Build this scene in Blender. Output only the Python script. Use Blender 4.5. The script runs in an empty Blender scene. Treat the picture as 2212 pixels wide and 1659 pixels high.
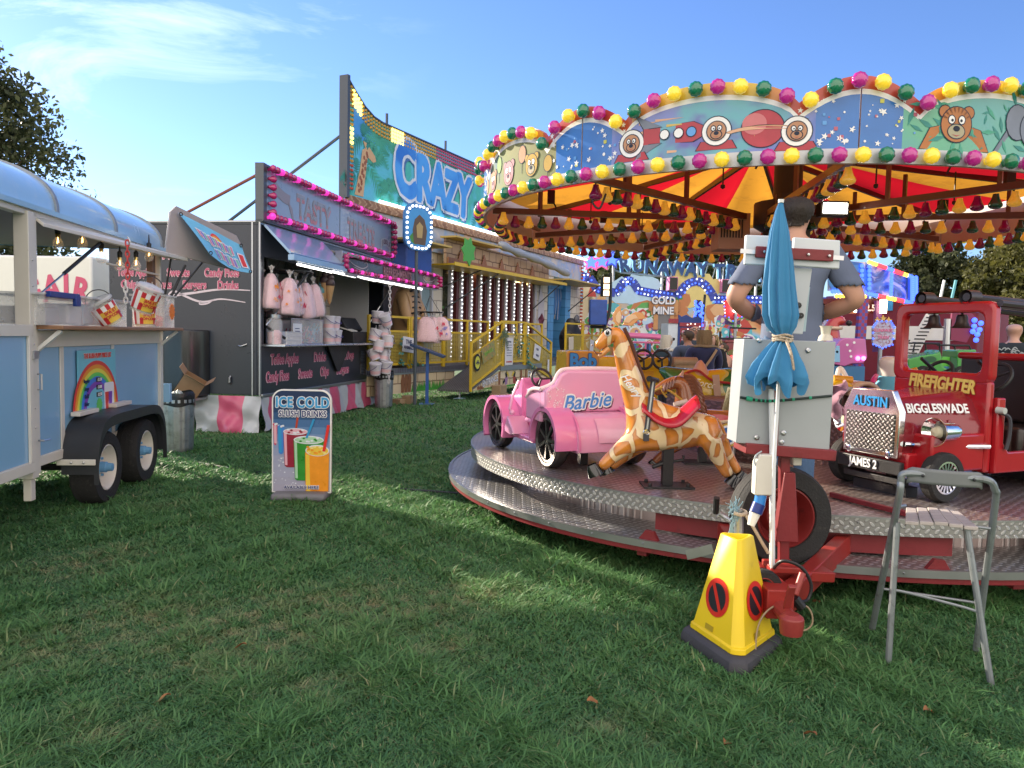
import bpy, bmesh, math, random
import numpy as np
from mathutils import Vector, Matrix, Euler
random.seed(7)
R=math.radians; PI=math.pi
S=bpy.context.scene; COL=S.collection
# ---------------------------------------------------------------- camera, world, sun, exposure
PITCH,ROLL,CH,FOC=3.7,1.2,1.4,1640.0
fwd=Vector((0,math.cos(R(PITCH)),-math.sin(R(PITCH)))); rt0=Vector((1,0,0)); up0=rt0.cross(fwd)
rt=rt0*math.cos(R(ROLL))+up0*math.sin(R(ROLL)); upv=rt.cross(fwd)
cd=bpy.data.cameras.new('camera'); cam=bpy.data.objects.new('camera',cd); COL.objects.link(cam)
mw=Matrix((rt,upv,-fwd)).transposed().to_4x4(); mw.translation=(0,0,CH); cam.matrix_world=mw
cd.sensor_width=36; cd.lens=FOC/2212*36; cd.clip_end=3000; cd.clip_start=.05; S.camera=cam
def ray(u,v): return rt*((u-1106)/FOC)+upv*(-(v-829.5)/FOC)+fwd
def P(u,v,Y):
    d=ray(u,v); return d*(Y/d.y)+Vector((0,0,CH))
def G(u,v,z=0.):
    d=ray(u,v); return d*((z-CH)/d.z)+Vector((0,0,CH))
SUN_AZ,SUN_EL=(-0.765,0.645),19.5
W=bpy.data.worlds.new('World'); S.world=W; W.use_nodes=True
nt=W.node_tree; N=nt.nodes; Lk=nt.links
bg=N['Background']; sky=N.new('ShaderNodeTexSky'); sky.sky_type='NISHITA'; sky.sun_disc=False
sky.sun_elevation=R(SUN_EL); sky.sun_rotation=math.atan2(SUN_AZ[0],SUN_AZ[1]); sky.air_density=1.0; sky.dust_density=.15; sky.ozone_density=3.2; sky.altitude=50
tc=N.new('ShaderNodeTexCoord'); mp=N.new('ShaderNodeMapping'); mp.inputs['Scale'].default_value=(2.0,5.0,9.0); mp.inputs['Rotation'].default_value=(0.25,.35,.5)
no=N.new('ShaderNodeTexNoise'); no.inputs['Scale'].default_value=1.3; no.inputs['Detail'].default_value=9; no.inputs['Roughness'].default_value=.62; no.inputs['Distortion'].default_value=.7
rp=N.new('ShaderNodeValToRGB'); rp.color_ramp.elements[0].position=.52; rp.color_ramp.elements[1].position=.80
# wisps thickest in one quarter of the sky (high on the left of the view)
dp=N.new('ShaderNodeVectorMath'); dp.operation='DOT_PRODUCT'; dv=Vector((-.62,.62,.48)).normalized(); dp.inputs[1].default_value=dv
mr=N.new('ShaderNodeMapRange'); mr.inputs['From Min'].default_value=.80; mr.inputs['From Max'].default_value=1.0
mu=N.new('ShaderNodeMath'); mu.operation='MULTIPLY'; mu2=N.new('ShaderNodeMath'); mu2.operation='MULTIPLY'; mu2.inputs[1].default_value=.7
mx=N.new('ShaderNodeMixRGB'); mx.inputs['Color2'].default_value=(8.5,9.2,9.8,1)
Lk.new(tc.outputs['Generated'],mp.inputs['Vector']); Lk.new(mp.outputs[0],no.inputs['Vector']); Lk.new(no.outputs['Fac'],rp.inputs[0])
Lk.new(tc.outputs['Generated'],dp.inputs[0]); Lk.new(dp.outputs['Value'],mr.inputs['Value'])
Lk.new(rp.outputs['Color'],mu.inputs[0]); Lk.new(mr.outputs[0],mu.inputs[1]); Lk.new(mu.outputs[0],mu2.inputs[0])
Lk.new(mu2.outputs[0],mx.inputs['Fac']); ti=N.new('ShaderNodeMixRGB'); ti.blend_type='MULTIPLY'; ti.inputs[0].default_value=1; ti.inputs['Color2'].default_value=(.63,.70,.93,1); Lk.new(sky.outputs[0],ti.inputs['Color1']); Lk.new(ti.outputs[0],mx.inputs['Color1']); 
# unseen pale cloud bank added behind the viewer to brighten the shade
sp=N.new('ShaderNodeSeparateXYZ'); Lk.new(tc.outputs['Generated'],sp.inputs[0]); n2=N.new('ShaderNodeTexNoise'); n2.inputs['Scale'].default_value=2.2; n2.inputs['Detail'].default_value=7; Lk.new(tc.outputs['Generated'],n2.inputs['Vector'])
ad=N.new('ShaderNodeMath'); ad.operation='MULTIPLY_ADD'; ad.inputs[1].default_value=.9; Lk.new(n2.outputs['Fac'],ad.inputs[0]); ng=N.new('ShaderNodeMath'); ng.operation='MULTIPLY'; ng.inputs[1].default_value=-1; Lk.new(sp.outputs['Y'],ng.inputs[0]); Lk.new(ng.outputs[0],ad.inputs[2])
m3=N.new('ShaderNodeMapRange'); m3.inputs['From Min'].default_value=.45; m3.inputs['From Max'].default_value=.95; Lk.new(ad.outputs[0],m3.inputs['Value'])
bk=N.new('ShaderNodeMixRGB'); bk.inputs['Color2'].default_value=(8.2,7.4,6.7,1); Lk.new(m3.outputs[0],bk.inputs['Fac']); Lk.new(mx.outputs[0],bk.inputs['Color1']); Lk.new(bk.outputs[0],bg.inputs[0])
bg.inputs[1].default_value=.115
sd=Vector((SUN_AZ[0],SUN_AZ[1],0)).normalized()*math.cos(R(SUN_EL))+Vector((0,0,math.sin(R(SUN_EL))))
sl=bpy.data.lights.new('sun','SUN'); sl.energy=4.6; sl.angle=R(.5); sl.color=(1,.87,.68)
so=bpy.data.objects.new('sun',sl); COL.objects.link(so); so.rotation_euler=sd.to_track_quat('Z','Y').to_euler(); so.location=(-20,10,20)
vs=S.view_settings; vs.view_transform='Standard'; vs.look='None'; vs.gamma=1; vs.exposure=1.25
S.cycles.max_bounces=7; S.cycles.diffuse_bounces=3; S.cycles.glossy_bounces=3; S.cycles.transmission_bounces=5; S.cycles.transparent_max_bounces=10
S.cycles.use_denoising=True; S.cycles.sample_clamp_indirect=6; S.cycles.use_adaptive_sampling=True
S.cycles.caustics_reflective=False; S.cycles.caustics_refractive=False
# ---------------------------------------------------------------- materials
def lin(h):
    h=h.lstrip('#'); o=[]
    for i in (0,2,4):
        c=int(h[i:i+2],16)/255; o.append(c/12.92 if c<=.04045 else ((c+.055)/1.055)**2.4)
    return tuple(o)
MC={}
def nm(m):
    m.use_nodes=True; return m.node_tree,m.node_tree.nodes,m.node_tree.links,m.node_tree.nodes['Principled BSDF']
def mat(name,c=(.5,.5,.5),r=.5,m=0,n=.12,s=5,b=0,bs=60,coat=0,em=0,tr=0,ior=1.45,c2=None,th=(.45,.6),det=6,alpha=1,sheen=0,tl=0,st=(1,1,1)):
    """painted / plastic / metal surface: noise in colour and roughness, optional second colour in worn patches, bump"""
    if name in MC: return MC[name]
    if isinstance(c,str): c=lin(c)
    if isinstance(c2,str): c2=lin(c2)
    M=bpy.data.materials.new(name); MC[name]=M; T,N,L,B=nm(M)
    tc=N.new('ShaderNodeTexCoord'); mp=N.new('ShaderNodeMapping'); mp.inputs['Scale'].default_value=st; L.new(tc.outputs['Object'],mp.inputs[0])
    no=N.new('ShaderNodeTexNoise'); no.inputs['Scale'].default_value=s; no.inputs['Detail'].default_value=det; no.inputs['Roughness'].default_value=.6
    L.new(mp.outputs[0],no.inputs['Vector'])
    mx=N.new('ShaderNodeMixRGB'); mx.inputs['Color1'].default_value=(*[x*(1-n) for x in c],1); mx.inputs['Color2'].default_value=(*[min(1,x*(1+n)) for x in c],1)
    L.new(no.outputs['Fac'],mx.inputs['Fac']); out=mx.outputs[0]
    if c2:
        n2=N.new('ShaderNodeTexNoise'); n2.inputs['Scale'].default_value=s*1.7; n2.inputs['Detail'].default_value=8; n2.inputs['Roughness'].default_value=.7; L.new(mp.outputs[0],n2.inputs['Vector'])
        rp=N.new('ShaderNodeMapRange'); rp.inputs['From Min'].default_value=th[0]; rp.inputs['From Max'].default_value=th[1]; L.new(n2.outputs['Fac'],rp.inputs['Value'])
        m2=N.new('ShaderNodeMixRGB'); L.new(rp.outputs[0],m2.inputs['Fac']); L.new(out,m2.inputs['Color1']); m2.inputs['Color2'].default_value=(*c2,1); out=m2.outputs[0]
    L.new(out,B.inputs['Base Color'])
    rr=N.new('ShaderNodeMapRange'); rr.inputs['To Min'].default_value=max(0,r-.1); rr.inputs['To Max'].default_value=min(1,r+.1); L.new(no.outputs['Fac'],rr.inputs['Value']); L.new(rr.outputs[0],B.inputs['Roughness'])
    B.inputs['Metallic'].default_value=m; B.inputs['Coat Weight'].default_value=coat; B.inputs['Coat Roughness'].default_value=.08; B.inputs['IOR'].default_value=ior
    B.inputs['Transmission Weight'].default_value=tr; B.inputs['Alpha'].default_value=alpha; B.inputs['Sheen Weight'].default_value=sheen
    if em: B.inputs['Emission Color'].default_value=(*c,1); B.inputs['Emission Strength'].default_value=em
    if b:
        nb=N.new('ShaderNodeTexNoise'); nb.inputs['Scale'].default_value=bs; nb.inputs['Detail'].default_value=4; L.new(mp.outputs[0],nb.inputs['Vector'])
        bp=N.new('ShaderNodeBump'); bp.inputs['Strength'].default_value=b; bp.inputs['Distance'].default_value=.01; L.new(nb.outputs['Fac'],bp.inputs['Height']); L.new(bp.outputs[0],B.inputs['Normal'])
    if tl:
        t=N.new('ShaderNodeBsdfTranslucent'); L.new(out,t.inputs[0]); ms=N.new('ShaderNodeMixShader'); ms.inputs[0].default_value=tl
        L.new(B.outputs[0],ms.inputs[1]); L.new(t.outputs[0],ms.inputs[2]); L.new(ms.outputs[0],N['Material Output'].inputs[0])
    return M
def mnode(N,L,op,a,b=None):
    x=N.new('ShaderNodeMath'); x.operation=op
    for i,v in enumerate((a,b)):
        if v is None: continue
        if isinstance(v,(int,float)): x.inputs[i].default_value=v
        else: L.new(v,x.inputs[i])
    return x.outputs[0]
def tread(name,c,pitch=.05,r=.32,axes=(0,1),grime_shade=(.10,.06,.05),gw=.5,polar=None):
    """aluminium treadplate: alternating diagonal bars"""
    if name in MC: return MC[name]
    M=bpy.data.materials.new(name); MC[name]=M; T,N,L,B=nm(M)
    tc=N.new('ShaderNodeTexCoord'); sx=N.new('ShaderNodeSeparateXYZ'); L.new(tc.outputs['Object'],sx.inputs[0])
    if polar:
        at=mnode(N,L,'ARCTAN2',sx.outputs[1],sx.outputs[0]); a=mnode(N,L,'MULTIPLY',at,polar/pitch); b=mnode(N,L,'DIVIDE',sx.outputs[2],pitch)
    else:
        a=mnode(N,L,'DIVIDE',sx.outputs[axes[0]],pitch); b=mnode(N,L,'DIVIDE',sx.outputs[axes[1]],pitch)
    p=mnode(N,L,'ADD',a,b); q=mnode(N,L,'SUBTRACT',a,b)
    par=mnode(N,L,'MODULO',mnode(N,L,'ADD',mnode(N,L,'FLOOR',p),mnode(N,L,'FLOOR',q)),2); par=mnode(N,L,'ABSOLUTE',par)
    fp=mnode(N,L,'SUBTRACT',mnode(N,L,'FRACT',p),.5); fq=mnode(N,L,'SUBTRACT',mnode(N,L,'FRACT',q),.5); p2=mnode(N,L,'MULTIPLY',fp,fp); q2=mnode(N,L,'MULTIPLY',fq,fq)
    # each cell carries one raised lens shaped bar in one of two directions
    e1=mnode(N,L,'ADD',mnode(N,L,'MULTIPLY',p2,4.4),mnode(N,L,'MULTIPLY',q2,17)); e2=mnode(N,L,'ADD',mnode(N,L,'MULTIPLY',q2,4.4),mnode(N,L,'MULTIPLY',p2,17))
    h=mnode(N,L,'SUBTRACT',1,mnode(N,L,'ADD',mnode(N,L,'MULTIPLY',e1,par),mnode(N,L,'MULTIPLY',e2,mnode(N,L,'SUBTRACT',1,par))))
    hm=N.new('ShaderNodeMapRange'); hm.inputs['From Min'].default_value=-.05; hm.inputs['From Max'].default_value=.45; L.new(h,hm.inputs['Value'])
    bp=N.new('ShaderNodeBump'); bp.inputs['Strength'].default_value=.9; bp.inputs['Distance'].default_value=.004; L.new(hm.outputs[0],bp.inputs['Height']); L.new(bp.outputs[0],B.inputs['Normal'])
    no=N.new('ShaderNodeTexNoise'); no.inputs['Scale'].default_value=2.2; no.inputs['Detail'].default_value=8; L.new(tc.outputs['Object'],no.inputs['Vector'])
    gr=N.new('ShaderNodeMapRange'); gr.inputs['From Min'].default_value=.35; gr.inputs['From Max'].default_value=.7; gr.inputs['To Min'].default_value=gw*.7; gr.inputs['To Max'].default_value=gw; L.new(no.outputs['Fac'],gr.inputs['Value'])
    lo=mnode(N,L,'MULTIPLY',mnode(N,L,'SUBTRACT',1.35,hm.outputs[0]),gr.outputs[0])  # recesses darkened: glint contrast of the bars painted in, with uneven grime
    mx=N.new('ShaderNodeMixRGB'); L.new(lo,mx.inputs['Fac']); mx.use_clamp=True; mx.inputs['Color1'].default_value=(*c,1); mx.inputs['Color2'].default_value=(*grime_shade,1); L.new(mx.outputs[0],B.inputs['Base Color'])
    B.inputs['Metallic'].default_value=.85
    rr=N.new('ShaderNodeMapRange'); rr.inputs['To Min'].default_value=r-.08; rr.inputs['To Max'].default_value=r+.22; L.new(no.outputs['Fac'],rr.inputs['Value']); L.new(rr.outputs[0],B.inputs['Roughness'])
    return M
def ramp_mat(name,stops,scale=1.5,r=.45,kind='noise',dist=.6,st=(1,1,1),coat=0,det=4,loc=(0,0,0),interp='EASE',b=0,metric=None):
    """airbrushed / stone / spotted paint: a procedural texture through a colour ramp"""
    if name in MC: return MC[name]
    M=bpy.data.materials.new(name); MC[name]=M; T,N,L,B=nm(M)
    tc=N.new('ShaderNodeTexCoord'); mp=N.new('ShaderNodeMapping'); mp.inputs['Scale'].default_value=st; mp.inputs['Location'].default_value=loc; L.new(tc.outputs['Object'],mp.inputs[0])
    if kind=='noise':
        t=N.new('ShaderNodeTexNoise'); t.inputs['Detail'].default_value=det; t.inputs['Distortion'].default_value=dist; o=t.outputs['Fac']
    elif kind=='edge':
        t=N.new('ShaderNodeTexVoronoi'); t.feature='DISTANCE_TO_EDGE'; o=t.outputs['Distance']
    elif kind=='f1':
        t=N.new('ShaderNodeTexVoronoi'); o=t.outputs['Distance']
    elif kind=='cell':
        t=N.new('ShaderNodeTexVoronoi'); t.inputs['Randomness'].default_value=1; sx=N.new('ShaderNodeSeparateXYZ'); L.new(t.outputs['Color'],sx.inputs[0]); o=sx.outputs[0]
    elif kind=='wave':
        t=N.new('ShaderNodeTexWave'); t.inputs['Distortion'].default_value=dist*8; t.inputs['Detail'].default_value=3; o=t.outputs['Fac']
    t.inputs['Scale'].default_value=scale; L.new(mp.outputs[0],t.inputs['Vector'])
    rp=N.new('ShaderNodeValToRGB'); cr=rp.color_ramp; cr.interpolation=interp
    for i,(p,c) in enumerate(stops):
        e=cr.elements[i] if i<2 else cr.elements.new(p)
        e.position=p; e.color=(*(lin(c) if isinstance(c,str) else c),1)
    L.new(o,rp.inputs[0]); L.new(rp.outputs[0],B.inputs['Base Color']); B.inputs['Roughness'].default_value=r; B.inputs['Coat Weight'].default_value=coat
    if b:
        bp=N.new('ShaderNodeBump'); bp.inputs['Strength'].default_value=b; bp.inputs['Distance'].default_value=.01; L.new(o,bp.inputs['Height']); L.new(bp.outputs[0],B.inputs['Normal'])
    return M
def brick_mat(name,c1,c2,cm,scale=4,w=.5,h=.25,mort=.02,r=.7,rot=(0,0,0)):
    if name in MC: return MC[name]
    M=bpy.data.materials.new(name); MC[name]=M; T,N,L,B=nm(M)
    tc=N.new('ShaderNodeTexCoord'); mp=N.new('ShaderNodeMapping'); mp.inputs['Rotation'].default_value=rot; L.new(tc.outputs['Object'],mp.inputs[0])
    no=N.new('ShaderNodeTexNoise'); no.inputs['Scale'].default_value=3; L.new(mp.outputs[0],no.inputs['Vector'])
    va=N.new('ShaderNodeMixRGB'); va.inputs['Fac'].default_value=.06; L.new(mp.outputs[0],va.inputs['Color1']); L.new(no.outputs['Color'],va.inputs['Color2'])
    t=N.new('ShaderNodeTexBrick'); t.inputs['Scale'].default_value=scale; t.inputs['Brick Width'].default_value=w; t.inputs['Row Height'].default_value=h; t.inputs['Mortar Size'].default_value=mort
    for k,c in (('Color1',c1),('Color2',c2),('Mortar',cm)): t.inputs[k].default_value=(*(lin(c) if isinstance(c,str) else c),1)
    L.new(va.outputs[0],t.inputs['Vector']); L.new(t.outputs['Color'],B.inputs['Base Color']); B.inputs['Roughness'].default_value=r
    return M
# ---------------------------------------------------------------- mesh builder
def RX(a): return Matrix.Rotation(R(a),4,'X')
def RY(a): return Matrix.Rotation(R(a),4,'Y')
def RZ(a): return Matrix.Rotation(R(a),4,'Z')
def TR(x,y,z): return Matrix.Translation((x,y,z))
def face_out(x,y,z,a=0): return TR(x,y,z)@RX(90)@RZ(a)          # xy-drawing standing on a wall that faces -y
def face_end(x,y,z): return TR(x,y,z)@Matrix(((0,0,-1,0),(-1,0,0,0),(0,1,0,0),(0,0,0,1)))   # the same on a wall that faces -x
SPLIT=set('notice_board rivet bracket_bolt awning_board canopy_stay latch clip cross_bar mount junction_box painted_logs ribbon seam_strip brake_lever vent_hole counter_bracket painted_patch'.split())
class MB:
    def __init__(s): s.v=[];s.f=[];s.m=[]
    def add(s,vs,fs,m=0,M=None):
        o=len(s.v); s.v+=[tuple(M@Vector(p)) if M is not None else tuple(p) for p in vs]
        s.f+=[tuple(i+o for i in f) for f in fs]; s.m+=[m]*len(fs); return s
    def box(s,x0,y0,z0,x1,y1,z1,m=0,M=None):
        return s.add([(x0,y0,z0),(x1,y0,z0),(x1,y1,z0),(x0,y1,z0),(x0,y0,z1),(x1,y0,z1),(x1,y1,z1),(x0,y1,z1)],[(0,3,2,1),(4,5,6,7),(0,1,5,4),(1,2,6,5),(2,3,7,6),(3,0,4,7)],m,M)
    def cbox(s,c,d,m=0,M=None):
        x,y,z=c; a,b,e=[q/2 for q in d]; return s.box(x-a,y-b,z-e,x+a,y+b,z+e,m,M)
    def tube(s,pts,r,n=8,m=0,M=None,closed=False,cap=True):
        pts=[Vector(p) for p in pts]; k=len(pts); rs=r if isinstance(r,(list,tuple)) else [r]*k
        vs=[];fs=[]; pn=None
        for i,p in enumerate(pts):
            if closed: d=(pts[(i+1)%k]-pts[i-1])
            else: d=pts[min(i+1,k-1)]-pts[max(i-1,0)]
            d.normalize()
            if pn is None: a=d.orthogonal().normalized()
            else: a=(pn-d*pn.dot(d)); a=a.normalized() if a.length>1e-6 else d.orthogonal().normalized()
            pn=a; b=d.cross(a)
            for j in range(n): t=2*PI*j/n; vs.append(p+(a*math.cos(t)+b*math.sin(t))*rs[i])
        for i in range(k if closed else k-1):
            for j in range(n):
                q=(i+1)%k; fs.append((i*n+j,i*n+(j+1)%n,q*n+(j+1)%n,q*n+j))
        if cap and not closed: fs+= [tuple(range(n))[::-1],tuple(range((k-1)*n,k*n))]
        return s.add(vs,fs,m,M)
    def beam(s,a,b,w,h,m=0,up=(0,0,1)):
        a=Vector(a);b=Vector(b);d=(b-a).normalized();u=Vector(up);x=d.cross(u)
        if x.length<1e-4: x=d.orthogonal()
        x.normalize();u=x.cross(d); x=x*w/2;u=u*h/2
        return s.add([a-x-u,a+x-u,a+x+u,a-x+u,b-x-u,b+x-u,b+x+u,b-x+u],[(0,3,2,1),(4,5,6,7),(0,1,5,4),(1,2,6,5),(2,3,7,6),(3,0,4,7)],m)
    def lathe(s,pr,n=24,m=0,M=None,a0=0,a1=360,rib=0,ribn=0,cap=False):
        full=abs(a1-a0)>=359.9; k=n if full else n+1; vs=[];fs=[]
        for (r,z) in pr:
            for j in range(k):
                t=R(a0+(a1-a0)*j/n); q=r*(1+(rib if ribn and (j*ribn//n)%2 else 0)); vs.append((q*math.cos(t),q*math.sin(t),z))
        for i in range(len(pr)-1):
            for j in range(n):
                j2=(j+1)%k; fs.append((i*k+j,i*k+j2,(i+1)*k+j2,(i+1)*k+j))
        if full and cap:
            if pr[0][0]>1e-4: fs.append(tuple(range(k))[::-1])
            if pr[-1][0]>1e-4: fs.append(tuple(range((len(pr)-1)*k,len(pr)*k)))
        return s.add(vs,fs,m,M)
    def prism(s,poly,d,m=0,M=None):
        n=len(poly); vs=[(x,y,0) for x,y in poly]+[(x,y,d) for x,y in poly]
        return s.add(vs,[tuple(range(n))[::-1],tuple(range(n,2*n))]+[(i,(i+1)%n,n+(i+1)%n,n+i) for i in range(n)],m,M)
    def ball(s,c,r,n=12,m=0,sc=(1,1,1),M=None):
        pr=[(r*math.sin(PI*i/(n//2)),-r*math.cos(PI*i/(n//2))) for i in range(n//2+1)]
        T=TR(*c)@Matrix.Diagonal((*sc,1)); return s.lathe([(max(a,1e-5),b) for a,b in pr],n,m,(M@T) if M is not None else T)
    def ring(s,po,pi,d,m=0,M=None):
        n=len(po); vs=[(x,y,z) for z in (0,d) for p in (po,pi) for x,y in p]; fs=[]
        for i in range(n): j=(i+1)%n; fs+=[(i,j,n+j,n+i),(2*n+i,3*n+i,3*n+j,2*n+j),(i,2*n+i,2*n+j,j),(n+i,n+j,3*n+j,3*n+i)]
        return s.add(vs,fs,m,M)
    def grid(s,fn,nu,nv,m=0,M=None,flip=False,mf=None):
        vs=[fn(i/nu,j/nv) for i in range(nu+1) for j in range(nv+1)]; k=nv+1
        for i in range(nu):
            for j in range(nv): pass
        fs=[(i*k+j,(i+1)*k+j,(i+1)*k+j+1,i*k+j+1) for i in range(nu) for j in range(nv)]
        if flip: fs=[f[::-1] for f in fs]
        o=len(s.m); s.add(vs,fs,m,M)
        if mf:
            for q,(i,j) in enumerate((i,j) for i in range(nu) for j in range(nv)): s.m[o+q]=mf((i+.5)/nu,(j+.5)/nv)
        return s
    def mesh(s,name,mats,smooth=35,fix=True):
        me=bpy.data.meshes.new(name); me.from_pydata([tuple(p) for p in s.v],[],s.f)
        for x in (mats if isinstance(mats,(list,tuple)) else [mats]): me.materials.append(x)
        me.polygons.foreach_set('material_index',s.m); me.validate()
        if fix:
            bm=bmesh.new(); bm.from_mesh(me); bmesh.ops.remove_doubles(bm,verts=bm.verts,dist=1e-5); bmesh.ops.recalc_face_normals(bm,faces=bm.faces); bm.to_mesh(me); bm.free()
        if smooth:
            me.polygons.foreach_set('use_smooth',[True]*len(me.polygons)); me.set_sharp_from_angle(angle=R(smooth))
        me.update(); return me
    def build(s,name,mats,parent=None,M=None,smooth=35,bevel=0,fix=True,seg=2,subd=0):
        if name in SPLIT:
            p=list(range(len(s.v)))
            def fd(i):
                while p[i]!=i: p[i]=p[p[i]]; i=p[i]
                return i
            for f in s.f:
                for i in f[1:]: p[fd(i)]=fd(f[0])
            g={}
            for f,m in zip(s.f,s.m): g.setdefault(fd(f[0]),[]).append((f,m))
            for q in g.values():
                b=MB(); ix={}
                for f,m in q: b.f.append(tuple(ix.setdefault(i,len(ix)) for i in f)); b.m.append(m)
                b.v=[s.v[i] for i in ix]; o=link(name,b.mesh(name,mats,smooth,fix),parent,M,bevel,seg,subd)
            return o
        return link(name,s.mesh(name,mats,smooth,fix),parent,M,bevel,seg,subd)
def link(name,me,parent=None,M=None,bevel=0,seg=2,subd=0):
    o=bpy.data.objects.new(name,me); COL.objects.link(o)
    if parent is not None: o.parent=parent
    if M is not None: o.matrix_local=M
    if bevel:
        b=o.modifiers.new('bevel','BEVEL'); b.width=bevel; b.segments=seg; b.limit_method='ANGLE'; b.angle_limit=R(40); b.harden_normals=False
    if subd:
        q=o.modifiers.new('sub','SUBSURF'); q.levels=subd; q.render_levels=subd
    return o
def tag(o,label,cat,group=None):
    o['label']=label; o['category']=cat
    if group: o['group']=group
    return o
def thing(name,label,cat,loc=(0,0,0),rz=0,group=None):
    o=bpy.data.objects.new(name,None); COL.objects.link(o); o.location=loc; o.rotation_euler=(0,0,R(rz)); o.empty_display_size=.1
    return tag(o,label,cat,group)
def kind(o,k): o['kind']=k; return o
def dup(root,loc,rz=None,label=None,group=None):
    r=root.copy(); COL.objects.link(r); r.location=loc
    if rz is not None: r.rotation_euler=(0,0,R(rz))
    if label: r['label']=label
    if group: r['group']=group
    for ch in list(root.children):
        c=ch.copy(); COL.objects.link(c); c.parent=r
        for g in list(ch.children):
            d=g.copy(); COL.objects.link(d); d.parent=c
    return r
def txtmesh(s,size,bold=0,ext=.002,shear=0,space=1,align='CENTER',xs=1):
    cu=bpy.data.curves.new('t','FONT'); cu.body=s; cu.size=size; cu.offset=bold*size; cu.extrude=ext; cu.shear=shear; cu.space_character=space; cu.align_x=align; cu.align_y='CENTER'; cu.resolution_u=3
    o=bpy.data.objects.new('t',cu); COL.objects.link(o); bpy.context.view_layer.update()
    me=bpy.data.meshes.new_from_object(o.evaluated_get(bpy.context.evaluated_depsgraph_get())); bpy.data.objects.remove(o); bpy.data.curves.remove(cu)
    if xs!=1: me.transform(Matrix.Diagonal((xs,1,1,1)))
    return me
def lettering(items,parent,mats,name='lettering'):
    """items: (string,size,matrix,fill index,outline index or None,kwargs) joined into one mesh child"""
    for it in items:
        mb=MB(); s,size,M,fi,oi=it[:5]; kw=dict(it[5]) if len(it)>5 else {}
        ow=kw.pop('ow',.05); sh=kw.pop('sh',None)
        b=min(.06,kw.pop('bold',.02)); e=max(0,b-.018); b-=e
        tm=txtmesh(s,size,b,.0005,**kw); tv=[v.co.copy() for v in tm.vertices]; tp=[tuple(p.vertices) for p in tm.polygons]; bpy.data.meshes.remove(tm)
        ring=lambda r,n,mi,x0,y0,z:[mb.add(tv,tp,mi,M@TR(x0+r*size*math.cos(2*PI*k/n),y0+r*size*math.sin(2*PI*k/n),z+.00012*k)) for k in range(n)]
        if sh: ring(ow+e,6,sh[0],sh[1]*size,sh[2]*size,.0006)
        if oi is not None: ring(ow+e,8,oi,0,0,.0025)
        if e: ring(e,5,fi,0,0,.0050)
        mb.add(tv,tp,fi,M@TR(0,0,.007))
        o=mb.build(name,mats,parent,smooth=0,fix=False)
    return o
def star(cx,cy,r,n=5,a=0,q=.42): return [(cx+(r if i%2==0 else r*q)*math.sin(PI*i/n+a),cy+(r if i%2==0 else r*q)*math.cos(PI*i/n+a)) for i in range(2*n)]
def disc(cx,cy,r,n=20,sy=1): return [(cx+r*math.cos(2*PI*i/n),cy+r*sy*math.sin(2*PI*i/n)) for i in range(n)]
def rrect(x0,y0,x1,y1,r,n=5,cor=(1,1,1,1)):
    o=[]
    for (cx,cy,a,k) in ((x1-r,y0+r,-90,cor[0]),(x1-r,y1-r,0,cor[1]),(x0+r,y1-r,90,cor[2]),(x0+r,y0+r,180,cor[3])):
        if k: o+=[(cx+r*math.cos(R(a+90*i/n)),cy+r*math.sin(R(a+90*i/n))) for i in range(n+1)]
        else: o.append((x1 if a in(-90,0) else x0, y0 if a in(-90,180) else y1))
    return o
def bez(p,n=12):
    """smooth path through points (Catmull-Rom)"""
    p=[Vector(q) for q in p]; o=[]
    for i in range(len(p)-1):
        a=p[max(i-1,0)];b=p[i];c=p[i+1];d=p[min(i+2,len(p)-1)]
        for k in range(n):
            t=k/n; o.append(.5*((2*b)+(c-a)*t+(2*a-5*b+4*c-d)*t*t+(3*b-a-3*c+d)*t**3))
    o.append(p[-1]); return o
def ribbon(pts,w,d,m,mb,M):
    """flat painted line of width w following 2D points"""
    p=[Vector((*q[:2],0)) for q in bez([(x,y,0) for x,y in pts],6)]; k=len(p); vs=[]
    for i in range(k):
        t=(p[min(i+1,k-1)]-p[max(i-1,0)]).normalized(); nn=Vector((-t.y,t.x,0)); ww=w*(.35+.65*math.sin(PI*i/(k-1)))/2
        vs+=[p[i]+nn*ww+Vector((0,0,d)),p[i]-nn*ww+Vector((0,0,d))]
    mb.add(vs,[(2*i,2*i+1,2*i+3,2*i+2) for i in range(k-1)],m,M)
def skin(name,verts,edges,radii,sub=2):
    """continuous body grown round a skeleton; returns an evaluated mesh"""
    me=bpy.data.meshes.new(name); me.from_pydata([tuple(v) for v in verts],edges,[]); o=bpy.data.objects.new(name,me); COL.objects.link(o)
    k=o.modifiers.new('skin','SKIN'); k.use_smooth_shade=True
    for i,r in enumerate(radii):
        sv=me.skin_vertices[0].data[i]; sv.radius=(r if isinstance(r,tuple) else (r,r)); sv.use_root=(i==0)
    q=o.modifiers.new('s','SUBSURF'); q.levels=sub; q.render_levels=sub
    bpy.context.view_layer.update()
    m2=bpy.data.meshes.new_from_object(o.evaluated_get(bpy.context.evaluated_depsgraph_get())); bpy.data.objects.remove(o); bpy.data.meshes.remove(me)
    m2.name=name; m2.polygons.foreach_set('use_smooth',[True]*len(m2.polygons)); m2.materials.clear(); return m2
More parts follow.
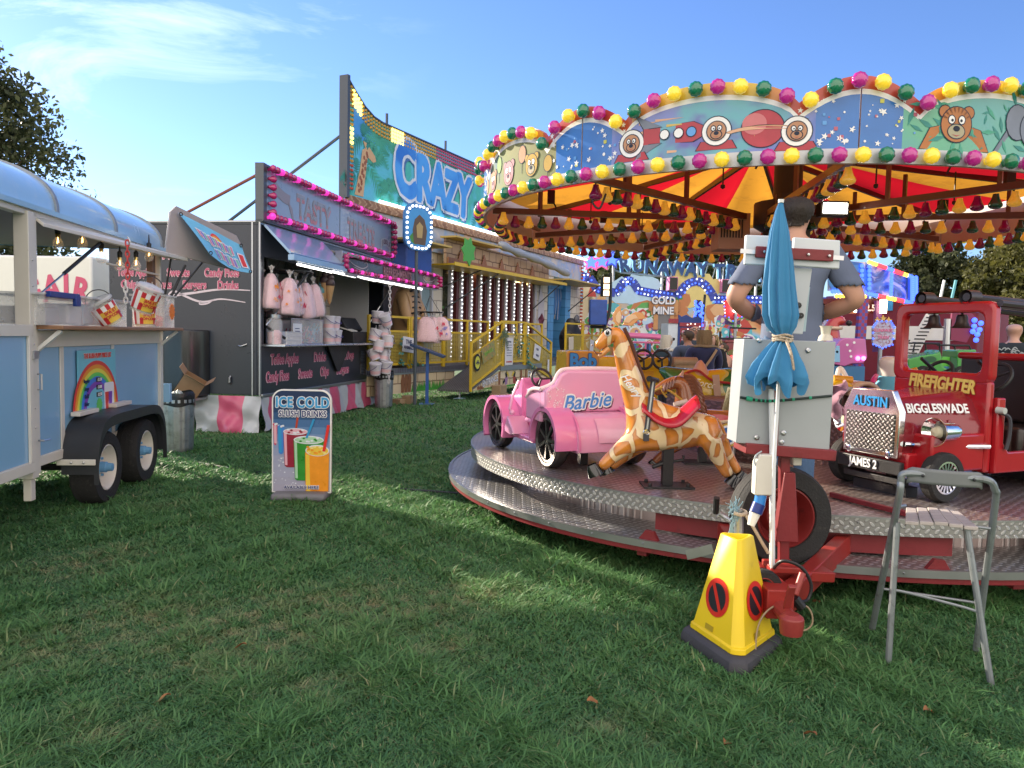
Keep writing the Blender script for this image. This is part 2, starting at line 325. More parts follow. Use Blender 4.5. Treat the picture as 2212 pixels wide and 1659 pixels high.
def shell(me,pred,off,mat_,name,parent,inner=False):
    """clothing: the faces of a body that pass pred, moved out along their normals"""
    nv=[v.normal.copy() for v in me.vertices]; mb=MB(); idx={}
    for p in me.polygons:
        if not pred(p.center): continue
        f=[]
        for i in p.vertices:
            if i not in idx:
                idx[i]=len(mb.v); o=off(me.vertices[i].co) if callable(off) else off
                mb.v.append(tuple(me.vertices[i].co+nv[i]*o))
            f.append(idx[i])
        mb.f.append(tuple(f)); mb.m.append(0)
    if not mb.f: return None
    o=mb.build(name,mat_,parent,smooth=80,fix=False); sd=o.modifiers.new('solid','SOLIDIFY'); sd.thickness=.006; sd.offset=-1
    return o
# ---------------------------------------------------------------- ground and grass
def ground():
    mb=MB(); mb.add([(-300,-60,0),(300,-60,0),(300,600,0),(-300,600,0)],[(0,1,2,3)])
    g=mb.build('ground',mat('soil_turf',(.085,.15,.06),.95,n=.4,s=1.3,c2=(.15,.15,.075),th=(.5,.72),b=.8,bs=25),smooth=0,fix=False); kind(g,'structure')
ground()
DRY=[(G(440,1365),.35),(G(300,1330),.3),(G(720,1310),.28),(G(620,1385),.22),(G(520,1340),.16),(G(90,1410),.3),(G(210,1590),.18),(G(860,1330),.3),(G(960,1410),.2),(G(480,1450),.22),(G(1010,1290),.3),(G(150,1230),.3),(G(1330,1585),.14),(G(640,1290),.18),(G(250,1200),.25),(G(700,1490),.16)]
def grass():
    rng=np.random.default_rng(3); px=[];py=[]
    for n,y0,y1,pw in ((260000,1.75,4.2,1.2),(230000,4.2,9,1.4),(120000,9,24,1.5)):
        u=rng.random(n); a=1-pw
        y=(y0**a+u*(y1**a-y0**a))**(1/a) if abs(a)>1e-6 else y0*(y1/y0)**u
        x=(rng.random(n)*2-1)*(.74*y+.4); px.append(x); py.append(y)
    x=np.concatenate(px); y=np.concatenate(py); n=len(x)
    def nz(fx,fy,ph): return np.sin(x*fx+ph)*np.cos(y*fy+1.7*ph)+.6*np.sin(x*fx*2.3+y*fy*1.9+ph*2)+.4*np.sin(x*fx*5.1-y*fy*4.3+ph)
    lump=nz(3.1,2.7,.4)+.8*nz(9.1,8.3,2.1)
    dry=np.zeros(n)
    for c,r in DRY: dry+=np.exp(-(((x-c.x)/r)**2+((y-c.y)/(r*.8))**2))*(.6+.35*np.sin(x*23+y*31))
    dry+=np.clip(nz(1.3,1.7,5.)-1.15,0,1)*.5
    dry=np.clip(dry*.85*(.55+.6*np.sin(x*41+2*np.sin(y*37))*np.cos(y*47)+.35*np.sin(x*17-y*23)),0,1)
    far=np.clip((y-2)/10,0,1)
    h=(.024+.013*rng.random(n)+.014*np.clip(lump,-1.2,1.9))*(1-.55*dry)*(.9+.3*far); h=np.clip(h,.010,.075)
    tall=rng.random(n)<.035; h=np.where(tall,h*1.9,h)
    w=(.0021+.0016*rng.random(n))*(1+2.6*far)
    th=rng.random(n)*2*PI+.6*np.sin(x*2.1+y*1.3); ln=h*(.45+1.5*rng.random(n)+.7*dry)
    dx,dy=np.cos(th),np.sin(th); wx,wy=-np.sin(th+.4*rng.standard_normal(n))*w,np.cos(th)*w
    V=np.zeros((n,5,3),np.float32); z0=np.zeros(n)
    V[:,0]=np.stack([x-wx,y-wy,z0],1); V[:,1]=np.stack([x+wx,y+wy,z0],1)
    mxx,myy=x+dx*ln*.38,y+dy*ln*.38; zm=h*.62
    V[:,2]=np.stack([mxx+wx*.75,myy+wy*.75,zm],1); V[:,3]=np.stack([mxx-wx*.75,myy-wy*.75,zm],1)
    V[:,4]=np.stack([x+dx*ln,y+dy*ln,h*(1-.2*rng.random(n))],1)
    me=bpy.data.meshes.new('grass'); me.vertices.add(n*5); me.vertices.foreach_set('co',V.ravel())
    b=(np.arange(n)*5)[:,None]; L=np.concatenate([b+np.array([0,1,2,3]),b+np.array([3,2,4])],1).astype(np.int32).ravel()
    me.loops.add(n*7); me.loops.foreach_set('vertex_index',L); me.polygons.add(n*2)
    ls=np.stack([np.arange(n)*7,np.arange(n)*7+4],1).astype(np.int32).ravel(); me.polygons.foreach_set('loop_start',ls)
    g=np.array([.115,.275,.095]); g2=np.array([.205,.385,.125]); g3=np.array([.070,.20,.09]); st=np.array([.50,.43,.25])
    t=rng.random(n)[:,None]; k=np.clip(.5+.3*lump+.25*rng.standard_normal(n),0,1)[:,None]
    c=g3*(1-k)+g*k; c=c*(1-.45*t)+g2*.45*t
    dm=np.clip(dry*1.0+(rng.random(n)<.09)*.8*rng.random(n),0,1)[:,None]*(.4+.6*rng.random(n)[:,None]); c=c*(1-dm)+st*dm
    C=np.ones((n,5,4),np.float32); C[:,:,:3]=c[:,None,:]
    at=me.color_attributes.new('tint','FLOAT_COLOR','POINT'); at.data.foreach_set('color',C.ravel())
    me.update(calc_edges=True)
    M=bpy.data.materials.new('grass_blade'); T,N,Lk,B=nm(M); a=N.new('ShaderNodeAttribute'); a.attribute_name='tint'
    Lk.new(a.outputs['Color'],B.inputs['Base Color']); B.inputs['Roughness'].default_value=.55; B.inputs['Specular IOR Level'].default_value=.35
    tl=N.new('ShaderNodeBsdfTranslucent'); Lk.new(a.outputs['Color'],tl.inputs[0]); ms=N.new('ShaderNodeMixShader'); ms.inputs[0].default_value=.45
    Lk.new(B.outputs[0],ms.inputs[1]); Lk.new(tl.outputs[0],ms.inputs[2]); Lk.new(ms.outputs[0],N['Material Output'].inputs[0])
    me.materials.append(M); o=bpy.data.objects.new('grass',me); COL.objects.link(o); kind(o,'stuff')
    tag(o,'short green grass with dry straw patches covering the fairground field','grass')
grass()
def leaves_fallen():
    m=mat('dead_leaf',(.30,.13,.05),.8,n=.3,s=30)
    for (u,v) in ((1763,1300),(1570,1605),(355,1508),(1280,1515),(520,1395),(1750,1585),(2005,1535)):
        p=G(u,v,.03); a=random.random()*6; mb=MB()
        mb.grid(lambda s,t:((s-.5)*.05,(t-.5)*.034*math.sin(PI*(.08+.84*s)),.006*math.sin(s*5)+.012*abs(t-.5)),6,4)
        o=mb.build('fallen_leaf',m,smooth=60); o.location=p; o.rotation_euler=(.3,.2,a); tag(o,'small brown dead leaf lying on the mown grass','leaf','dead leaves scattered on the grass')
leaves_fallen()
# ---------------------------------------------------------------- trees
def leafmat(name,c,tl=.35):
    M=bpy.data.materials.new(name); T,N,L,B=nm(M); tc=N.new('ShaderNodeTexCoord')
    no=N.new('ShaderNodeTexNoise'); no.inputs['Scale'].default_value=1.1; no.inputs['Detail'].default_value=8; L.new(tc.outputs['Object'],no.inputs['Vector'])
    rp=N.new('ShaderNodeValToRGB'); rp.color_ramp.elements[0].position=.35; rp.color_ramp.elements[1].position=.68
    rp.color_ramp.elements[0].color=(*[x*.6 for x in c],1); rp.color_ramp.elements[1].color=(c[0]*1.7,c[1]*1.45,c[2]*1.2,1); L.new(no.outputs['Fac'],rp.inputs[0]); L.new(rp.outputs[0],B.inputs['Base Color'])
    B.inputs['Roughness'].default_value=.6; t=N.new('ShaderNodeBsdfTranslucent'); L.new(rp.outputs[0],t.inputs[0]); ms=N.new('ShaderNodeMixShader'); ms.inputs[0].default_value=tl
    L.new(B.outputs[0],ms.inputs[1]); L.new(t.outputs[0],ms.inputs[2]); L.new(ms.outputs[0],N['Material Output'].inputs[0]); return M
BARK=mat('bark',(.10,.075,.05),.95,n=.35,s=9,b=.9,bs=18)
def tree(label,loc,h,rx,z0,lm,nc=70,per=150,leaf=.16,seed=1,taper=.55,group='trees beyond the fairground'):
    rng=np.random.default_rng(seed); t=thing('leafy_tree',label,'tree',loc,0,group)
    mb=MB(); cz=(h+z0)/2; hz=(h-z0)/2
    mb.tube([(0,0,-.1),(.05,0,z0*.6),(0,.1,z0),(.1,0,cz),(0,0,h*.9)],[.055*h*.6,.045*h*.6,.04*h*.6,.02*h*.6,.02],9)
    cs=[]
    while len(cs)<nc:
        p=rng.uniform(-1,1,3); q=np.linalg.norm(p)
        if q>1 or q<.25: continue
        s=1-taper*max(0,p[2]); c=np.array([p[0]*rx*s,p[1]*rx*s,cz+p[2]*hz]); cs.append(c)
        if len(cs)%3==0:
            b=Vector((0,0,max(z0*.8,c[2]-rx*.7))); mb.tube([b,(b+Vector(c))/2+Vector((0,0,.15)),Vector(c)],[.018*h*.5,.011*h*.5,.012],5)
    mb.build('trunk',BARK,t,smooth=60)
    n=nc*per; cc=np.repeat(np.array(cs),per,0); d=rng.standard_normal((n,3)); d/=np.linalg.norm(d,axis=1)[:,None]
    rr=(rx*.30*(.6+.8*rng.random(nc))).repeat(per); p=cc+d*(rr*rng.random(n)**.45)[:,None]*np.array([1,1,.72])
    a=rng.standard_normal((n,3)); a/=np.linalg.norm(a,axis=1)[:,None]; b=np.cross(a,rng.standard_normal((n,3))); b/=np.linalg.norm(b,axis=1)[:,None]
    sz=(leaf*(.55+.8*rng.random(n)))[:,None]; V=np.stack([p-a*sz*.6,p+b*sz*.34,p+a*sz*.6,p-b*sz*.34],1).astype(np.float32)
    me=bpy.data.meshes.new('crown'); me.vertices.add(n*4); me.vertices.foreach_set('co',V.ravel()); me.loops.add(n*4); me.loops.foreach_set('vertex_index',np.arange(n*4,dtype=np.int32)); me.polygons.add(n); me.polygons.foreach_set('loop_start',(np.arange(n)*4).astype(np.int32)); me.update(calc_edges=True)
    me.materials.append(lm); link('crown',me,t); return t
LG=leafmat('leaf_green',(.060,.078,.035)); LD=leafmat('leaf_dark',(.030,.055,.020),.25); LY=leafmat('leaf_yellow',(.085,.095,.026))
def gp(u,Y): p=P(u,740,Y); return (p.x,Y,0)
tree('tall broad tree behind the blue food trailer at the left',gp(-60,23),9.3,3.3,2.0,LG,150,190,.15,2,.55)
tree('small tree beside the jungle fun house end, under the star lights',gp(1312,42),6.0,1.7,1.5,LG,60,150,.22,3)
tree('olive tree between the first letters of the train sign',gp(1415,46),6.4,2.2,1.5,LY,70,160,.24,4)
tree('dark tree behind the middle letters of the train sign',gp(1510,44),8.2,2.6,1.5,LD,90,160,.24,5)
tree('dark tree behind the last letters of the train sign',gp(1610,43),8.4,2.6,1.5,LD,90,160,.24,6)
tree('round tree beyond the blue lit ride roof',gp(2010,38),6.6,2.4,1.5,LG,110,190,.2,7,.5)
tree('low dark bush-like tree behind the fire engine roof',gp(2110,40),4.0,1.9,.8,LD,70,150,.22,8)
tree('sunlit yellowish tree at the right edge of the field',gp(2200,34),6.6,2.5,1.2,LY,120,190,.2,9,.5)
# ---------------------------------------------------------------- shared materials
BLK=mat('black_plastic',(.018,.018,.02),.45,n=.2,b=.15,bs=80); RUB=mat('tyre_rubber',(.022,.022,.023),.8,n=.25,s=14,b=.4,bs=90,c2=(.06,.055,.05),th=(.55,.8))
STEEL=mat('steel',(.55,.56,.58),.32,1,.15,s=9); CHROME=mat('chrome',(.85,.86,.88),.08,1,.04); GALV=mat('galvanised',(.42,.44,.46),.42,.9,.2,s=7,c2=(.25,.26,.27),th=(.5,.7))
WHITE=mat('white_paint',(.78,.78,.76),.4,n=.06,s=4,c2=(.55,.50,.43),th=(.6,.85)); CREAM=mat('cream_paint',(.68,.65,.58),.45,n=.08,s=6,c2=(.40,.28,.18),th=(.66,.8))
LBLUE=mat('light_blue_paint',(.25,.47,.70),.22,n=.05,s=2.5,coat=.5); RBLUE=mat('roof_blue',(.30,.52,.74),.25,.0,.07,s=2,coat=.6,c2=(.45,.60,.72),th=(.52,.85))
GREYP=mat('grey_paint',(.30,.31,.33),.5,n=.1); DARKI=mat('dark_interior',(.035,.035,.04),.7); WOOD=mat('shelf_wood',(.30,.16,.09),.45,n=.3,s=3,st=(1,12,12))
CLEAR=mat('clear_plastic',(.9,.93,.95),.12,tr=0,alpha=.28,coat=.3); GLASSB=mat('bulb_glass',(.95,.93,.88),.03,tr=.0,alpha=.22,coat=1); BRASS=mat('brass',(.75,.52,.18),.3,1,.1)
RED=mat('red_paint',(.42,.018,.02),.3,n=.12,s=5,coat=.4); MAROON=mat('maroon_paint',(.20,.022,.028),.42,n=.2,s=6,c2=(.10,.02,.02),th=(.55,.75),b=.1); YEL=mat('yellow_paint',(.62,.42,.03),.42,n=.1,s=5,c2=(.42,.27,.02),th=(.55,.8))
PINKT=mat('pink_print',(.55,.10,.22),.5); LPINK=mat('pale_pink_print',(.75,.50,.56),.5); SILVERT=mat('silver_print',(.45,.48,.52),.35)
NAVYP=mat('navy_print',(.012,.03,.12),.35); WHITEP=mat('white_print',(.82,.83,.85),.4,n=.03); SKYP=mat('sky_blue_print',(.05,.30,.75),.35,n=.3,s=8); BLACKP=mat('black_print',(.012,.012,.014),.4)
def wheel(r,w,tyre,rim,hub,parent,M,rimr=.66,spokes=0,dish=.3,name='wheel'):
    """wheel lying round local y; parts tyre and rim under a wheel part"""
    ro=r*rimr; mb=MB(); n=40; h=w/2
    mb.lathe([(ro,-h*.8),(ro*1.04,-h),(r*.93,-h),(r*.985,-h*.7),(r,-h*.3),(r,h*.3),(r*.985,h*.7),(r*.93,h),(ro*1.04,h),(ro,h*.8),(ro,-h*.8)],n,0,RX(90))
    for k in (-.4,0,.4): mb.lathe([(r*1.001,h*k-.006),(r*1.006,h*k),(r*1.001,h*k+.006)],n,0,RX(90))
    wo=mb.build(name,tyre,parent,M); wb=MB(); d=h*.9
    if spokes:
        wb.lathe([(ro*1.0,d),(ro*.9,d*1.02),(ro*.88,d*.4),(ro*1.0,d*.4)],n,0,RX(90)); (wb.lathe([(ro*.95,-d*.2),(ro*.95,-d*.3),(0.001,-d*.3)],n,1,RX(90)) if spokes>9 else wb.lathe([(ro*.9,d),(ro*.93,-d),(ro*.97,-d)],n,1,RX(90)))
        for k in range(spokes):
            a=2*PI*k/spokes; c,s_=math.cos(a),math.sin(a); wb.beam((c*ro*.15,-d*.75,s_*ro*.15),(c*ro*.92,-d*.7,s_*ro*.92),ro*.14,ro*.12,0,(0,1,0))
        wb.lathe([(0.001,d*.95),(ro*.2,d*.9),(ro*.22,d*.3)],16,0,RX(90))
    else:
        wb.lathe([(ro,d),(ro*.95,d*1.04),(ro*.90,d*.85),(ro*.86,d*.1),(ro*.74,d*(-.25)),(ro*.66,d*(-.2)),(ro*.50,d*.25),(ro*.30,d*.3),(.001,d*.3)],n,0,RX(90))
        for k in range(5):
            a=2*PI*k/5; wb.lathe([(.012,d*.2),(.012,d*.5),(.001,d*.52)],6,1,TR(ro*.38*math.cos(a),0,ro*.38*math.sin(a))@RX(90))
    wb.build('rim',[rim,hub],wo); 
    if hub is not None and not spokes:
        hb=MB(); hb.lathe([(ro*.24,d*.2),(ro*.24,d*.9),(ro*.19,d*1.0),(ro*.17,d*1.45),(.001,d*1.5)],16,0,RX(90)); hb.build('hub_cap',hub,wo)
    return wo
# ---------------------------------------------------------------- blue food trailer
bt=thing('food_trailer','pale blue food trailer with white frame, rounded ribbed roof and open serving hatch','trailer',(-3.236,4.794,.182),97); bt.scale=(.87,)*3
def bt_build():
    mb=MB()
    mb.box(.5,0,.35,3.38,.03,1.28); mb.box(-2.2,-.05,.33,.30,-.02,1.36); mb.box(-2.2,1.97,.33,3.4,2.0,1.36); mb.box(3.38,0,.33,3.41,2.0,1.36); mb.box(-2.23,0,.33,-2.2,2,2.3)
    mb.build('side_panel',LBLUE,bt,bevel=.004)
    mb=MB()
    mb.box(.33,-.05,.20,.43,.06,2.27);mb.box(.43,-.03,.22,.50,.06,2.27)
    mb.box(-2.2,-.075,.26,.32,-.051,.34);mb.box(-2.2,-.075,1.32,.32,-.051,1.40);mb.box(.26,-.075,.34,.32,-.051,1.32)
    mb.box(.5,-.02,.27,3.43,.05,.35); mb.box(.5,-.025,1.22,3.43,.05,1.36); mb.box(.90,-.012,.35,.97,-.001,1.22); mb.box(1.98,-.012,.35,2.05,-.001,1.22); mb.box(3.34,-.03,.25,3.44,.06,1.36)
    mb.box(3.38,-.02,1.36,3.43,.05,2.28); mb.box(-2.2,-.03,2.24,3.45,.05,2.30); mb.box(.36,-.02,.02,.43,.04,.20); mb.box(3.35,.05,-.2,3.41,.11,.30)
    mb.box(.865,-.29,.215,.888,.02,.265); 
    for x in (1.25,2.05): mb.box(x-.2,-.10,.612,x+.2,-.02,.65)
    mb.box(1.95,-.01,2.0,3.4,.02,2.02)
    mb.build('frame',CREAM,bt,bevel=.005)
    mb=MB(); mb.box(3.26,.02,1.40,3.36,.09,2.26); mb.build('corner_post',mat('brown_post',(.20,.12,.09),.6),bt,bevel=.006)
    mb=MB(); mb.box(.44,-.24,1.365,3.52,.35,1.40); mb.build('counter',WOOD,bt,bevel=.008)
    mb=MB()
    for x in (.50,3.40): mb.beam((x,-.20,1.36),(x,-.02,1.20),.04,.03)
    mb.build('counter_bracket',WHITE,bt,bevel=.003)
    # interior
    mb=MB(); mb.box(-2.2,.05,.33,3.38,1.97,.36); mb.box(-2.2,1.95,1.98,3.38,1.97,2.30); mb.box(-2.2,1.93,1.36,.2,1.96,2.3); mb.box(-2.2,.06,2.3,3.38,1.96,2.32); mb.box(-.1,1.2,.36,.35,1.9,2.1)
    mb.build('inner_lining',mat('inner_lining',(.20,.19,.19),.6),bt)
    # roof
    prof=lambda q:(1.0-1.02*math.cos(PI*q), 2.30+.50*math.sin(PI*q)**.75)
    mb=MB(); mb.grid(lambda s,q:(-2.25+5.72*s,*prof(q)),24,28); ny=29
    mb.add([(3.47,*prof(q/28)) for q in range(29)],[tuple(range(29))]); mb.add([(-2.25,*prof(q/28)) for q in range(29)],[tuple(range(29))])
    mb.box(-2.25,-.06,2.285,3.47,.03,2.325)
    mb.build('roof',RBLUE,bt,smooth=40)
    for x in (-1.5,-.35,.86,2.1,3.44):
        mb=MB(); pf=lambda q,o:(1.0-(1.02+o)*math.cos(PI*q),2.30+(.50+o)*math.sin(PI*q)**.75)
        w=.022
        for q in range(28):
            a=pf(q/28,.018);b=pf((q+1)/28,.018);c=pf(q/28,-.004);d=pf((q+1)/28,-.004)
            mb.add([(x-w,*a),(x+w,*a),(x+w,*b),(x-w,*b),(x-w,*c),(x+w,*c),(x+w,*d),(x-w,*d)],[(0,1,2,3),(0,3,7,4),(1,5,6,2)])
        mb.build('roof_rib',mat('rib_metal',(.30,.33,.36),.5,.5,.3,s=12,c2=(.18,.12,.09),th=(.6,.75)),bt)
    # hatch flap and gas struts
    mb=MB(); mb.add([(.5,-.02,2.25),(3.55,-.02,2.25),(3.62,-.26,2.235),(.5,-.08,2.20),(.5,-.02,2.22),(3.55,-.02,2.22),(3.62,-.26,2.195),(.5,-.08,2.17)],[(0,1,2,3),(7,6,5,4),(0,3,7,4),(3,2,6,7),(2,1,5,6),(1,0,4,5)]); mb.build('hatch_flap',CREAM,bt,bevel=.004)
    for a,b in (((1.55,-.08,2.16),(.52,-.01,1.62)),((3.66,-.22,2.15),(3.36,-.02,1.46))):
        mb=MB(); a=Vector(a);b=Vector(b); mb.tube([a,a.lerp(b,.6)],.016,8); mb.tube([a.lerp(b,.58),b],.008,8,1); mb.build('gas_strut',[BLK,STEEL],bt)
    # hinges, latch, bolts
    mb=MB(); mb.box(.30,-.09,1.14,.38,-.05,1.20); mb.tube([(.36,-.08,.50),(.36,-.12,.50),(.44,-.13,.50)],.008,6); mb.tube([(.34,-.09,.90),(.34,-.12,.90),(.34,-.12,1.02),(.34,-.09,1.02)],.008,6)
    for z in (.6,.75,1.25,1.7,1.9): mb.ball((.38,-.052,z),.008,8)
    for y in (-.1,-.2): mb.ball((.864,y,.24),.012,8)
    mb.build('latch',STEEL,bt); 
    # mud guard and wheels
    pl=[(.895,.13),(.90,.30),(.95,.45),(1.06,.56),(1.25,.605),(1.8,.61),(2.3,.60),(2.5,.54),(2.62,.38),(2.66,.08)]
    pts=bez([(x,0,z) for x,z in pl],4); mb=MB(); k=len(pts)-1
    fo=lambda o:(lambda s,q:(pts[round(s*k)].x,-.005-.305*q,pts[round(s*k)].z-o*(1 if .02<q<.98 else 1)))
    mb.grid(fo(0),k,6); mb.grid(lambda s,q:(pts[round(s*k)].x,-.31,pts[round(s*k)].z-.09*q),k,1); mb.grid(lambda s,q:(pts[round(s*k)].x,-.31+.04*q,pts[round(s*k)].z-.09),k,1)
    mb.build('mud_guard',mat('guard_plastic',(.028,.031,.037),.42,n=.2,s=6,b=.1),bt,smooth=50)
    wr=mat('rim_cream',(.72,.68,.60),.4,n=.08,s=8,c2=(.30,.15,.08),th=(.68,.8))
    for x in (1.313,2.297): wheel(.335,.21,RUB,wr,mat('hub_blue',(.16,.38,.62),.4),bt,TR(x,-.125,.124),.62)
    mb=MB(); mb.box(.8,.05,.24,3.3,.14,.33); mb.box(.8,1.2,.24,3.3,1.3,.33); mb.tube([(1.313,-.1,.124),(1.313,1.7,.124)],.03,8); mb.tube([(2.297,-.1,.124),(2.297,1.7,.124)],.03,8); mb.build('chassis',BLK,bt)
    mb=MB(); mb.box(3.44,-.1,.52,3.52,.06,.74); mb.build('hinge_plate',LBLUE,bt,bevel=.006)
    # price poster
    mb=MB(); F=face_out(1.2,-.016,.50); mb.prism(rrect(0,0,.85,.68,.004),.004,0,F)
    for i,(r,m) in enumerate(((.50,2),(.46,3),(.42,4),(.38,5),(.34,6),(.29,7),(.23,0))):
        mb.prism([(.40+r*math.cos(PI*k/24),.12+r*.92*math.sin(PI*k/24)) for k in range(25)],.0006,m,F@TR(0,0,.004+.0007*i))
    for i,(x,m) in enumerate(((.62,2),(.70,7))): mb.prism([(x-.03,.10),(x+.03,.10),(x+.045,.27),(x-.045,.27)],.001,m,F@TR(0,0,.0095))
    mb.prism(rrect(.56,.06,.79,.36,.03),.0008,1,F@TR(0,0,.0086)); mb.prism([(.36+.07*(1 if k%2 else .8)*math.cos(PI*k/12),.16+.07*(1 if k%2 else .8)*math.sin(PI*k/12)) for k in range(24)],.001,5,F@TR(.08,0,.011))
    for z in (.40,.33,.26): mb.prism(rrect(.38,z-.022,.50,z+.022,.003),.001,8,F@TR(0,0,.0092))
    mb.build('price_poster',[mat('poster_cyan',(.18,.55,.68),.35),WHITEP,mat('rb_red',(.7,.05,.04),.4),mat('rb_orange',(.8,.3,.03),.4),mat('rb_yellow',(.8,.7,.08),.4),mat('rb_green',(.12,.6,.12),.4),mat('rb_blue',(.05,.2,.7),.4),mat('rb_violet',(.22,.06,.45),.4),BLACKP],bt,smooth=0)
    it=[('THE SLUSH PUPPY PRICE LIST',.062,F@TR(.425,.625,.005),0,1,dict(xs=.75))]
    for i,s in enumerate(('Regular','Large','Refill','Slider','Cone')): it.append((s,.05,F@TR(.16,.40-.07*i,.0095),2,None,dict(xs=.8)))
    for z,s in ((.40,'£1.50'),(.33,'£2.00'),(.26,'£2.50')): it.append((s,.04,F@TR(.44,z,.0105),3,None))
    lettering(it,bt,[mat('rb_red'),WHITEP,NAVYP,WHITEP])
bt_build()
def btw(x,y,z): return Matrix.Translation(bt.location)@RZ(97)@Vector((x*.87,y*.87,z*.87))
# raised tail board and its rainbow banner
def tail():
    a=P(362,520,9.02); b=P(516,560,9.9)
    t=thing('tail_board','grey rounded board raised at the far end of the pale blue trailer','board',(a.x,a.y,0),math.degrees(math.atan2(b.y-a.y,b.x-a.x)))
    L=(Vector((b.x,b.y))-Vector((a.x,a.y))).length; z0,z1=2.30,2.84; t.location=(a.x*.87,a.y*.87,.182); t.scale=(.87,)*3; mb=MB()
    mb.prism([(-.05,z0-.02),(L,z0-.16),(L+.02,z1-.35),(L-.06,z1-.24),(.10,z1+.0),(.02,z1-.08)],.03,0,RX(90)); mb.build('panel',mat('board_grey',(.33,.30,.31),.55,n=.08),t,bevel=.006)
    mb=MB(); mb.tube([(.05,-.01,2.30),(-.02,.1,1.5)],.012,6); mb.tube([(.5,-.01,2.25),(.02,.1,1.62)],.012,6); mb.build('stay',BLK,t)
    q=thing('vinyl_banner','sagging rainbow vinyl banner with dripping slush lettering, hung on the grey board','banner',(a.x,a.y,0),math.degrees(t.rotation_euler.z)); q.rotation_euler=t.rotation_euler; q.location=t.location; q.scale=t.scale
    c0=Vector((.10,-.06,2.76));c1=Vector((L+.02,-.05,2.48));c2=Vector((L+.10,-.14,2.13));c3=Vector((.30,-.34,2.28))
    def fn(s,v):
        p=c0.lerp(c1,s).lerp(c3.lerp(c2,s),v); p.z-=.05*math.sin(PI*s)*(.2+v*.8); p.y-=.03*math.sin(4*s+2*v); return p
    mb=MB(); mb.grid(fn,24,14); mb.build('sheet',mat('banner_blue',(.18,.50,.72),.35,n=.3,s=3),q,smooth=70,fix=False)
    mb=MB()
    for i in range(6): mb.grid(lambda s,v:fn(.22+.5*(s*.9+.05),max(.02,.62-.5*math.sin(PI*s)*(1-.11*(i+v*1.0))))-Vector((0,.004,0)),16,1,i)
    mb.build('rainbow',[mat('rb_'+k) for k in ('red','orange','yellow','green','blue','violet')],q,smooth=0,fix=False)
    mb=MB(); rng=random.Random(4)
    for row,(v0,h,n,s0,s1) in enumerate(((.30,.24,13,.12,.76),(.64,.24,8,.28,.80))):
        for i in range(n):
            s=s0+(s1-s0)*i/n; w=(s1-s0)/n*.8; hh=h*rng.uniform(.8,1.1); vv=v0+rng.uniform(-.03,.03)
            for (o,m,g) in ((.007,0,.012),(.010,1+(i+row)%3,0)):
                mb.grid(lambda a,b:fn(min(1,s-g+a*(w+2*g)),min(1,vv-g*2+b*(hh+4*g)*(1-.25*abs(a-.5))))-Vector((0,o,0)),3,4,m)
    for (o,m,g) in ((.007,4,.0),(.010,0,.012),(.013,5,.05)): mb.grid(lambda a,b:fn(.82+g*.6+a*(.15-g*1.2),.36+g+b*(.5-2*g))-Vector((0,o,0)),3,4,m)
    mb.build('drip_letters',[WHITEP,mat('drip_pink',(.62,.22,.34),.4),mat('drip_violet',(.25,.2,.55),.4),mat('drip_green',(.2,.5,.42),.4),mat('rb_blue'),mat('rb_red')],q,smooth=0,fix=False)
    mb=MB()
    for s,v in ((.02,.02),(.98,.02),(.05,.93),(.97,.95)): mb.tube([fn(s,v)+Vector((.02*math.cos(x),-.012,.02*math.sin(x))) for x in [k*PI/5 for k in range(10)]],.006,6,0,closed=True)
    mb.build('eyelets',BLK,q)
tail()
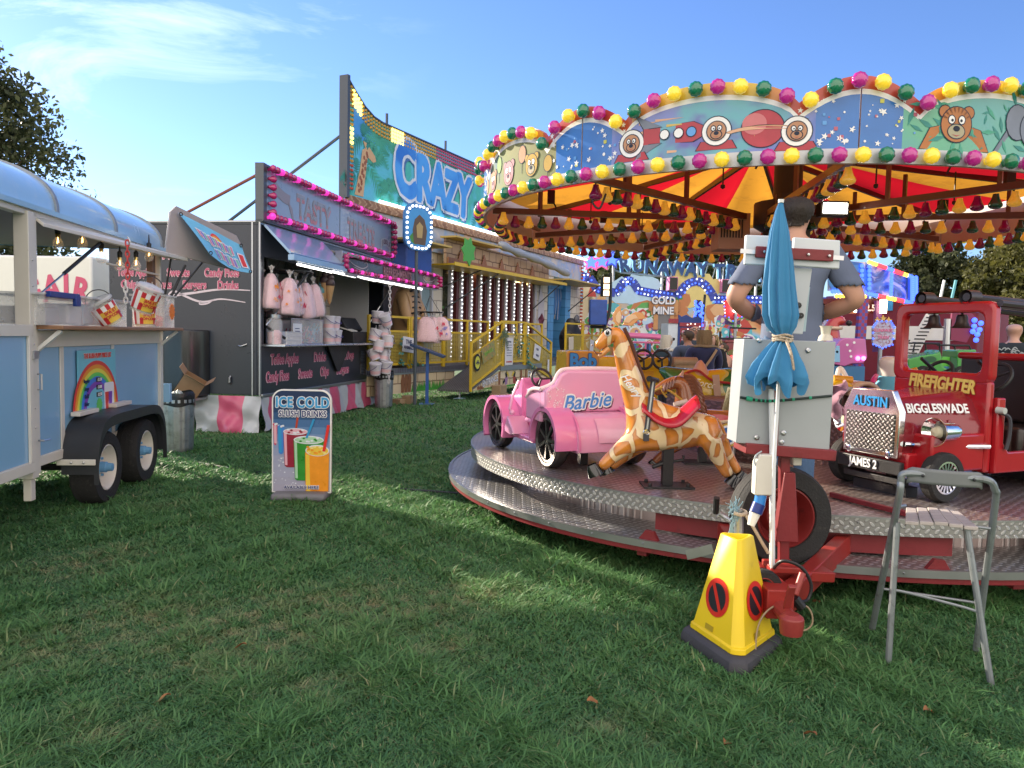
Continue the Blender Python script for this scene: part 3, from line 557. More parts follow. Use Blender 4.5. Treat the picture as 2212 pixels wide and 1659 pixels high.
# things in and on the blue trailer
def loose_blue():
    t=thing('storage_box','long clear plastic storage box with blue clips on the pale blue trailer counter','box',btw(1.22,.12,1.40),97)
    mb=MB(); mb.box(-.72,-.22,0,.72,.22,.005); mb.box(-.72,-.22,0,.72,-.215,.21);mb.box(-.72,.215,0,.72,.22,.21);mb.box(-.72,-.215,0,-.715,.215,.21);mb.box(.715,-.215,0,.72,.215,.21); mb.build('tub',CLEAR,t)
    mb=MB(); mb.box(-.75,-.25,.205,.75,.25,.222); mb.build('lid',mat('lid_clear',(.72,.74,.76),.3,alpha=.6),t,bevel=.004)
    mb=MB(); mb.box(-.75,-.27,.19,-.30,-.235,.23); mb.box(-.38,-.275,.14,-.30,-.25,.21); mb.build('clip',mat('clip_blue',(.02,.05,.25),.4),t,bevel=.004)
    mb=MB()
    for x,w,h,m in ((-.5,.3,.12,0),(-.1,.24,.15,1),(.12,.2,.16,2),(.32,.22,.1,3),(.55,.2,.13,0)): mb.cbox((x,0,h/2+.008),(w,.3,h),m)
    mb.build('packets',[mat('pk_grey',(.45,.43,.42),.6),WHITEP,mat('pk_blue',(.4,.55,.7),.5),mat('pk_pink',(.6,.3,.35),.5)],t,bevel=.02)
    # popcorn tubs
    def tub(label,loc,rot,standing=False):
        q=thing('popcorn_tub',label,'popcorn tub',loc,0,'tubs of sweet popcorn'); q.rotation_euler=rot
        mb=MB(); mb.lathe([(.001,0),(.085,0),(.10,.20),(.102,.205)],28,0); mb.build('tub',mat('tub_clear',(.93,.93,.92),.2,alpha=.22,coat=.5),q)
        mb=MB(); mb.lathe([(.001,.012),(.078,.012),(.084,.10),(.09,.15),(.03,.175),(.001,.172)],22,0); mb.build('popcorn',mat('popcorn',(.75,.66,.46),.85,n=.35,s=30,b=1,bs=55,c2=(.8,.76,.66),th=(.45,.6)),q)
        mb=MB(); mb.lathe([(.106,.198),(.108,.212),(.10,.222),(.05,.235),(.001,.238)],28,0); mb.build('lid',mat('lid_clear'),q)
        mb=MB()
        for k in range(36):
            a0,a1=R(k*10),R(k*10+10); red=(k//2)%2==0; pn=k in range(24,34)
            for z0,z1 in ((.03,.085),(.085,.13),(.13,.175)):
                rr=lambda z:.0865+.0745*z+.0012
                m=(2 if (pn and z0==.085 or pn and z1==.085 and k in range(26,32)) else (0 if red else 1))
                mb.add([(rr(z0)*math.cos(a0),rr(z0)*math.sin(a0),z0),(rr(z0)*math.cos(a1),rr(z0)*math.sin(a1),z0),(rr(z1)*math.cos(a1),rr(z1)*math.sin(a1),z1),(rr(z1)*math.cos(a0),rr(z1)*math.sin(a0),z1)],[(0,1,2,3)],m)
        mb.build('sleeve',[mat('tub_red',(.55,.03,.04),.45),WHITEP,mat('tub_yellow',(.80,.55,.08),.45)],q,smooth=0)
        mb=MB()
        for s,z,sz in (('SWEET',.112,.036),('POPCORN',.078,.034)):
            for i,ch in enumerate(s):
                a=R(290+(i-(len(s)-1)/2)*13); me=txtmesh(ch,sz,.03,.0008); Mx=TR(.099*math.cos(a),.099*math.sin(a),z)@Matrix.Rotation(a+PI/2,4,'Z')@RX(90); mb.add([v.co for v in me.vertices],[tuple(p.vertices) for p in me.polygons],0,Mx); bpy.data.meshes.remove(me)
        mb.build('lettering',mat('tub_red'),q,smooth=0,fix=False)
        mb=MB(); mb.tube(bez([(-.10,0,.205),(-.07,0,.27),(0,0,.30),(.07,0,.27),(.10,0,.205)],5),.004,6); mb.build('handle',BLK,q); return q
    p=P(247,672,6.12); tub('popcorn tub tilted left on the hanging chain, lower of the two',p-Vector((0,0,.10)),(R(12),R(-32),R(25)))
    p=P(303,646,6.08); tub('popcorn tub tilted right on the hanging chain, upper of the two',p-Vector((0,0,.10)),(R(16),R(18),R(35)))
    tub('popcorn tub standing upright on the counter below the hanging tubs',btw(2.78,-.05,1.40),(0,0,R(30)))
    # plastic chain
    t=thing('plastic_chain','red and white plastic link chain hanging from the hatch flap, holding popcorn tubs','chain',P(275,520,6.2)); 
    for i in range(11):
        mb=MB(); T=TR(0 if i<7 else -.018,0,-.02-.044*i-(0 if i<7 else .02))@RZ(90*(i%2)+20); mb.tube([T@Vector((.014*math.cos(a),0,.028*math.sin(a))) for a in [k*PI/6 for k in range(12)]],.006,6,0,closed=True); mb.build('link',mat('chain_red',(.55,.05,.05),.4) if i<7 else WHITE,t)
    mb=MB(); mb.tube(bez([(0,0,.03),(.02,0,.0),(.01,0,-.03),(-.015,0,-.02)],5),.005,6); mb.build('hook',STEEL,t)
    # clear box with orange price star
    t=thing('sweet_box','clear box of red lollies with an orange star price tag at the counter end','box',btw(3.16,-.02,1.40),97)
    mb=MB(); d=.15
    for a,b in (((-d,-d,0),(d,d,.006)),((-d,-d,0),(d,-d+.006,.30)),((-d,d-.006,0),(d,d,.30)),((-d,-d+.006,0),(-d+.006,d-.006,.30)),((d-.006,-d+.006,0),(d,d-.006,.30))): mb.box(*a,*b)
    mb.build('tub',CLEAR,t); mb=MB(); mb.box(-d-.02,-d-.02,.30,d+.02,d+.02,.318); mb.build('lid',mat('lid_clear'),t,bevel=.004)
    mb=MB(); mb.prism(star(0,0,.085,12,0,.78),.004,0,face_out(.06,-d-.004,.16)); mb.build('price_star',mat('star_orange',(.9,.22,.02),.5),t,smooth=0)
    mb=MB(); rng=random.Random(2)
    for k in range(14): mb.ball((rng.uniform(-.1,.1),rng.uniform(-.1,.1),.03+rng.random()*.1),.03,10)
    for k in range(7):
        x,y=rng.uniform(-.08,.08),rng.uniform(-.06,.06); mb.tube([(x,y,.318),(x*1.4,y*1.2,.40+.05*rng.random())],.004,5,1); mb.ball((x*1.4,y*1.2,.36),.03,8)
    mb.build('lolly',[mat('lolly_red',(.6,.05,.07),.3),WHITEP],t)
    for i,(u,v) in enumerate(((125,526),(178,525),(219,556),(259,574),(294,573),(322,553))):
        p=P(u,v,6.1+.22*i); t=thing('light_bulb','clear filament bulb hanging inside the blue trailer hatch','light bulb',p,0,'filament bulbs under the blue trailer roof')
        mb=MB(); mb.lathe([(.001,-.055),(.03,-.045),(.042,-.015),(.036,.015),(.018,.045),(.016,.055)],18); mb.build('glass',GLASSB,t)
        mb=MB(); mb.lathe([(.017,.048),(.018,.07),(.013,.085),(.001,.086)],12); mb.build('cap',BRASS,t)
        mb=MB(); mb.lathe([(.02,.075),(.022,.115),(.008,.13),(.004,.20+.12*(i<2))],10); mb.build('socket',BLK,t)
        mb=MB(); mb.tube([(0,0,.05),(.006,0,.01),(-.006,0,.0),(0,0,.045)],.0022,5); mb.build('filament',mat('filament_glow',(1,.55,.15),em=6),t)
loose_blue()
def fair_lorry():
    a=P(200,700,13.2); t=thing('lorry','white lorry body with pink curved FAIR lettering behind the serving hatch','lorry',(a.x,a.y,0),-3)
    mb=MB(); mb.box(-2.6,0,.5,0,5,2.6); mb.build('body',mat('lorry_white',(.78,.77,.74),.35,n=.06),t,bevel=.04); 
    mb=MB(); mb.box(-2.5,.2,.1,-.1,4.8,.5); mb.build('chassis',BLK,t)
    it=[]
    for ch,x,z,a,s in (('F',-1.02,1.92,14,.62),('A',-.72,2.02,7,.62),('I',-.46,2.04,0,.62),('R',-.20,1.98,-10,.62)): it.append((ch,s,face_out(x,-.004,z,a),0,None,dict(bold=.035,xs=.78)))
    lettering(it,t,[mat('fair_pink',(.62,.10,.20),.5)])
fair_lorry()
def dustbin(label,loc,s=1,wide=.175):
    t=thing('dustbin',label,'dustbin',loc,random.uniform(0,90)); mb=MB(); r=wide
    mb.lathe([(.001,0),(r*.86,0),(r*.88,.02),(r*.9,.06),(r*.98,.56),(r*1.03,.565),(r*1.03,.60),(r*.98,.60),(r*.95,.55),(r*.85,.05),(.001,.04)],72,0,None,rib=.03,ribn=36); mb.build('body',GALV,t,smooth=30)
    mb=MB(); mb.grid(lambda a,b:((r*1.045-.01*(b>.9))*math.cos(2*PI*a)*(1+.012*math.sin(a*40+b*5)),(r*1.045-.01*(b>.9))*math.sin(2*PI*a)*(1+.012*math.sin(a*37)),.53+.15*b+.012*math.sin(a*25)),60,6); mb.build('liner',mat('bin_bag',(.012,.012,.013),.3,b=.8,bs=30),t,smooth=60,fix=False)
    mb=MB(); mb.grid(lambda a,b:((r*1.0*(1-b)+.001)*math.cos(2*PI*a),(r*1.0*(1-b)+.001)*math.sin(2*PI*a),.60+.09*b+.02*math.sin(a*19+b*9)),24,4); mb.build('rubbish',mat('rubbish',(.55,.56,.50),.5,n=.4,s=14,c2=(.10,.16,.07),th=(.5,.6),b=1,bs=18),t,smooth=50,fix=False); return t
p=G(385,975); dustbin('ribbed metal dustbin with black liner by the blue trailer wheel',(p.x,p.y,0))
def carton():
    p=P(408,840,9.0); t=thing('cardboard_box','open brown cardboard carton poking out of the dustbin','carton',p,0); t.rotation_euler=(R(15),R(32),R(20))
    mb=MB(); a,b,c=.13,.09,.16; mb.box(-a,-b,-c,a,b,-c+.005); mb.box(-a,-b,-c,-a+.005,b,c);mb.box(a-.005,-b,-c,a,b,c);mb.box(-a,-b,-c,a,-b+.005,c);mb.box(-a,b-.005,-c,a,b,c)
    mb.beam((-a,0,c),(-a-.09,0,c+.05),.18,.005);mb.beam((a,0,c),(a+.05,0,c+.10),.18,.005); mb.beam((0,-b,c),(0,-b-.08,c+.04),.005,.24,0,(1,0,0)); mb.build('carton',mat('cardboard',(.34,.20,.11),.85,n=.15,s=10),t,smooth=0)
carton()
# ---------------------------------------------------------------- black catering trailer
kt=thing('catering_trailer','black catering trailer with magenta bulb TASTY TREATS sign and open counter','trailer',(-3.40,10.2,0),80.4)
GLB=mat('gloss_black',(.030,.036,.052),.30,n=.2,s=1.2,coat=.15); GLP=mat('sign_panel',(.24,.31,.42),.3,n=.1,coat=.4)  # sign panel: pale blue of the reflected sky put into its base colour
MAG=mat('bulb_magenta',(.42,.015,.13),.18,n=.2,coat=.8); MAGL=mat('bulb_magenta_lit',(.75,.04,.42),.3,em=.4)
ALU=mat('alu_trim',(.42,.43,.45),.35,.9,.12); TUBE=mat('tube_lit',(1,.96,.9),em=2.2)
PTXT=mat('pink_lettering',(.52,.10,.19),.45); PSH=mat('pink_shadow',(.80,.52,.58),.45)
def bulbmesh(r,mt,name='bulb'):
    mb=MB(); mb.lathe([(r*.42,0),(r*.45,r*.5),(r*.75,r*.9),(r,r*1.5),(r*.95,r*2.0),(r*.6,r*2.4),(.0005,r*2.5)],10); return mb.mesh(name,mt)
def tilt(n): return Vector(n).to_track_quat('Z','Y').to_matrix().to_4x4()
def kt_build():
    mb=MB()
    mb.box(0,0,.52,5.3,.04,1.17); mb.box(0,2.2,.52,5.3,2.24,2.83); mb.box(0,.04,.52,.04,2.2,2.83); mb.box(5.26,.04,.52,5.3,2.2,2.83); mb.box(0,0,2.80,5.3,2.24,2.84); mb.box(.0,.0,1.17,.12,.04,2.8); mb.box(4.95,0,1.17,5.3,.04,2.8); mb.box(.12,0,2.38,4.95,.04,2.8)
    mb.build('side_panel',GLB,kt,bevel=.006)
    # nose cabinet on the end wall
    mb=MB(); pf=[(0,.72),(-.18,.78),(-.34,.98),(-.40,1.3),(-.40,2.1),(0,2.2)]
    mb.prism([(-y,-x) for x,y in pf],.90,0,TR(0,0,.48)@Matrix(((0,-1,0,0),(-1,0,0,0),(0,0,1,0),(0,0,0,1)))); mb.build('nose_cabinet',mat('nose_dark',(.02,.022,.026),.22,n=.3,s=2,coat=.5),kt,bevel=.02)
    mb=MB(); mb.prism([(-.06,.52),(.06,.52),(.06,1.02),(.05,1.08),(.04,1.12),(.035,1.38),(-.035,1.38),(-.04,1.12),(-.05,1.08),(-.06,1.02)],.008,0,face_end(-.405,1.27,0)); mb.build('cabinet_strap',mat('strap_grey',(.35,.36,.38),.4,.3),kt,smooth=0)
    mb=MB(); F=face_end(-.406,1.75,1.24); mb.prism([(0,-.09),(.09,0),(0,.09),(-.09,0)],.003,0,F); mb.prism([(0,-.08),(.08,0),(0,.08),(-.08,0)],.002,1,F@TR(0,0,.003)); mb.prism(rrect(-.025,-.05,.025,.03,.012),.002,0,F@TR(0,0,.005)); mb.build('gas_sticker',[mat('lolly_red'),WHITEP],kt,smooth=0)
    mb=MB(); mb.box(-.42,.75,.44,.0,2.2,.47); mb.build('sill',ALU,kt)
    mb=MB(); mb.tube([(-.42,1.15,1.37),(-.46,1.15,1.36),(-.46,1.5,1.37),(-.42,1.5,1.37)],.012,6); mb.tube([(-.004,.42,.66),(-.03,.42,.68),(-.03,.42,.74),(-.004,.42,.76)],.014,8); mb.tube([(-.004,.30,1.18),(-.03,.26,1.17),(-.03,.22,1.18),(-.004,.18,1.2)],.010,8)
    mb.build('handle',STEEL,kt)
    mb=MB()
    for y in (-.006,.10): mb.box(-.012,y-.012,.50,.0,y+.012,2.84)
    mb.box(-.01,-.012,.5,.03,-.001,2.84); mb.box(-.012,-.01,2.825,.0,2.24,2.85); mb.box(0,-.02,.46,5.3,-.001,.52); mb.box(0,-.05,.50,5.3,-.02,.53); mb.box(0,-.014,2.80,5.3,0,2.845)
    mb.build('trim',ALU,kt,bevel=.003)
    # interior
    mb=MB(); mb.box(.04,.04,.60,5.26,2.2,.63); mb.box(.05,1.72,.63,2.6,1.76,2.78); mb.box(3.9,1.9,.63,5.26,1.94,2.78); mb.box(.05,.04,2.74,5.25,2.19,2.78); mb.box(4.9,.3,.63,4.94,1.9,2.78)
    mb.build('inner_wall',mat('inner_white',(.55,.57,.60),.45,n=.05),kt)
    mb=MB(); mb.box(2.6,1.60,.63,2.66,1.9,2.7); mb.box(2.66,1.95,.63,3.9,1.98,2.78); mb.box(3.3,1.0,1.2,4.2,1.5,1.75); mb.box(.3,1.4,1.1,1.6,1.7,1.6); mb.build('inner_cabinet',mat('inner_dark',(.10,.095,.09),.6),kt)
    mb=MB()
    for x,z,w,h,m in ((2.75,1.95,.35,.42,0),(3.2,2.05,.42,.3,1),(3.1,1.62,.4,.34,1),(2.75,1.66,.34,.2,2)): mb.box(x,1.93,z,x+w,1.948,z+h,m)
    mb.build('notice',[mat('notice_cream',(.50,.46,.33),.7),mat('notice_grey',(.52,.48,.48),.7),mat('notice_green',(.16,.42,.10),.6)],kt)
    # serving counter, gas struts, supports
    mb=MB(); mb.box(.10,-.32,1.17,5.0,.45,1.20); mb.build('counter',mat('counter_steel',(.50,.52,.55),.28,.8,.1),kt,bevel=.008)
    mb=MB(); mb.prism([(0,0),(.95,0),(.85,-.10),(.50,-.44),(.40,-.44),(.12,-.14)],.02,0,face_out(2.15,-.03,1.165)); mb.build('folded_flap',BLK,kt,smooth=0)
    for a,b in (((.95,-.36,2.36),(.12,-.03,1.46)),((.12,-.04,1.44),(.62,-.28,1.16)),((4.45,-.4,2.36),(4.0,-.03,1.5))):
        mb=MB(); a=Vector(a);b=Vector(b); mb.tube([a,a.lerp(b,.55)],.020,8); mb.tube([a.lerp(b,.53),b],.011,8,1); mb.build('gas_strut',[BLK,STEEL],kt)
    # sloping hatch, awning, tubes
    mb=MB(); mb.beam((.97,-.04,2.80),(.97,-.42,2.42),1.84,.035); mb.box(.05,-.47,2.33,1.9,-.38,2.41); mb.build('hatch_panel',mat('hatch_painted_sky',(.24,.38,.58),.22,.1,.1,s=2,coat=.6),kt,bevel=.006)  # hatch blue is reflected sky painted into the base colour
    mb=MB(); mb.beam((4.1,-.04,2.68),(4.1,-.5,2.60),4.3,.04); mb.box(1.9,-.44,2.28,5.3,-.32,2.33); mb.build('awning',mat('awning_grey',(.26,.27,.28),.5),kt,bevel=.006)
    for x0,x1 in ((.30,1.45),(1.50,2.35),(2.40,3.2),(3.28,4.0),(4.05,4.9),(4.95,5.6)):
        mb=MB(); yy=lambda x:-.40-.05*max(0,x-1.9); mb.tube([(x0,yy(x0),2.30),(x1,yy(x1),2.29)],.017,8); mb.build('tube_light',TUBE,kt)
    # main sign
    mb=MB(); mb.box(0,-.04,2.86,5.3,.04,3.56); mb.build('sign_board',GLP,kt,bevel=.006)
    mb=MB(); mb.box(-.02,-.07,2.84,.07,.05,3.60); mb.box(-.02,-.06,3.565,5.32,.05,3.60); mb.box(5.26,-.07,2.84,5.34,.05,3.60); mb.box(2.62,-.045,2.86,2.635,-.04,3.56); mb.box(-.02,-.06,2.83,5.32,.05,2.86); mb.build('sign_frame',mat('frame_dark',(.09,.10,.115),.35,.5),kt,bevel=.004)
    mb=MB(); mb.tube([(.03,.05,3.45),(.35,1.6,2.86)],.022,8); mb.build('sign_stay',mat('stay_red',(.30,.10,.07),.5),kt)
    mb=MB(); mb.tube([(2.6,.05,3.45),(3.4,1.7,2.86)],.022,8); mb.build('sign_stay',mat('stay_grey',(.16,.17,.19),.5),kt)
    lettering([('TASTY',.42,face_out(1.63,-.042,3.22),0,1,dict(xs=.98,bold=.015,ow=.02,sh=(2,.0,-.13))),('TREATS',.42,face_out(3.63,-.042,3.18),0,1,dict(xs=.92,bold=.015,ow=.02,sh=(2,.0,-.13)))],kt,[mat('let_grey',(.26,.28,.33),.3),mat('let_pale',(.40,.38,.43),.35),mat('let_coral',(.46,.20,.22),.4)],'sign_lettering')
    mb=MB(); F=face_out(4.92,-.042,3.10)
    mb.grid(lambda a,b:(-.27+.54*a,-.06+.15*b+.05*math.sin(PI*a),.003),12,1,0,F); mb.prism([(-.27,-.06),(-.32,-.22),(-.24,-.17),(-.20,-.05)],.003,0,F); mb.prism([(.27,-.06),(.32,-.30),(.26,-.25),(.20,-.05)],.003,0,F)
    mb.grid(lambda a,b:(-.25+.5*a,-.05+.15*b-.03*math.sin(PI*a),.003),8,1,1,face_out(.55,-.042,3.28,-14)); mb.prism([(0,0),(.16,-.10),(.22,-.34),(.10,-.16)],.003,1,face_out(.72,-.042,3.24)); mb.build('ribbon',[mat('ribbon_pale',(.40,.42,.46),.4),mat('ribbon_faint',(.26,.24,.28),.4)],kt,smooth=0)
    it=[]
    for i,ch in enumerate('JOOLS'): x=-.19+.095*i; it.append((ch,.13,face_out(4.92+x,-.046,3.125+.05*math.cos(x*6)-.01,-x*60),0,None,dict(xs=.8)))
    lettering(it,kt,[mat('jools_ink',(.16,.08,.11),.5)],'ribbon_lettering')
    # bulbs round the sign
    bm,bl=bulbmesh(.048,MAG),bulbmesh(.048,MAGL); D=tilt((0,-1,.25)); q=0
    pos=[(.12+5.06*i/41,-.06,3.53) for i in range(42)]+[(.12+5.06*i/41,-.05,2.90) for i in range(42)]+[(.12,-.06,2.98+.11*i) for i in range(5)]+[(5.22,-.06,3.0+.1*i) for i in range(6)]
    for i,p in enumerate(pos): link('bulb',bl if i%4==2 and i<84 else bm,kt,TR(*p)@(D if i<84 else tilt((.9 if p[0]<1 else .4,-.7,0))))
    # refreshments board
    A=Vector((1.92,-.38,0)); B=Vector((6.25,-.70,0)); ang=math.degrees(math.atan2(B.y-A.y,B.x-A.x)); F=TR(A.x,A.y,0)@RZ(ang); Ln=(B-A).length
    mb=MB(); mb.box(0,0,2.34,Ln,.07,2.62,0,F); mb.build('lower_board',mat('low_board',(.05,.04,.045),.3,coat=.4),kt,bevel=.005)
    mb=MB(); mb.box(-.07,-.03,2.32,0,.09,2.66,0,F); mb.box(Ln,-.03,2.32,Ln+.05,.09,2.66,0,F); mb.box(0,-.02,2.63,Ln,.08,2.66,0,F); mb.box(0,-.02,2.31,Ln,.08,2.335,0,F); mb.build('lower_frame',ALU,kt,bevel=.003)
    lettering([('REFRESHMENTS',.20,F@face_out(2.25,-.004,2.48),0,None,dict(xs=.88,space=1.12,bold=.02,sh=(1,.05,-.05)))],kt,[mat('refresh_pink',(.40,.20,.22),.4),mat('refresh_dark',(.16,.05,.06),.4)],'lower_lettering')
    mb=MB()
    for x0,sx in ((.62,1),(3.88,-1)):
        T=F@face_out(x0,-.004,2.48)
        ribbon([(-.40*sx,.06),(-.2*sx,.0),(.1*sx,-.03),(.3*sx,.03),(.25*sx,.08),(.17*sx,.05)],.02,.002,0,mb,T); ribbon([(-.25*sx,-.03),(0,-.06),(.2*sx,-.07),(.33*sx,-.02)],.016,.002,0,mb,T)
    mb.build('scroll',mat('scroll_pale',(.42,.36,.38),.4),kt,smooth=0)
    pb=MB(); pl=MB(); k=0
    for z in (2.60,2.36):
        for i in range(34):
            me=bl if (i%3==1) else bm; dst=pl if i%3==1 else pb; Mx=F@TR(.06+(Ln-.12)*i/33,-.02,z)@tilt((0,-1,.2))@Matrix.Scale(.72,4); dst.add([v.co for v in me.vertices],[tuple(p.vertices) for p in me.polygons],0,Mx)
    for x in (-.03,Ln): 
        for z in (2.42,2.5,2.56): pb.add([v.co for v in bm.vertices],[tuple(p.vertices) for p in bm.polygons],0,F@TR(x,-.03,z)@tilt((-.5 if x<1 else .5,-1,0)))
    kind(pb.build('unlit_bulbs',MAG,kt),'stuff'); kind(pl.build('lit_bulbs',MAGL,kt),'stuff')
    # lettering on the lower panel and on the end wall
    w=lambda s,x0,x1,z,sz,a=0:(s,sz,face_out((x0+x1)/2,-.004,z,a),0,1,dict(bold=.022,ow=.016,sh=(1,-.05,-.045),xs=(x1-x0)/(len(s)*sz*.56)))
    lettering([w('Toffee Apples',.18,1.30,.985,.20),w('Drinks',1.66,2.22,.985,.20),w('Hot Dogs',2.72,3.42,.985,.20),w('Candy Floss',.08,.95,.745,.20),w('Sweets',1.12,1.70,.745,.20),w('Chips',1.92,2.32,.745,.20),w('Burgers',2.55,3.22,.745,.20)],kt,[PTXT,PSH],'side_lettering')
    e=lambda s,y0,y1,z,sz:(s,sz,face_end(-.004,(y0+y1)/2,z),0,1,dict(bold=.022,ow=.016,sh=(1,-.05,-.045),xs=(y1-y0)/(len(s)*sz*.56)))
    lettering([e('Candy Floss',.22,.86,2.15,.155),e('Sweets',.98,1.38,2.15,.155),e('Toffee Apples',1.48,2.18,2.15,.15),e('Drinks',.26,.64,1.985,.155),e('Burgers',.72,1.16,1.985,.155),e('Donuts',1.26,1.62,1.985,.155),e('Chips',1.72,2.08,1.985,.155),e('TREATS',.75,1.45,2.40,.2)],kt,[PTXT,PSH],'end_lettering')
    mb=MB(); F=face_end(-.003,.75,1.83)
    ribbon([(-.62,.09),(-.2,.10),(.2,.05),(.55,.0),(.62,-.04),(.55,-.06),(.50,-.02)],.035,.002,0,mb,F@RZ(180)@Matrix.Diagonal((1,-1,1,1))); ribbon([(.55,-.07),(.2,-.03),(-.1,-.07),(-.4,.03),(-.5,.07),(-.58,.02),(-.5,-.02)],.03,.002,0,mb,F); ribbon([(.1,-.03),(0,-.09),(-.12,-.1),(-.10,-.05)],.022,.002,0,mb,F)
    mb.build('scroll',mat('scroll_white',(.66,.56,.62),.4),kt,smooth=0)
    # vents
    for x,z in ((3.72,.95),(3.72,.72),(4.35,.95),(4.35,.72)):
        mb=MB(); mb.box(x,-.012,z-.09,x+.20,-.001,z+.09); 
        for k in range(6): mb.box(x+.02,-.016,z-.075+.028*k,x+.18,-.012,z-.062+.028*k,1)
        mb.build('vent',[mat('vent_grey',(.16,.17,.18),.5),BLK],kt)
    # striped skirt
    wav=lambda x,z:(-.03-.035*(1-z)*(1+math.sin(x*6.1)*.6)-.02*math.sin(x*14+z*5)-.02*math.sin(x*31+z*9)*(1-z))
    nst=15; mb=MB(); mb.grid(lambda s,q:(5.3*s,wav(5.3*s,q),.03+.45*q+.02*math.sin(s*33)*(1-q)),150,8,mf=lambda s,q:int(s*nst+.5)%2)
    mb.grid(lambda s,q:(-.03-.05*(1-q)*(1+.5*math.sin(s*5))-.022*math.sin(s*17+q*6)*(1.2-q)-.02*math.sin(s*7-q*9),.95*s-.03,.02+.48*q-.05*s*(1-q)),36,10,mf=lambda s,q:int(s*2.5+.4)%2)
    mb.build('striped_skirt',[mat('skirt_grey',(.46,.49,.53),.30,n=.12,s=3,b=.25,bs=9,coat=.25),mat('skirt_pink',(.56,.10,.20),.33,n=.12,s=3,b=.25,bs=9,coat=.25)],kt,smooth=80,fix=False)
kt_build()
KM=Matrix.Translation(kt.location)@RZ(80.4)
def ktw(x,y,z): return KM@Vector((x,y,z))
FLOSS=mat('candy_floss',(.78,.47,.53),.9,n=.12,s=7,b=1,bs=30,sheen=.5); BAG=mat('floss_bag',(.92,.90,.92),.12,alpha=.22,coat=.6,b=.6,bs=20)
OGR=mat('print_orange',(.85,.28,.04),.5); RDP=mat('print_red',(.60,.03,.08),.5); VIO=mat('print_violet',(.25,.22,.55),.5)
def floss(label,p,rz,h,w,prints,group):
    w*=1.3
    t=thing('candy_floss_bag',label,'candy floss',p,rz,group); rng=random.Random(hash(label)%999)
    pr=[(.012,0),(.02,-.03*h),(.20*w,-.09*h),(.36*w,-.22*h),(.45*w,-.48*h),(.52*w,-.74*h),(.54*w,-.90*h),(.50*w,-.985*h),(.001,-1.0*h)]
    ph=rng.random()*6
    def wob(q,k): return k*(1+.12*math.sin(3*q+ph)+.08*math.sin(7*q+ph*2)+.04*math.sin(15*q+ph))
    mb=MB(); n=22
    mb.grid(lambda s,v:(lambda r,z:(wob(2*PI*s,r)*math.cos(2*PI*s),wob(2*PI*s,r)*.62*math.sin(2*PI*s),z))(*[np.interp(v*8,range(9),[q[k] for q in pr]) for k in (0,1)]),n,16); mb.build('bag',BAG,t,smooth=80)
    mb=MB(); mb.grid(lambda s,v:(lambda r,z:(wob(2*PI*s,r*.90)*math.cos(2*PI*s)*(1+.03*math.sin(40*s+30*v)),wob(2*PI*s,r*.9)*.58*math.sin(2*PI*s),z))(*[np.interp(1.6+v*6.2,range(9),[q[k] for q in pr]) for k in (0,1)]),n,14); mb.build('floss',FLOSS,t,smooth=80)
    mb=MB(); mb.lathe([(.014,.02),(.02,.0),(.012,-.03)],8); mb.grid(lambda s,v:((.015+.035*v)*math.cos(2*PI*s),(.015+.035*v)*math.sin(2*PI*s),.02+.05*v+.015*math.sin(s*25)),14,2); mb.build('bag_neck',mat('neck',(.75,.72,.72),.3,alpha=.7),t,smooth=60,fix=False)
    if prints:
        mb=MB(); 
        for k in range(9):
            z=-h*rng.uniform(.3,.8); a=rng.uniform(-150,-30); r=.52*w*np.interp(-z/h,[0,.25,.5,.72,.9,1],[.1,.72,.92,1,.92,.6]); x=r*math.cos(R(a)); y=r*.66*math.sin(R(a))-.006
            T=TR(x,y,z)@Matrix.Rotation(R(a)+PI/2,4,'Z')@RX(90)@RZ(rng.uniform(-40,40)); s=.028*rng.uniform(.6,1.5)
            if k%3==0: mb.prism(star(0,0,s),.002,prints[k%len(prints)],T)
            else: ribbon([(-s,-s),(-s*.2,s),(s*.3,-s*.4),(s,s)],s*.7,.002,prints[k%len(prints)],mb,T)
        mb.build('print',[OGR,RDP,VIO],t,smooth=0)
    return t
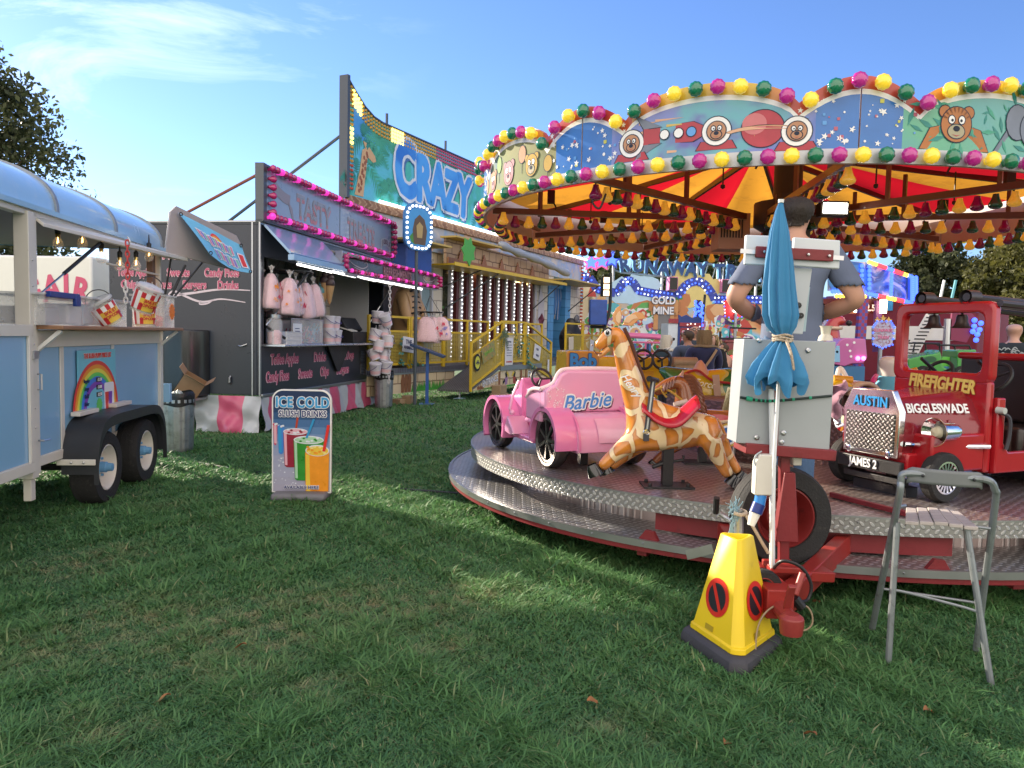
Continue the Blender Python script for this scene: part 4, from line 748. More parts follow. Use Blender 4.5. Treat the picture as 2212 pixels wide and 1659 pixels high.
def goods():
    g='bags of candy floss hung in the black trailer hatch'
    lab=['leftmost pink candy floss bag with orange print, hung at the trailer door post','plump pink candy floss bag in front, second from the door post','candy floss bag printed with red stars, third from the door post','plain pale candy floss bag hanging in the middle of the cluster','candy floss bag swinging out at the right of the cluster','candy floss bag half hidden behind the front row','orange printed candy floss bag tucked behind the door post bag','last pale candy floss bag behind the swinging one']
    for i,(x,y,z,h,w,pp) in enumerate(((.24,-.05,2.20,.52,.30,[0,1]),(.52,-.18,2.16,.56,.34,[0]),(.86,-.10,2.16,.54,.34,[0,1]),(1.14,-.12,2.14,.56,.34,None),(1.42,-.12,2.14,.52,.36,None),(.95,.25,2.14,.6,.4,None),(.36,.16,2.16,.5,.34,[0,1]),(1.62,.12,2.12,.5,.34,None))):
        t=floss(lab[i],ktw(x,y,z),80+[5,-10,12,0,8,20,30,-15][i],h,w,pp,g); t.rotation_euler=(0,R([0,3,-4,-7,-16,0,4,-20][i]),t.rotation_euler.z)
    def ring(label,p,r,n=10):
        t=thing('hanging_ring',label,'display ring',p,0); mb=MB()
        for rr in (r,r*.6): mb.tube([(rr*math.cos(2*PI*k/32),rr*math.sin(2*PI*k/32),0) for k in range(32)],.012,8,0,closed=True)
        for k in range(8): a=2*PI*k/8; mb.beam((r*.6*math.cos(a),r*.6*math.sin(a),0),(r*math.cos(a),r*math.sin(a),0),.02,.015)
        for k in range(n): a=2*PI*k/n; mb.tube(bez([(r*math.cos(a),r*math.sin(a),0),(r*1.02*math.cos(a),r*1.02*math.sin(a),-.04),(r*.95*math.cos(a),r*.95*math.sin(a),-.07)],3),.006,5)
        mb.build('hoop',BLK,t); mb=MB()
        for k in range(3): a=2*PI*k/3; mb.tube([(r*.8*math.cos(a),r*.8*math.sin(a),0),(0,0,.34)],.005,5)
        mb.tube([(0,0,.34),(0,0,.50)],.006,5); mb.build('hanger',BLK,t); return t
    ring('black display ring inside the hatch above the cluster of candy floss',ktw(.85,.0,2.24),.34)
    c=ktw(5.75,-.72,1.83); ring('black display ring hanging from the far end of the awning',c,.27)
    g2='bags of candy floss hung on the ring at the awning end'
    for (dx,dy,h,w,pp,lb) in ((-.25,0,.50,.30,[0],'left candy floss bag with orange print on the outdoor ring'),(-.07,-.12,.56,.36,None,'large plain pink candy floss bag on the outdoor ring'),(.09,-.05,.58,.24,[1],'narrow candy floss bag between two wide ones on the outdoor ring'),(.24,-.02,.52,.34,[2,1,2],'candy floss bag with violet and red print on the outdoor ring'),(.02,.2,.5,.3,None,'candy floss bag at the back of the outdoor ring')):
        floss(lb,(c.x+dx,c.y+dy,c.z-.06),0,h,w,pp,g2)
    # tubs
    TUBM=mat('tub_white',(.70,.68,.74),.35,n=.04,tl=.15); pm=MB(); pm.lathe([(.001,0),(.088,0),(.108,.19),(.112,.192),(.114,.215),(.105,.222),(.001,.222)],26); TM=pm.mesh('tub',TUBM)
    pb=MB(); pb.lathe([(.0925,.03),(.0985,.09)],26); PM=pb.mesh('floss_tint',mat('tub_pink',(.78,.52,.55),.4))
    hb=MB(); hb.tube(bez([(-.112,0,.19),(-.09,-.09,.12),(0,-.125,.10),(.09,-.09,.12),(.112,0,.19)],5),.004,5); HM=hb.mesh('handle',mat('tub_handle',(.04,.03,.22),.4))
    def tub(label,p,rot,group):
        t=thing('floss_tub',label,'tub',p,0,group); t.rotation_euler=rot; link('tub',TM,t); link('floss_tint',PM,t); link('handle',HM,t); return t
    ga='white candy floss tubs hanging on the chain'
    ch=ktw(3.72,-.55,0)
    for i,(u,v,rx,ry,lb) in enumerate(((815,685,4,3,'topmost tub, hanging upright at the left of the chain'),(838,690,8,-28,'tub hanging tilted at the upper right of the chain'),(806,724,10,14,'tub at the far left of the chain, second from the top'),(829,716,5,2,'tub in the middle of the chain, just under the upright one'),(838,738,4,6,'tub at the right of the chain above its middle'),(816,748,12,-6,'tub half hidden behind the chain middle'),(828,768,8,-14,'lower middle tub leaning over the chain'),(812,764,20,8,'small seeming tub tucked at the left of the chain bottom'),(811,796,4,14,'lowest tub at the left of the chain'),(833,793,4,10,'lowest tub at the right of the chain'))):
        p=P(u,v,ch.y-.08*(i%3)+.05); tub('white candy floss '+lb,(p.x,p.y,p.z-.11),(R(rx),R(ry),R(i*37)),ga)
    t=thing('plastic_chain','pale plastic chain carrying white tubs outside the black trailer','chain',(ch.x,ch.y,2.28))
    for i in range(29): mb=MB(); mb.tube([TR(0,0,-.03-.062*i)@RZ(90*(i%2))@Vector((.02*math.cos(a),0,.04*math.sin(a))) for a in [k*PI/5 for k in range(10)]],.008,5,0,closed=True); mb.build('link',mat('chain_white',(.62,.60,.62),.5),t)
    gb='white candy floss tubs stacked on the counter'
    for x,y,z,lb in ((2.02,-.12,1.20,'front left tub of the lower layer on the counter'),(2.36,-.08,1.20,'second tub of the lower layer on the counter'),(2.62,.02,1.20,'last tub of the lower layer on the counter'),(2.04,-.10,1.423,'front left tub of the upper layer on the counter'),(2.38,-.05,1.423,'second tub of the upper layer on the counter'),(2.60,.05,1.423,'last tub of the upper layer on the counter'),(1.86,.16,1.20,'tub standing behind the stack beside the display case')):
        t=tub('white '+lb,ktw(x,y,z),(0,0,R(80)),gb)
    # display case, jar, till
    t=thing('display_case','steel framed counter display case of wrapped sweets with a white price list','display case',ktw(1.18,.05,1.20),80.4); mb=MB()
    mb.box(-.55,-.2,0,.55,.2,.012);mb.box(-.55,-.2,.36,.55,.2,.375)
    for x in (-.55,.535): 
        for y in (-.2,.185): mb.box(x,y,.012,x+.015,y+.015,.36)
    mb.box(-.55,.19,.012,.55,.2,.36); mb.build('case_frame',STEEL,t); mb=MB(); mb.box(-.53,-.2,.014,.53,-.196,.358); mb.build('glass_front',CLEAR,t)
    mb=MB(); mb.box(-.52,-.215,.012,-.24,-.207,.30); 
    for k in range(5): mb.box(-.46,-.2165,.22-.038*k,-.32+.02*(k%2),-.2151,.232-.038*k,1)
    mb.build('price_list',[WHITEP,NAVYP],t)
    mb=MB(); rng=random.Random(8)
    for k in range(170):
        x=rng.uniform(-.2,.5); m=(3 if x>.22 else rng.choice([0,1,2,1])); z=rng.uniform(.02,.20 if x<.22 else .24); a=Vector((x,rng.uniform(-.17,.1),z)); b=a+Vector((rng.uniform(-.05,.05),rng.uniform(-.03,.03),rng.uniform(-.02,.08))); mb.tube([a,b],.009,5,m)
    mb.build('sweets',[mat('sw_green',(.25,.38,.22),.4),mat('sw_red',(.55,.10,.14),.4),mat('sw_pink',(.7,.4,.42),.4),mat('sw_blue',(.08,.42,.55),.4)],t)
    t=thing('sweet_jar','tall clear jar of pink sweets by the trailer door post','jar',ktw(.27,-.08,1.20),0); mb=MB(); mb.lathe([(.001,0),(.10,0),(.105,.02),(.105,.32),(.085,.36),(.08,.37)],20); mb.build('glass',CLEAR,t); mb=MB(); mb.lathe([(.088,.365),(.09,.41),(.001,.415)],20); mb.build('lid',STEEL,t); mb=MB(); mb.lathe([(.001,.01),(.09,.01),(.095,.16),(.06,.20),(.001,.2)],16); mb.build('sweets',FLOSS,t)
    t=thing('basket','low white lattice basket on the counter under the sweet jar','basket',ktw(.42,-.2,1.20),80.4); mb=MB(); 
    for k in range(12): mb.box(-.24+.04*k,-.1,0,-.215+.04*k,-.09,.18)
    for z in (0,.06,.12,.17): mb.box(-.25,-.101,z,.25,-.089,z+.012)
    mb.box(-.25,-.1,0,.25,.1,.01);mb.box(-.25,.09,0,.25,.1,.18); mb.build('lattice',mat('basket_white',(.6,.6,.62),.5),t)
    t=thing('till','black cash till with white receipt roll on the far counter','till',ktw(3.75,.15,1.20),80.4); mb=MB(); mb.box(-.5,-.2,0,.45,.25,.20); mb.beam((-.02,.0,.2),(-.02,.15,.42),.75,.12); mb.build('till_body',BLK,t,bevel=.012); mb=MB(); mb.beam((-.3,-.15,.205),(-.3,.12,.28),.25,.02); mb.build('receipt',WHITE,t)
    for i,(x,lb) in enumerate(((4.25,'clear water bottle beside the till on the trailer counter'),(4.45,'white squeezy bottle at the far end of the trailer counter'))):
        t=thing('bottle',lb,'bottle',ktw(x,-.1,1.20)); mb=MB(); mb.lathe([(.001,0),(.045,0),(.045,.20),(.02,.26),(.018,.30),(.001,.30)],14); mb.build('bottle',CLEAR if i==0 else WHITE,t); mb=MB(); mb.lathe([(.019,.30),(.019,.33),(.001,.331)],10); mb.lathe([(.0455,.06),(.0455,.15)],14); mb.build('label_cap',[mat('cap_grey',(.12,.12,.14),.5)],t)
    for i,(u,v) in enumerate(((702,606),(712,612),(694,628))):
        p=P(u,v,11.9); t=thing('cone_ornament',['large ice cream cone ornament hanging on the fridge wall','second ice cream cone ornament hanging right of the first','small teal ice cream cone ornament hanging lowest'][i],'ornament',p,0,'ice cream cone ornaments in the black trailer'); mb=MB(); mb.lathe([(.001,-.34),(.03,-.28),(.075,-.06),(.08,-.04)],14); mb.build('cone',mat('wafer',(.42,.26,.12),.8,b=.6,bs=40),t); mb=MB(); mb.ball((0,0,.0),.085,14); mb.ball((.01,0,.09),.06,12); mb.build('scoop',[mat('scoop_teal',(.08,.25,.28),.5),mat('scoop_choc',(.05,.03,.03),.5)][i<2],t)
goods()
p=G(832,880); dustbin('plain metal dustbin with black liner at the far end of the striped skirt',(p.x-.03,p.y,0))
# ---------------------------------------------------------------- pavement sign
def slush_sign():
    a=G(588,1077); b=G(716,1079); L=(b-a).length; ang=math.degrees(math.atan2(b.y-a.y,b.x-a.x))
    t=thing('pavement_sign','rounded pavement sign of slush drinks standing alone on the grass','pavement sign',a,ang); H=.915; w=L
    S4=lambda u0,u1:(u0*w,u1*w)
    mb=MB(); mb.prism(rrect(.0,.055,w,H,.09,7,(0,1,1,0)),.03,0,TR(0,.015,0)@RX(90)@TR(0,0,-.0)); mb.build('panel',WHITE,t,bevel=.003)
    F=face_out(0,-.0155,0); mb=MB(); W_=w
    n=14
    for i in range(n):   # printed blue picture shading from navy at the top to pale lilac
        z0=.065+(H-.075)*i/n; z1=.065+(H-.075)*(i+1)/n+.0005
        if i<n-2: mb.add([(.012,z0,0),(W_-.012,z0,0),(W_-.012,z1,0),(.012,z1,0)],[(0,1,2,3)],min(i,n-1),F)
        else: pass
    zt=.065+(H-.075)*(n-2)/n; mb.prism(rrect(.012,zt,W_-.012,H-.012,.08,7,(0,1,1,0)),.0008,n-1,F@TR(0,0,-.0008))
    cols=[(.36,.35,.45),(.36,.36,.47),(.36,.37,.50),(.34,.36,.50),(.33,.35,.50),(.29,.33,.50),(.25,.32,.51),(.18,.28,.48),(.11,.22,.42),(.06,.15,.33),(.03,.09,.22),(.018,.055,.15),(.012,.035,.11),(.010,.03,.095)]
    mb.build('poster_picture',[mat('poster_%s'%chr(97+i),c,.3,n=.06,s=9) for i,c in enumerate(cols)],t,smooth=0,fix=False)
    mb=MB(); Z=lambda d:F@TR(0,0,d)
    px=lambda zx,zy:((zx-165)/(990-165)*w,.065+(1450-zy)/(1450-135)*(H-.075))  # from the sign's own proportions
    def cup(x0,x1,yt,yb,d,m,foam,sk=12):
        q=lambda *ps:[px(*k) for k in ps]
        c=(x0+x1)/2; e=(x1-x0)*.13
        mb.prism(q((x0,yt),(x0+sk,yb-20),(x0+sk*2.5,yb),(x1-sk*2.5,yb),(x1-sk,yb-20),(x1,yt)),.0008,m,Z(d))
        mb.prism(q((x0+8,yt+10),(x0+sk+6,yb-30),(x0+sk+40,yb-25),(x0+46,yt+10)),.0006,foam,Z(d+.0009))
        el=[(c+(x1-x0)/2*math.cos(2*PI*k/20),yt+e*math.sin(2*PI*k/20)) for k in range(20)]; mb.prism(q(*el),.0008,6,Z(d+.001)); el=[(c+(x1-x0)/2*.93*math.cos(2*PI*k/20),yt+e*.75*math.sin(2*PI*k/20)) for k in range(20)]; mb.prism(q(*el),.0008,foam,Z(d+.002))
        rng=random.Random(x0)
        for k in range(9): mb.prism(q(*[(c+(x1-x0)*rng.uniform(-.3,.3)+a_,yt+e*rng.uniform(-.6,.4)+b_) for a_,b_ in ((0,0),(0,0),(0,0))] ) if False else [px(c+(x1-x0)*.3*math.sin(k*2.4)+22*math.cos(j*1.26),yt-4+e*.5*math.cos(k*1.7)+14*math.sin(j*1.26)) for j in range(5)],.0006,m if k%2 else 6,Z(d+.003+.0001*k))
    def straw(a,b,wd,m,d): 
        mb.prism([px(a[0]-wd,a[1]),px(b[0]-wd,b[1]),px(b[0]+wd,b[1]),px(a[0]+wd,a[1])][::-1],.0006,m,Z(d))
    rng=random.Random(3)
    for k in range(46):
        x=rng.uniform(185,620); y=rng.uniform(900,1400); r=rng.uniform(4,15)*(1.6 if 1150<y<1290 and 330<x<460 else 1)
        if x<rng.uniform(300,700)*(y/1400)+40: mb.prism([px(x+r*math.cos(a*1.05+k),y+.7*r*math.sin(a*1.05+k)) for a in range(6)],.0005,6 if k%3 else 7,Z(.0012))
    straw((500,640),(530,430),14,8,.0021)
    cup(185,245,575,850,.001,0,9); cup(250,340,600,960,.0016,1,10); cup(325,665,665,1130,.0022,2,9,20); cup(470,890,770,1300,.0055,3,11,20)
    straw((650,745),(750,500),16,10,.0105)
    q=lambda *ps:[px(*k) for k in ps]
    mb.prism(q((632,930),(640,1438),(955,1438),(965,920)),.0008,4,Z(.0095)); mb.prism(q((640,960),(648,1438),(705,1438),(690,960)),.0006,5,Z(.0104))
    mb.prism(q(*[(800+165*math.cos(2*PI*k/24),905+75*math.sin(2*PI*k/24)) for k in range(24)]),.0008,6,Z(.0105)); mb.prism(q(*[(800+152*math.cos(2*PI*k/24),910+62*math.sin(2*PI*k/24)) for k in range(24)]),.0008,5,Z(.0115))
    for k in range(14): mb.prism([px(790+120*math.sin(k*2.4)+24*math.cos(j*1.26+k),900+40*math.cos(k*1.7)+16*math.sin(j*1.26+k)) for j in range(5)],.0006,12 if k%2 else 4,Z(.0124+.0001*k))
    straw((890,915),(955,570),20,13,.0145)
    mb.build('drinks_print',[mat('d_pink',(.55,.06,.14),.3),mat('d_blue',(.05,.22,.62),.3),mat('d_red',(.28,.015,.04),.3,n=.4,s=20),mat('d_green',(.03,.26,.03),.3,n=.4,s=20),mat('d_orange',(.80,.30,.02),.3,n=.2,s=15),mat('d_yellow',(.80,.55,.06),.3),mat('d_ice',(.70,.74,.80),.3),mat('d_ice_grey',(.50,.52,.60),.3),mat('straw_red',(.45,.05,.02),.3),mat('d_pale_pink',(.72,.40,.48),.3),mat('straw_blue',(.03,.30,.60),.3),mat('d_pale_green',(.38,.62,.42),.3),mat('d_pale_yellow',(.85,.72,.25),.3),mat('straw_bright',(.70,.03,.02),.3)],t,smooth=0,fix=False)
    lettering([('ICE COLD',.118,F@TR(w*.515,.805,.002),0,1,dict(bold=.04,ow=.045,xs=.78,space=1.08)),('SLUSH DRINKS',.070,F@TR(w*.52,.713,.002),2,1,dict(bold=.02,ow=.085,xs=.78,space=1.10)),('AVAILABLE HERE',.040,F@TR(w*.51,.105,.017),2,1,dict(bold=.02,ow=.08,xs=.90,space=1.06))],t,[mat('ice_letter',(.05,.33,.72),.3,n=.6,s=30),WHITEP,mat('letter_navy',(.02,.03,.16),.35)])
    mb=MB(); mb.box(.02,-.14,.0,w-.02,.16,.07); mb.build('base',mat('base_grey',(.16,.16,.18),.6,n=.15),t,bevel=.03,seg=4)
slush_sign()
def lectern():
    p=G(922,873); t=thing('menu_stand','blue steel stand with a sloping tray on the grass before the ramp','stand',p,0); mb=MB()
    mb.box(-.03,-.03,0,.03,.03,1.02); mb.build('post',mat('steel_blue',(.03,.10,.34),.45),t,bevel=.004)
    mb=MB(); mb.beam((-.32,0,1.17),(.34,0,.94),.42,.05); mb.build('tray',mat('tray_navy',(.02,.05,.13),.45),t,bevel=.008); mb=MB(); mb.box(-.14,-.14,0,.14,.14,.012); mb.build('foot_plate',mat('steel_blue'),t)
lectern()
# ---------------------------------------------------------------- jungle fun house
fh=thing('fun_house','long jungle fun house front with tall CRAZY sign, mirror posts and yellow railings','fun house',(-1.45,14.75,0),64.3)
FM=Matrix.Translation(fh.location)@RZ(64.3)
def fhw(x,y,z): return FM@Vector((x,y,z))
STONE=brick_mat('painted_stone','#d8c8a8','#c9b490','#8a705a',1.0,.34,.20,.012,.6,(R(-90),0,0)); STONE2=brick_mat('painted_stone_pale','#ddd6c8','#cbc2b2','#9a8f82',1.0,.40,.26,.012,.6,(R(-90),0,0))
LOG=ramp_mat('painted_log',[(.2,'#5a3420'),(.5,'#8a5836'),(.8,'#a9754c')],2.2,.5,'wave',.5,(4,1,.6)); BEAMW=ramp_mat('painted_beam',[(.2,'#7a563c'),(.5,'#b09274'),(.8,'#8d6b50')],1.6,.55,'wave',.7,(.5,1,6))
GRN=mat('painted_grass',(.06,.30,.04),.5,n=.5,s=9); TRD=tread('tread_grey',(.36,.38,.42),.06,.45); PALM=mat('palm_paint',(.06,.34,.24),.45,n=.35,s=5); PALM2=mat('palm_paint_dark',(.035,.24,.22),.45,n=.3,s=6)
JSKY=ramp_mat('jungle_sky',[(.30,'#3f8fd0'),(.48,'#58b5d2'),(.62,'#3fae9f'),(.75,'#62c0b8')],.9,.35,'noise',.8,coat=.3)
LEDW=mat('led_white',(1,.98,.95),em=.85); LEDB=mat('led_blue',(.05,.12,1),em=1.3)
def palm(mb,x,z,s,m,F,n=7,rng=random.Random(5)):
    for k in range(n):
        a=rng.uniform(-1.2,4.3) if k else 1.57; L=s*rng.uniform(.6,1.1); dx,dz=math.cos(a),math.sin(a); nn=9
        for j in range(nn):
            q=(j+1)/nn; cx,cz=x+dx*L*q,z+dz*L*q-.35*L*q*q
            for sg in (-1,1):
                w=L*.30*math.sin(PI*min(1,q*.9+.1)); ex,ez=cx-dz*sg*w+dx*w*.5,cz+dx*sg*w+dz*w*.5-.25*w; h=L*.045
                mb.add([(cx-dx*h,cz-dz*h,0),(cx+dx*h,cz+dz*h,0),(ex,ez,0)],[(0,1,2)],m,F@TR(0,0,.0005*((j+k)%5)))
def rail(x0,x1,y,zb0,zb1,h=1.02,mid=.72,low=.08,panel=True,posts=2,name='railing'):
    """yellow tube railing panel, bottom running from zb0 to zb1"""
    mb=MB(); w=.05
    for x in ([x0,x1] if posts==2 else [x0+(x1-x0)*i/(posts-1) for i in range(posts)]):
        q=(x-x0)/(x1-x0); z=zb0+(zb1-zb0)*q; mb.box(x-w/2,y-w/2,z-.02,x+w/2,y+w/2,z+h)
    for hh in (h-.02,mid,low): mb.beam((x0,y,zb0+hh),(x1,y,zb1+hh),w*.9,w*.9)
    o=mb.build(name,YEL,fh,bevel=.004)
    if panel:
        pb=MB(); n=int((mid-low)/.028)
        for k in range(n): z=low+.02+(mid-low-.03)*k/n; pb.beam((x0+.03,y,zb0+z),(x1-.03,y,zb1+z),.006,.016)
        for k in range(int((x1-x0)/.10)): q=(k+.5)/int((x1-x0)/.10); pb.beam((x0+(x1-x0)*q,y+.004,zb0+(zb1-zb0)*q+low),(x0+(x1-x0)*q,y+.004,zb0+(zb1-zb0)*q+mid),.006,.006,0,(0,1,0))
        pb.build('mesh_panel',mat('mesh_yellow',(.50,.38,.07),.5),o,smooth=0)
    return o
def fh_build():
    mb=MB(); mb.box(-1.2,.8,.60,12.6,2.6,.70); mb.box(2.70,0,.60,5.0,.8,.70); mb.box(5.6,.1,.60,12.4,.8,.70); mb.build('platform',TRD,fh,bevel=.006)
    mb=MB(); mb.box(-1.2,.76,.575,12.6,.80,.60);mb.box(2.7,-.03,.585,5.0,.0,.70); mb.build('platform_edge',ALU,fh)
    mb=MB(); mb.box(-1.2,.78,.20,2.0,.80,.575); mb.prism([(1.42,.20),(3.95,.20),(3.95,.58),(2.76,.58),(2.60,.56),(1.42,.24)],.02,0,face_out(0,0,0)@TR(0,0,-.02)); mb.prism([(4.0,.20),(6.2,.20),(6.2,.24),(5.05,.58),(4.0,.58)],.02,0,face_out(0,0,0)@TR(0,0,-.02)); mb.box(6.2,.08,.2,12.4,.10,.58); mb.build('skirt',STONE,fh)
    mb=MB(); F=face_out(0,.777,0)
    for x in (-.10,.02,.14): mb.prism([(x,.21),(x+.10,.21),(x+.115,.5),(x+.09,.57),(x+.02,.57),(x-.01,.45)],.004,0,F)
    F0=face_out(0,-.004,0)
    for x in (1.62,1.72,1.82): mb.prism([(x,.21),(x+.09,.21),(x+.09,.30),(x,.27)],.004,0,F0)
    for x in (2.62,3.78,4.05): mb.prism([(x,.21),(x+.09,.21),(x+.10,.57),(x+.01,.57)],.004,0,F0)
    mb.build('painted_logs',LOG,fh,smooth=0)
    mb=MB(); rng=random.Random(3)
    for k in range(60): x=.28+1.35*k/60; h=.08+.16*abs(math.sin(k*.37))*rng.uniform(.6,1.1); mb.add([(x-.03,.205,0),(x+.035,.205,0),(x+rng.uniform(-.05,.05),.205+h,0)],[(0,1,2)],0,F@TR(0,0,.001+.0002*(k%6)))
    mb.prism([(1.90,.21),(3.75,.21),(3.75,.25),(2.7,.24),(1.90,.23)],.002,0,F0)
    mb.prism([(4.15,.21),(6.0,.21),(6.0,.25),(4.15,.26)],.002,0,F0); mb.build('painted_grass',GRN,fh,smooth=0)
    # two painted birds
    mb=MB()
    for x,s,m in ((3.02,1,1),(3.46,-1,2)):
        mb.prism([(x+dx*s,.25+dz) for dx,dz in ((-.06,0),(.06,.02),(.08,.16),(.02,.22),(-.07,.16))],.002,m,F0); mb.prism([(x+dx*s,.25+dz) for dx,dz in ((-.02,.16),(.05,.18),(.05,.28),(-.01,.31),(-.06,.26))],.003,3,F0); mb.prism([(x+dx*s,.25+dz) for dx,dz in ((.0,.28),(.08,.30),(.15,.20),(.12,.18),(.05,.24))],.004,0,F0); mb.prism([(x+dx*s,.25+dz) for dx,dz in ((-.06,.08),(-.16,.02),(-.17,.08),(-.07,.14))],.003,3,F0)
    mb.build('painted_birds',[mat('beak_yellow',(.65,.5,.06),.5),mat('bird_violet',(.35,.2,.38),.5),mat('bird_red',(.35,.06,.04),.5),BLACKP],fh,smooth=0)
    lettering([('ENTRANCE',.20,face_out(2.22,-.004,.375,9),0,1,dict(bold=.02,ow=.03,xs=.72)),('EXIT',.30,face_out(4.45,-.004,.40,-4),0,1,dict(bold=.02,ow=.03,xs=.8))],fh,[mat('let_white',(.70,.72,.78),.4),mat('let_shadow',(.10,.12,.18),.5)],'entrance_lettering')
    # ramp and railings
    mb=MB(); mb.add([(1.27,0,.21),(1.27,.78,.21),(2.72,.78,.69),(2.72,0,.69),(1.27,0,.17),(1.27,.78,.17),(2.72,.78,.62),(2.72,0,.62)],[(0,3,2,1),(4,5,6,7),(0,1,5,4),(1,2,6,5),(2,3,7,6),(3,0,4,7)]); mb.build('ramp',TRD,fh)
    mb=MB(); mb.tube([(1.4,.3,.2),(1.4,.3,.04)],.02,8); mb.box(1.3,.2,.0,1.5,.4,.03); mb.build('ramp_jack',STEEL,fh)
    rail(1.30,2.74,-.02,.21,.70); rail(2.80,3.92,-.02,.70,.70); rail(4.0,5.6,-.02,.70,.22); rail(-1.15,.18,.80,.70,.70); rail(.26,1.50,.80,.70,.70); rail(1.56,3.6,.80,.70,.70,posts=3); rail(5.3,6.4,.6,.70,.70); rail(6.9,8.2,.1,.72,.72,1.05); rail(8.28,9.8,.1,.72,.72,1.05,posts=3); rail(3.98,5.2,.8,.70,.70)
    mb=MB()
    for x,y,z,w,h,a,m in ((.12,.765,1.16,.42,.30,-6,0),(3.02,-.06,1.02,.40,.62,0,0),(2.0,-.06,1.02,.62,.34,18,1),(4.62,-.06,.98,.40,.36,-14,0),(4.75,.75,1.25,.36,.40,-12,0),(7.2,.05,1.2,.36,.36,4,2),(8.9,.05,1.1,.3,.4,-8,0),(5.35,-.06,.62,.10,.34,0,0)):
        mb.prism(rrect(-w/2,-h/2,w/2,h/2,.015),.006,m,face_out(x,y,z,a))
    mb.prism(disc(0,0,.15,20,1.25),.006,3,face_out(1.50,-.06,.80)); mb.prism(disc(0,0,.105,18,1.3),.003,4,face_out(1.50,-.067,.80))
    mb.build('notice_board',[mat('board_white',(.66,.66,.70),.5,n=.1),mat('board_jungle',(.22,.26,.10),.5,n=.6,s=12,c2=(.45,.25,.08)),mat('board_cream',(.60,.52,.42),.5),BLACKP,mat('badge_yellow',(.62,.62,.08),.4)],fh,smooth=0)
    lettering([('THE',.12,face_out(.12,.758,1.21,-6),0,None,dict(bold=.02)),('ANIMALS',.085,face_out(.12,.758,1.10,-6),0,None,dict(bold=.02)),('NOTICE',.05,face_out(3.02,-.067,1.24),0,None,dict()),('NO SMOKING',.046,face_out(3.02,-.067,.78),1,None,dict(bold=.02)),('JUNGLE',.11,face_out(2.0,-.067,1.02,18),2,None,dict(bold=.02)),('-H-',.12,face_out(1.50,-.071,.80),0,None,dict(bold=.05)),('EXIT',.07,face_out(4.62,-.067,1.05,-14),0,None,dict(bold=.02)),('ONLY',.07,face_out(4.62,-.067,.90,-14),0,None,dict(bold=.02))],fh,[mat('ink_navy',(.03,.04,.12),.5),mat('ink_red',(.5,.04,.04),.5),mat('ink_green',(.25,.5,.08),.5)],'board_lettering')
    mb=MB()
    for k in range(5): mb.prism([(-.02,.0),(.24,.0),(.24,.012),(-.02,.012)],.002,0,face_out(2.91,-.067,1.16-.06*k))
    mb.build('notice_lines',mat('ink_navy'),fh,smooth=0)
    mb=MB(); palm(mb,2.72,1.34,.30,0,face_out(0,-.09,0),9,random.Random(2)); mb.build('palm_frond',mat('frond',(.09,.13,.06),.6),fh,smooth=0,fix=False)
    mb=MB(); rng=random.Random(6)
    for (a,b) in (((4.02,-.06,1.35),(4.05,-.06,.75)),((4.05,-.06,.75),(4.45,-.06,.58)),((5.3,.55,1.3),(5.35,.55,.85)),((5.35,.55,.85),(4.3,.72,.82)),((.1,.76,.80),(.7,.76,.78)),((-.2,.75,1.3),(-.15,.75,.75)),((3.30,-.06,1.5),(3.55,-.06,.9)),((3.55,-.06,.9),(3.72,-.06,1.35))):
        for k in range(26):
            p=Vector(a).lerp(Vector(b),rng.random())+Vector((rng.gauss(0,.03),rng.uniform(-.05,0),rng.gauss(0,.03))); s=.04; d=Vector((rng.uniform(-1,1),rng.uniform(-.4,.4),rng.uniform(-1,1))).normalized()*s; e=d.orthogonal()*.6; mb.add([p-d,p+e,p+d,p-e],[(0,1,2,3)])
    mb.build('garland',mat('garland_teal',(.05,.22,.20),.5,n=.4,s=20),fh,smooth=0,fix=False)
    # wall behind, mirror hall
    mb=MB(); mb.box(-.9,2.2,.7,1.95,2.26,4.1); mb.box(2.75,1.85,.7,3.2,2.26,3.3); mb.box(8.55,1.80,.7,10.0,2.3,3.9); mb.box(11.3,1.80,.7,12.5,2.3,3.9); mb.box(-.6,2.3,.7,12.5,2.4,4.1); mb.build('front_wall',STONE2,fh)
    mb=MB(); mb.box(3.2,2.16,.7,8.55,2.26,3.2); mb.build('mirror',mat('mirror_dark',(.06,.075,.05),.12,.0,.5,s=2.5,c2=(.16,.17,.10),th=(.5,.62),coat=.8),fh)
    mb=MB(); rng=random.Random(12)
    for k in range(60): x,z=rng.uniform(3.3,8.4),rng.choice([rng.uniform(1.5,2.1),rng.uniform(.9,1.4),rng.uniform(1.7,1.95)]); mb.prism(disc(0,0,.06*rng.uniform(.5,1.5),7,rng.uniform(.6,2)),.004,k%5,face_out(x,2.155,z,rng.uniform(0,90)))
    mb.build('mirror_toys',[mat('toy_yellow',(.55,.40,.06),.5),mat('toy_red',(.45,.05,.05),.5),mat('toy_blue',(.10,.30,.45),.5),mat('toy_green',(.10,.28,.08),.5),mat('toy_orange',(.55,.25,.06),.5)],fh,smooth=0)
    for i in range(11):
        x=3.50+.505*i; mb=MB(); mb.box(x-.06,1.76,.72,x+.06,1.84,3.1); mb.box(x+.30,1.80,.72,x+.42,1.9,3.1,1); o=mb.build('hall_post',[mat('post_grey',(.50,.50,.54),.4),mat('post_maroon',(.11,.025,.025),.4)],fh)
        if i<10:
            lb=MB()
            for k in range(22): lb.ball((x+.03*(k%2)-.015,1.75,.85+.10*k),.021,6)
            kind(lb.build('led_strip',LEDW,o),'stuff')
    mb=MB()
    for x,z in ((4.6,2.92),(7.4,2.9),(8.0,2.88)): mb.lathe([(.001,0),(.12,.02),(.10,.08),(.02,.12)],12,0,TR(x,1.9,z))
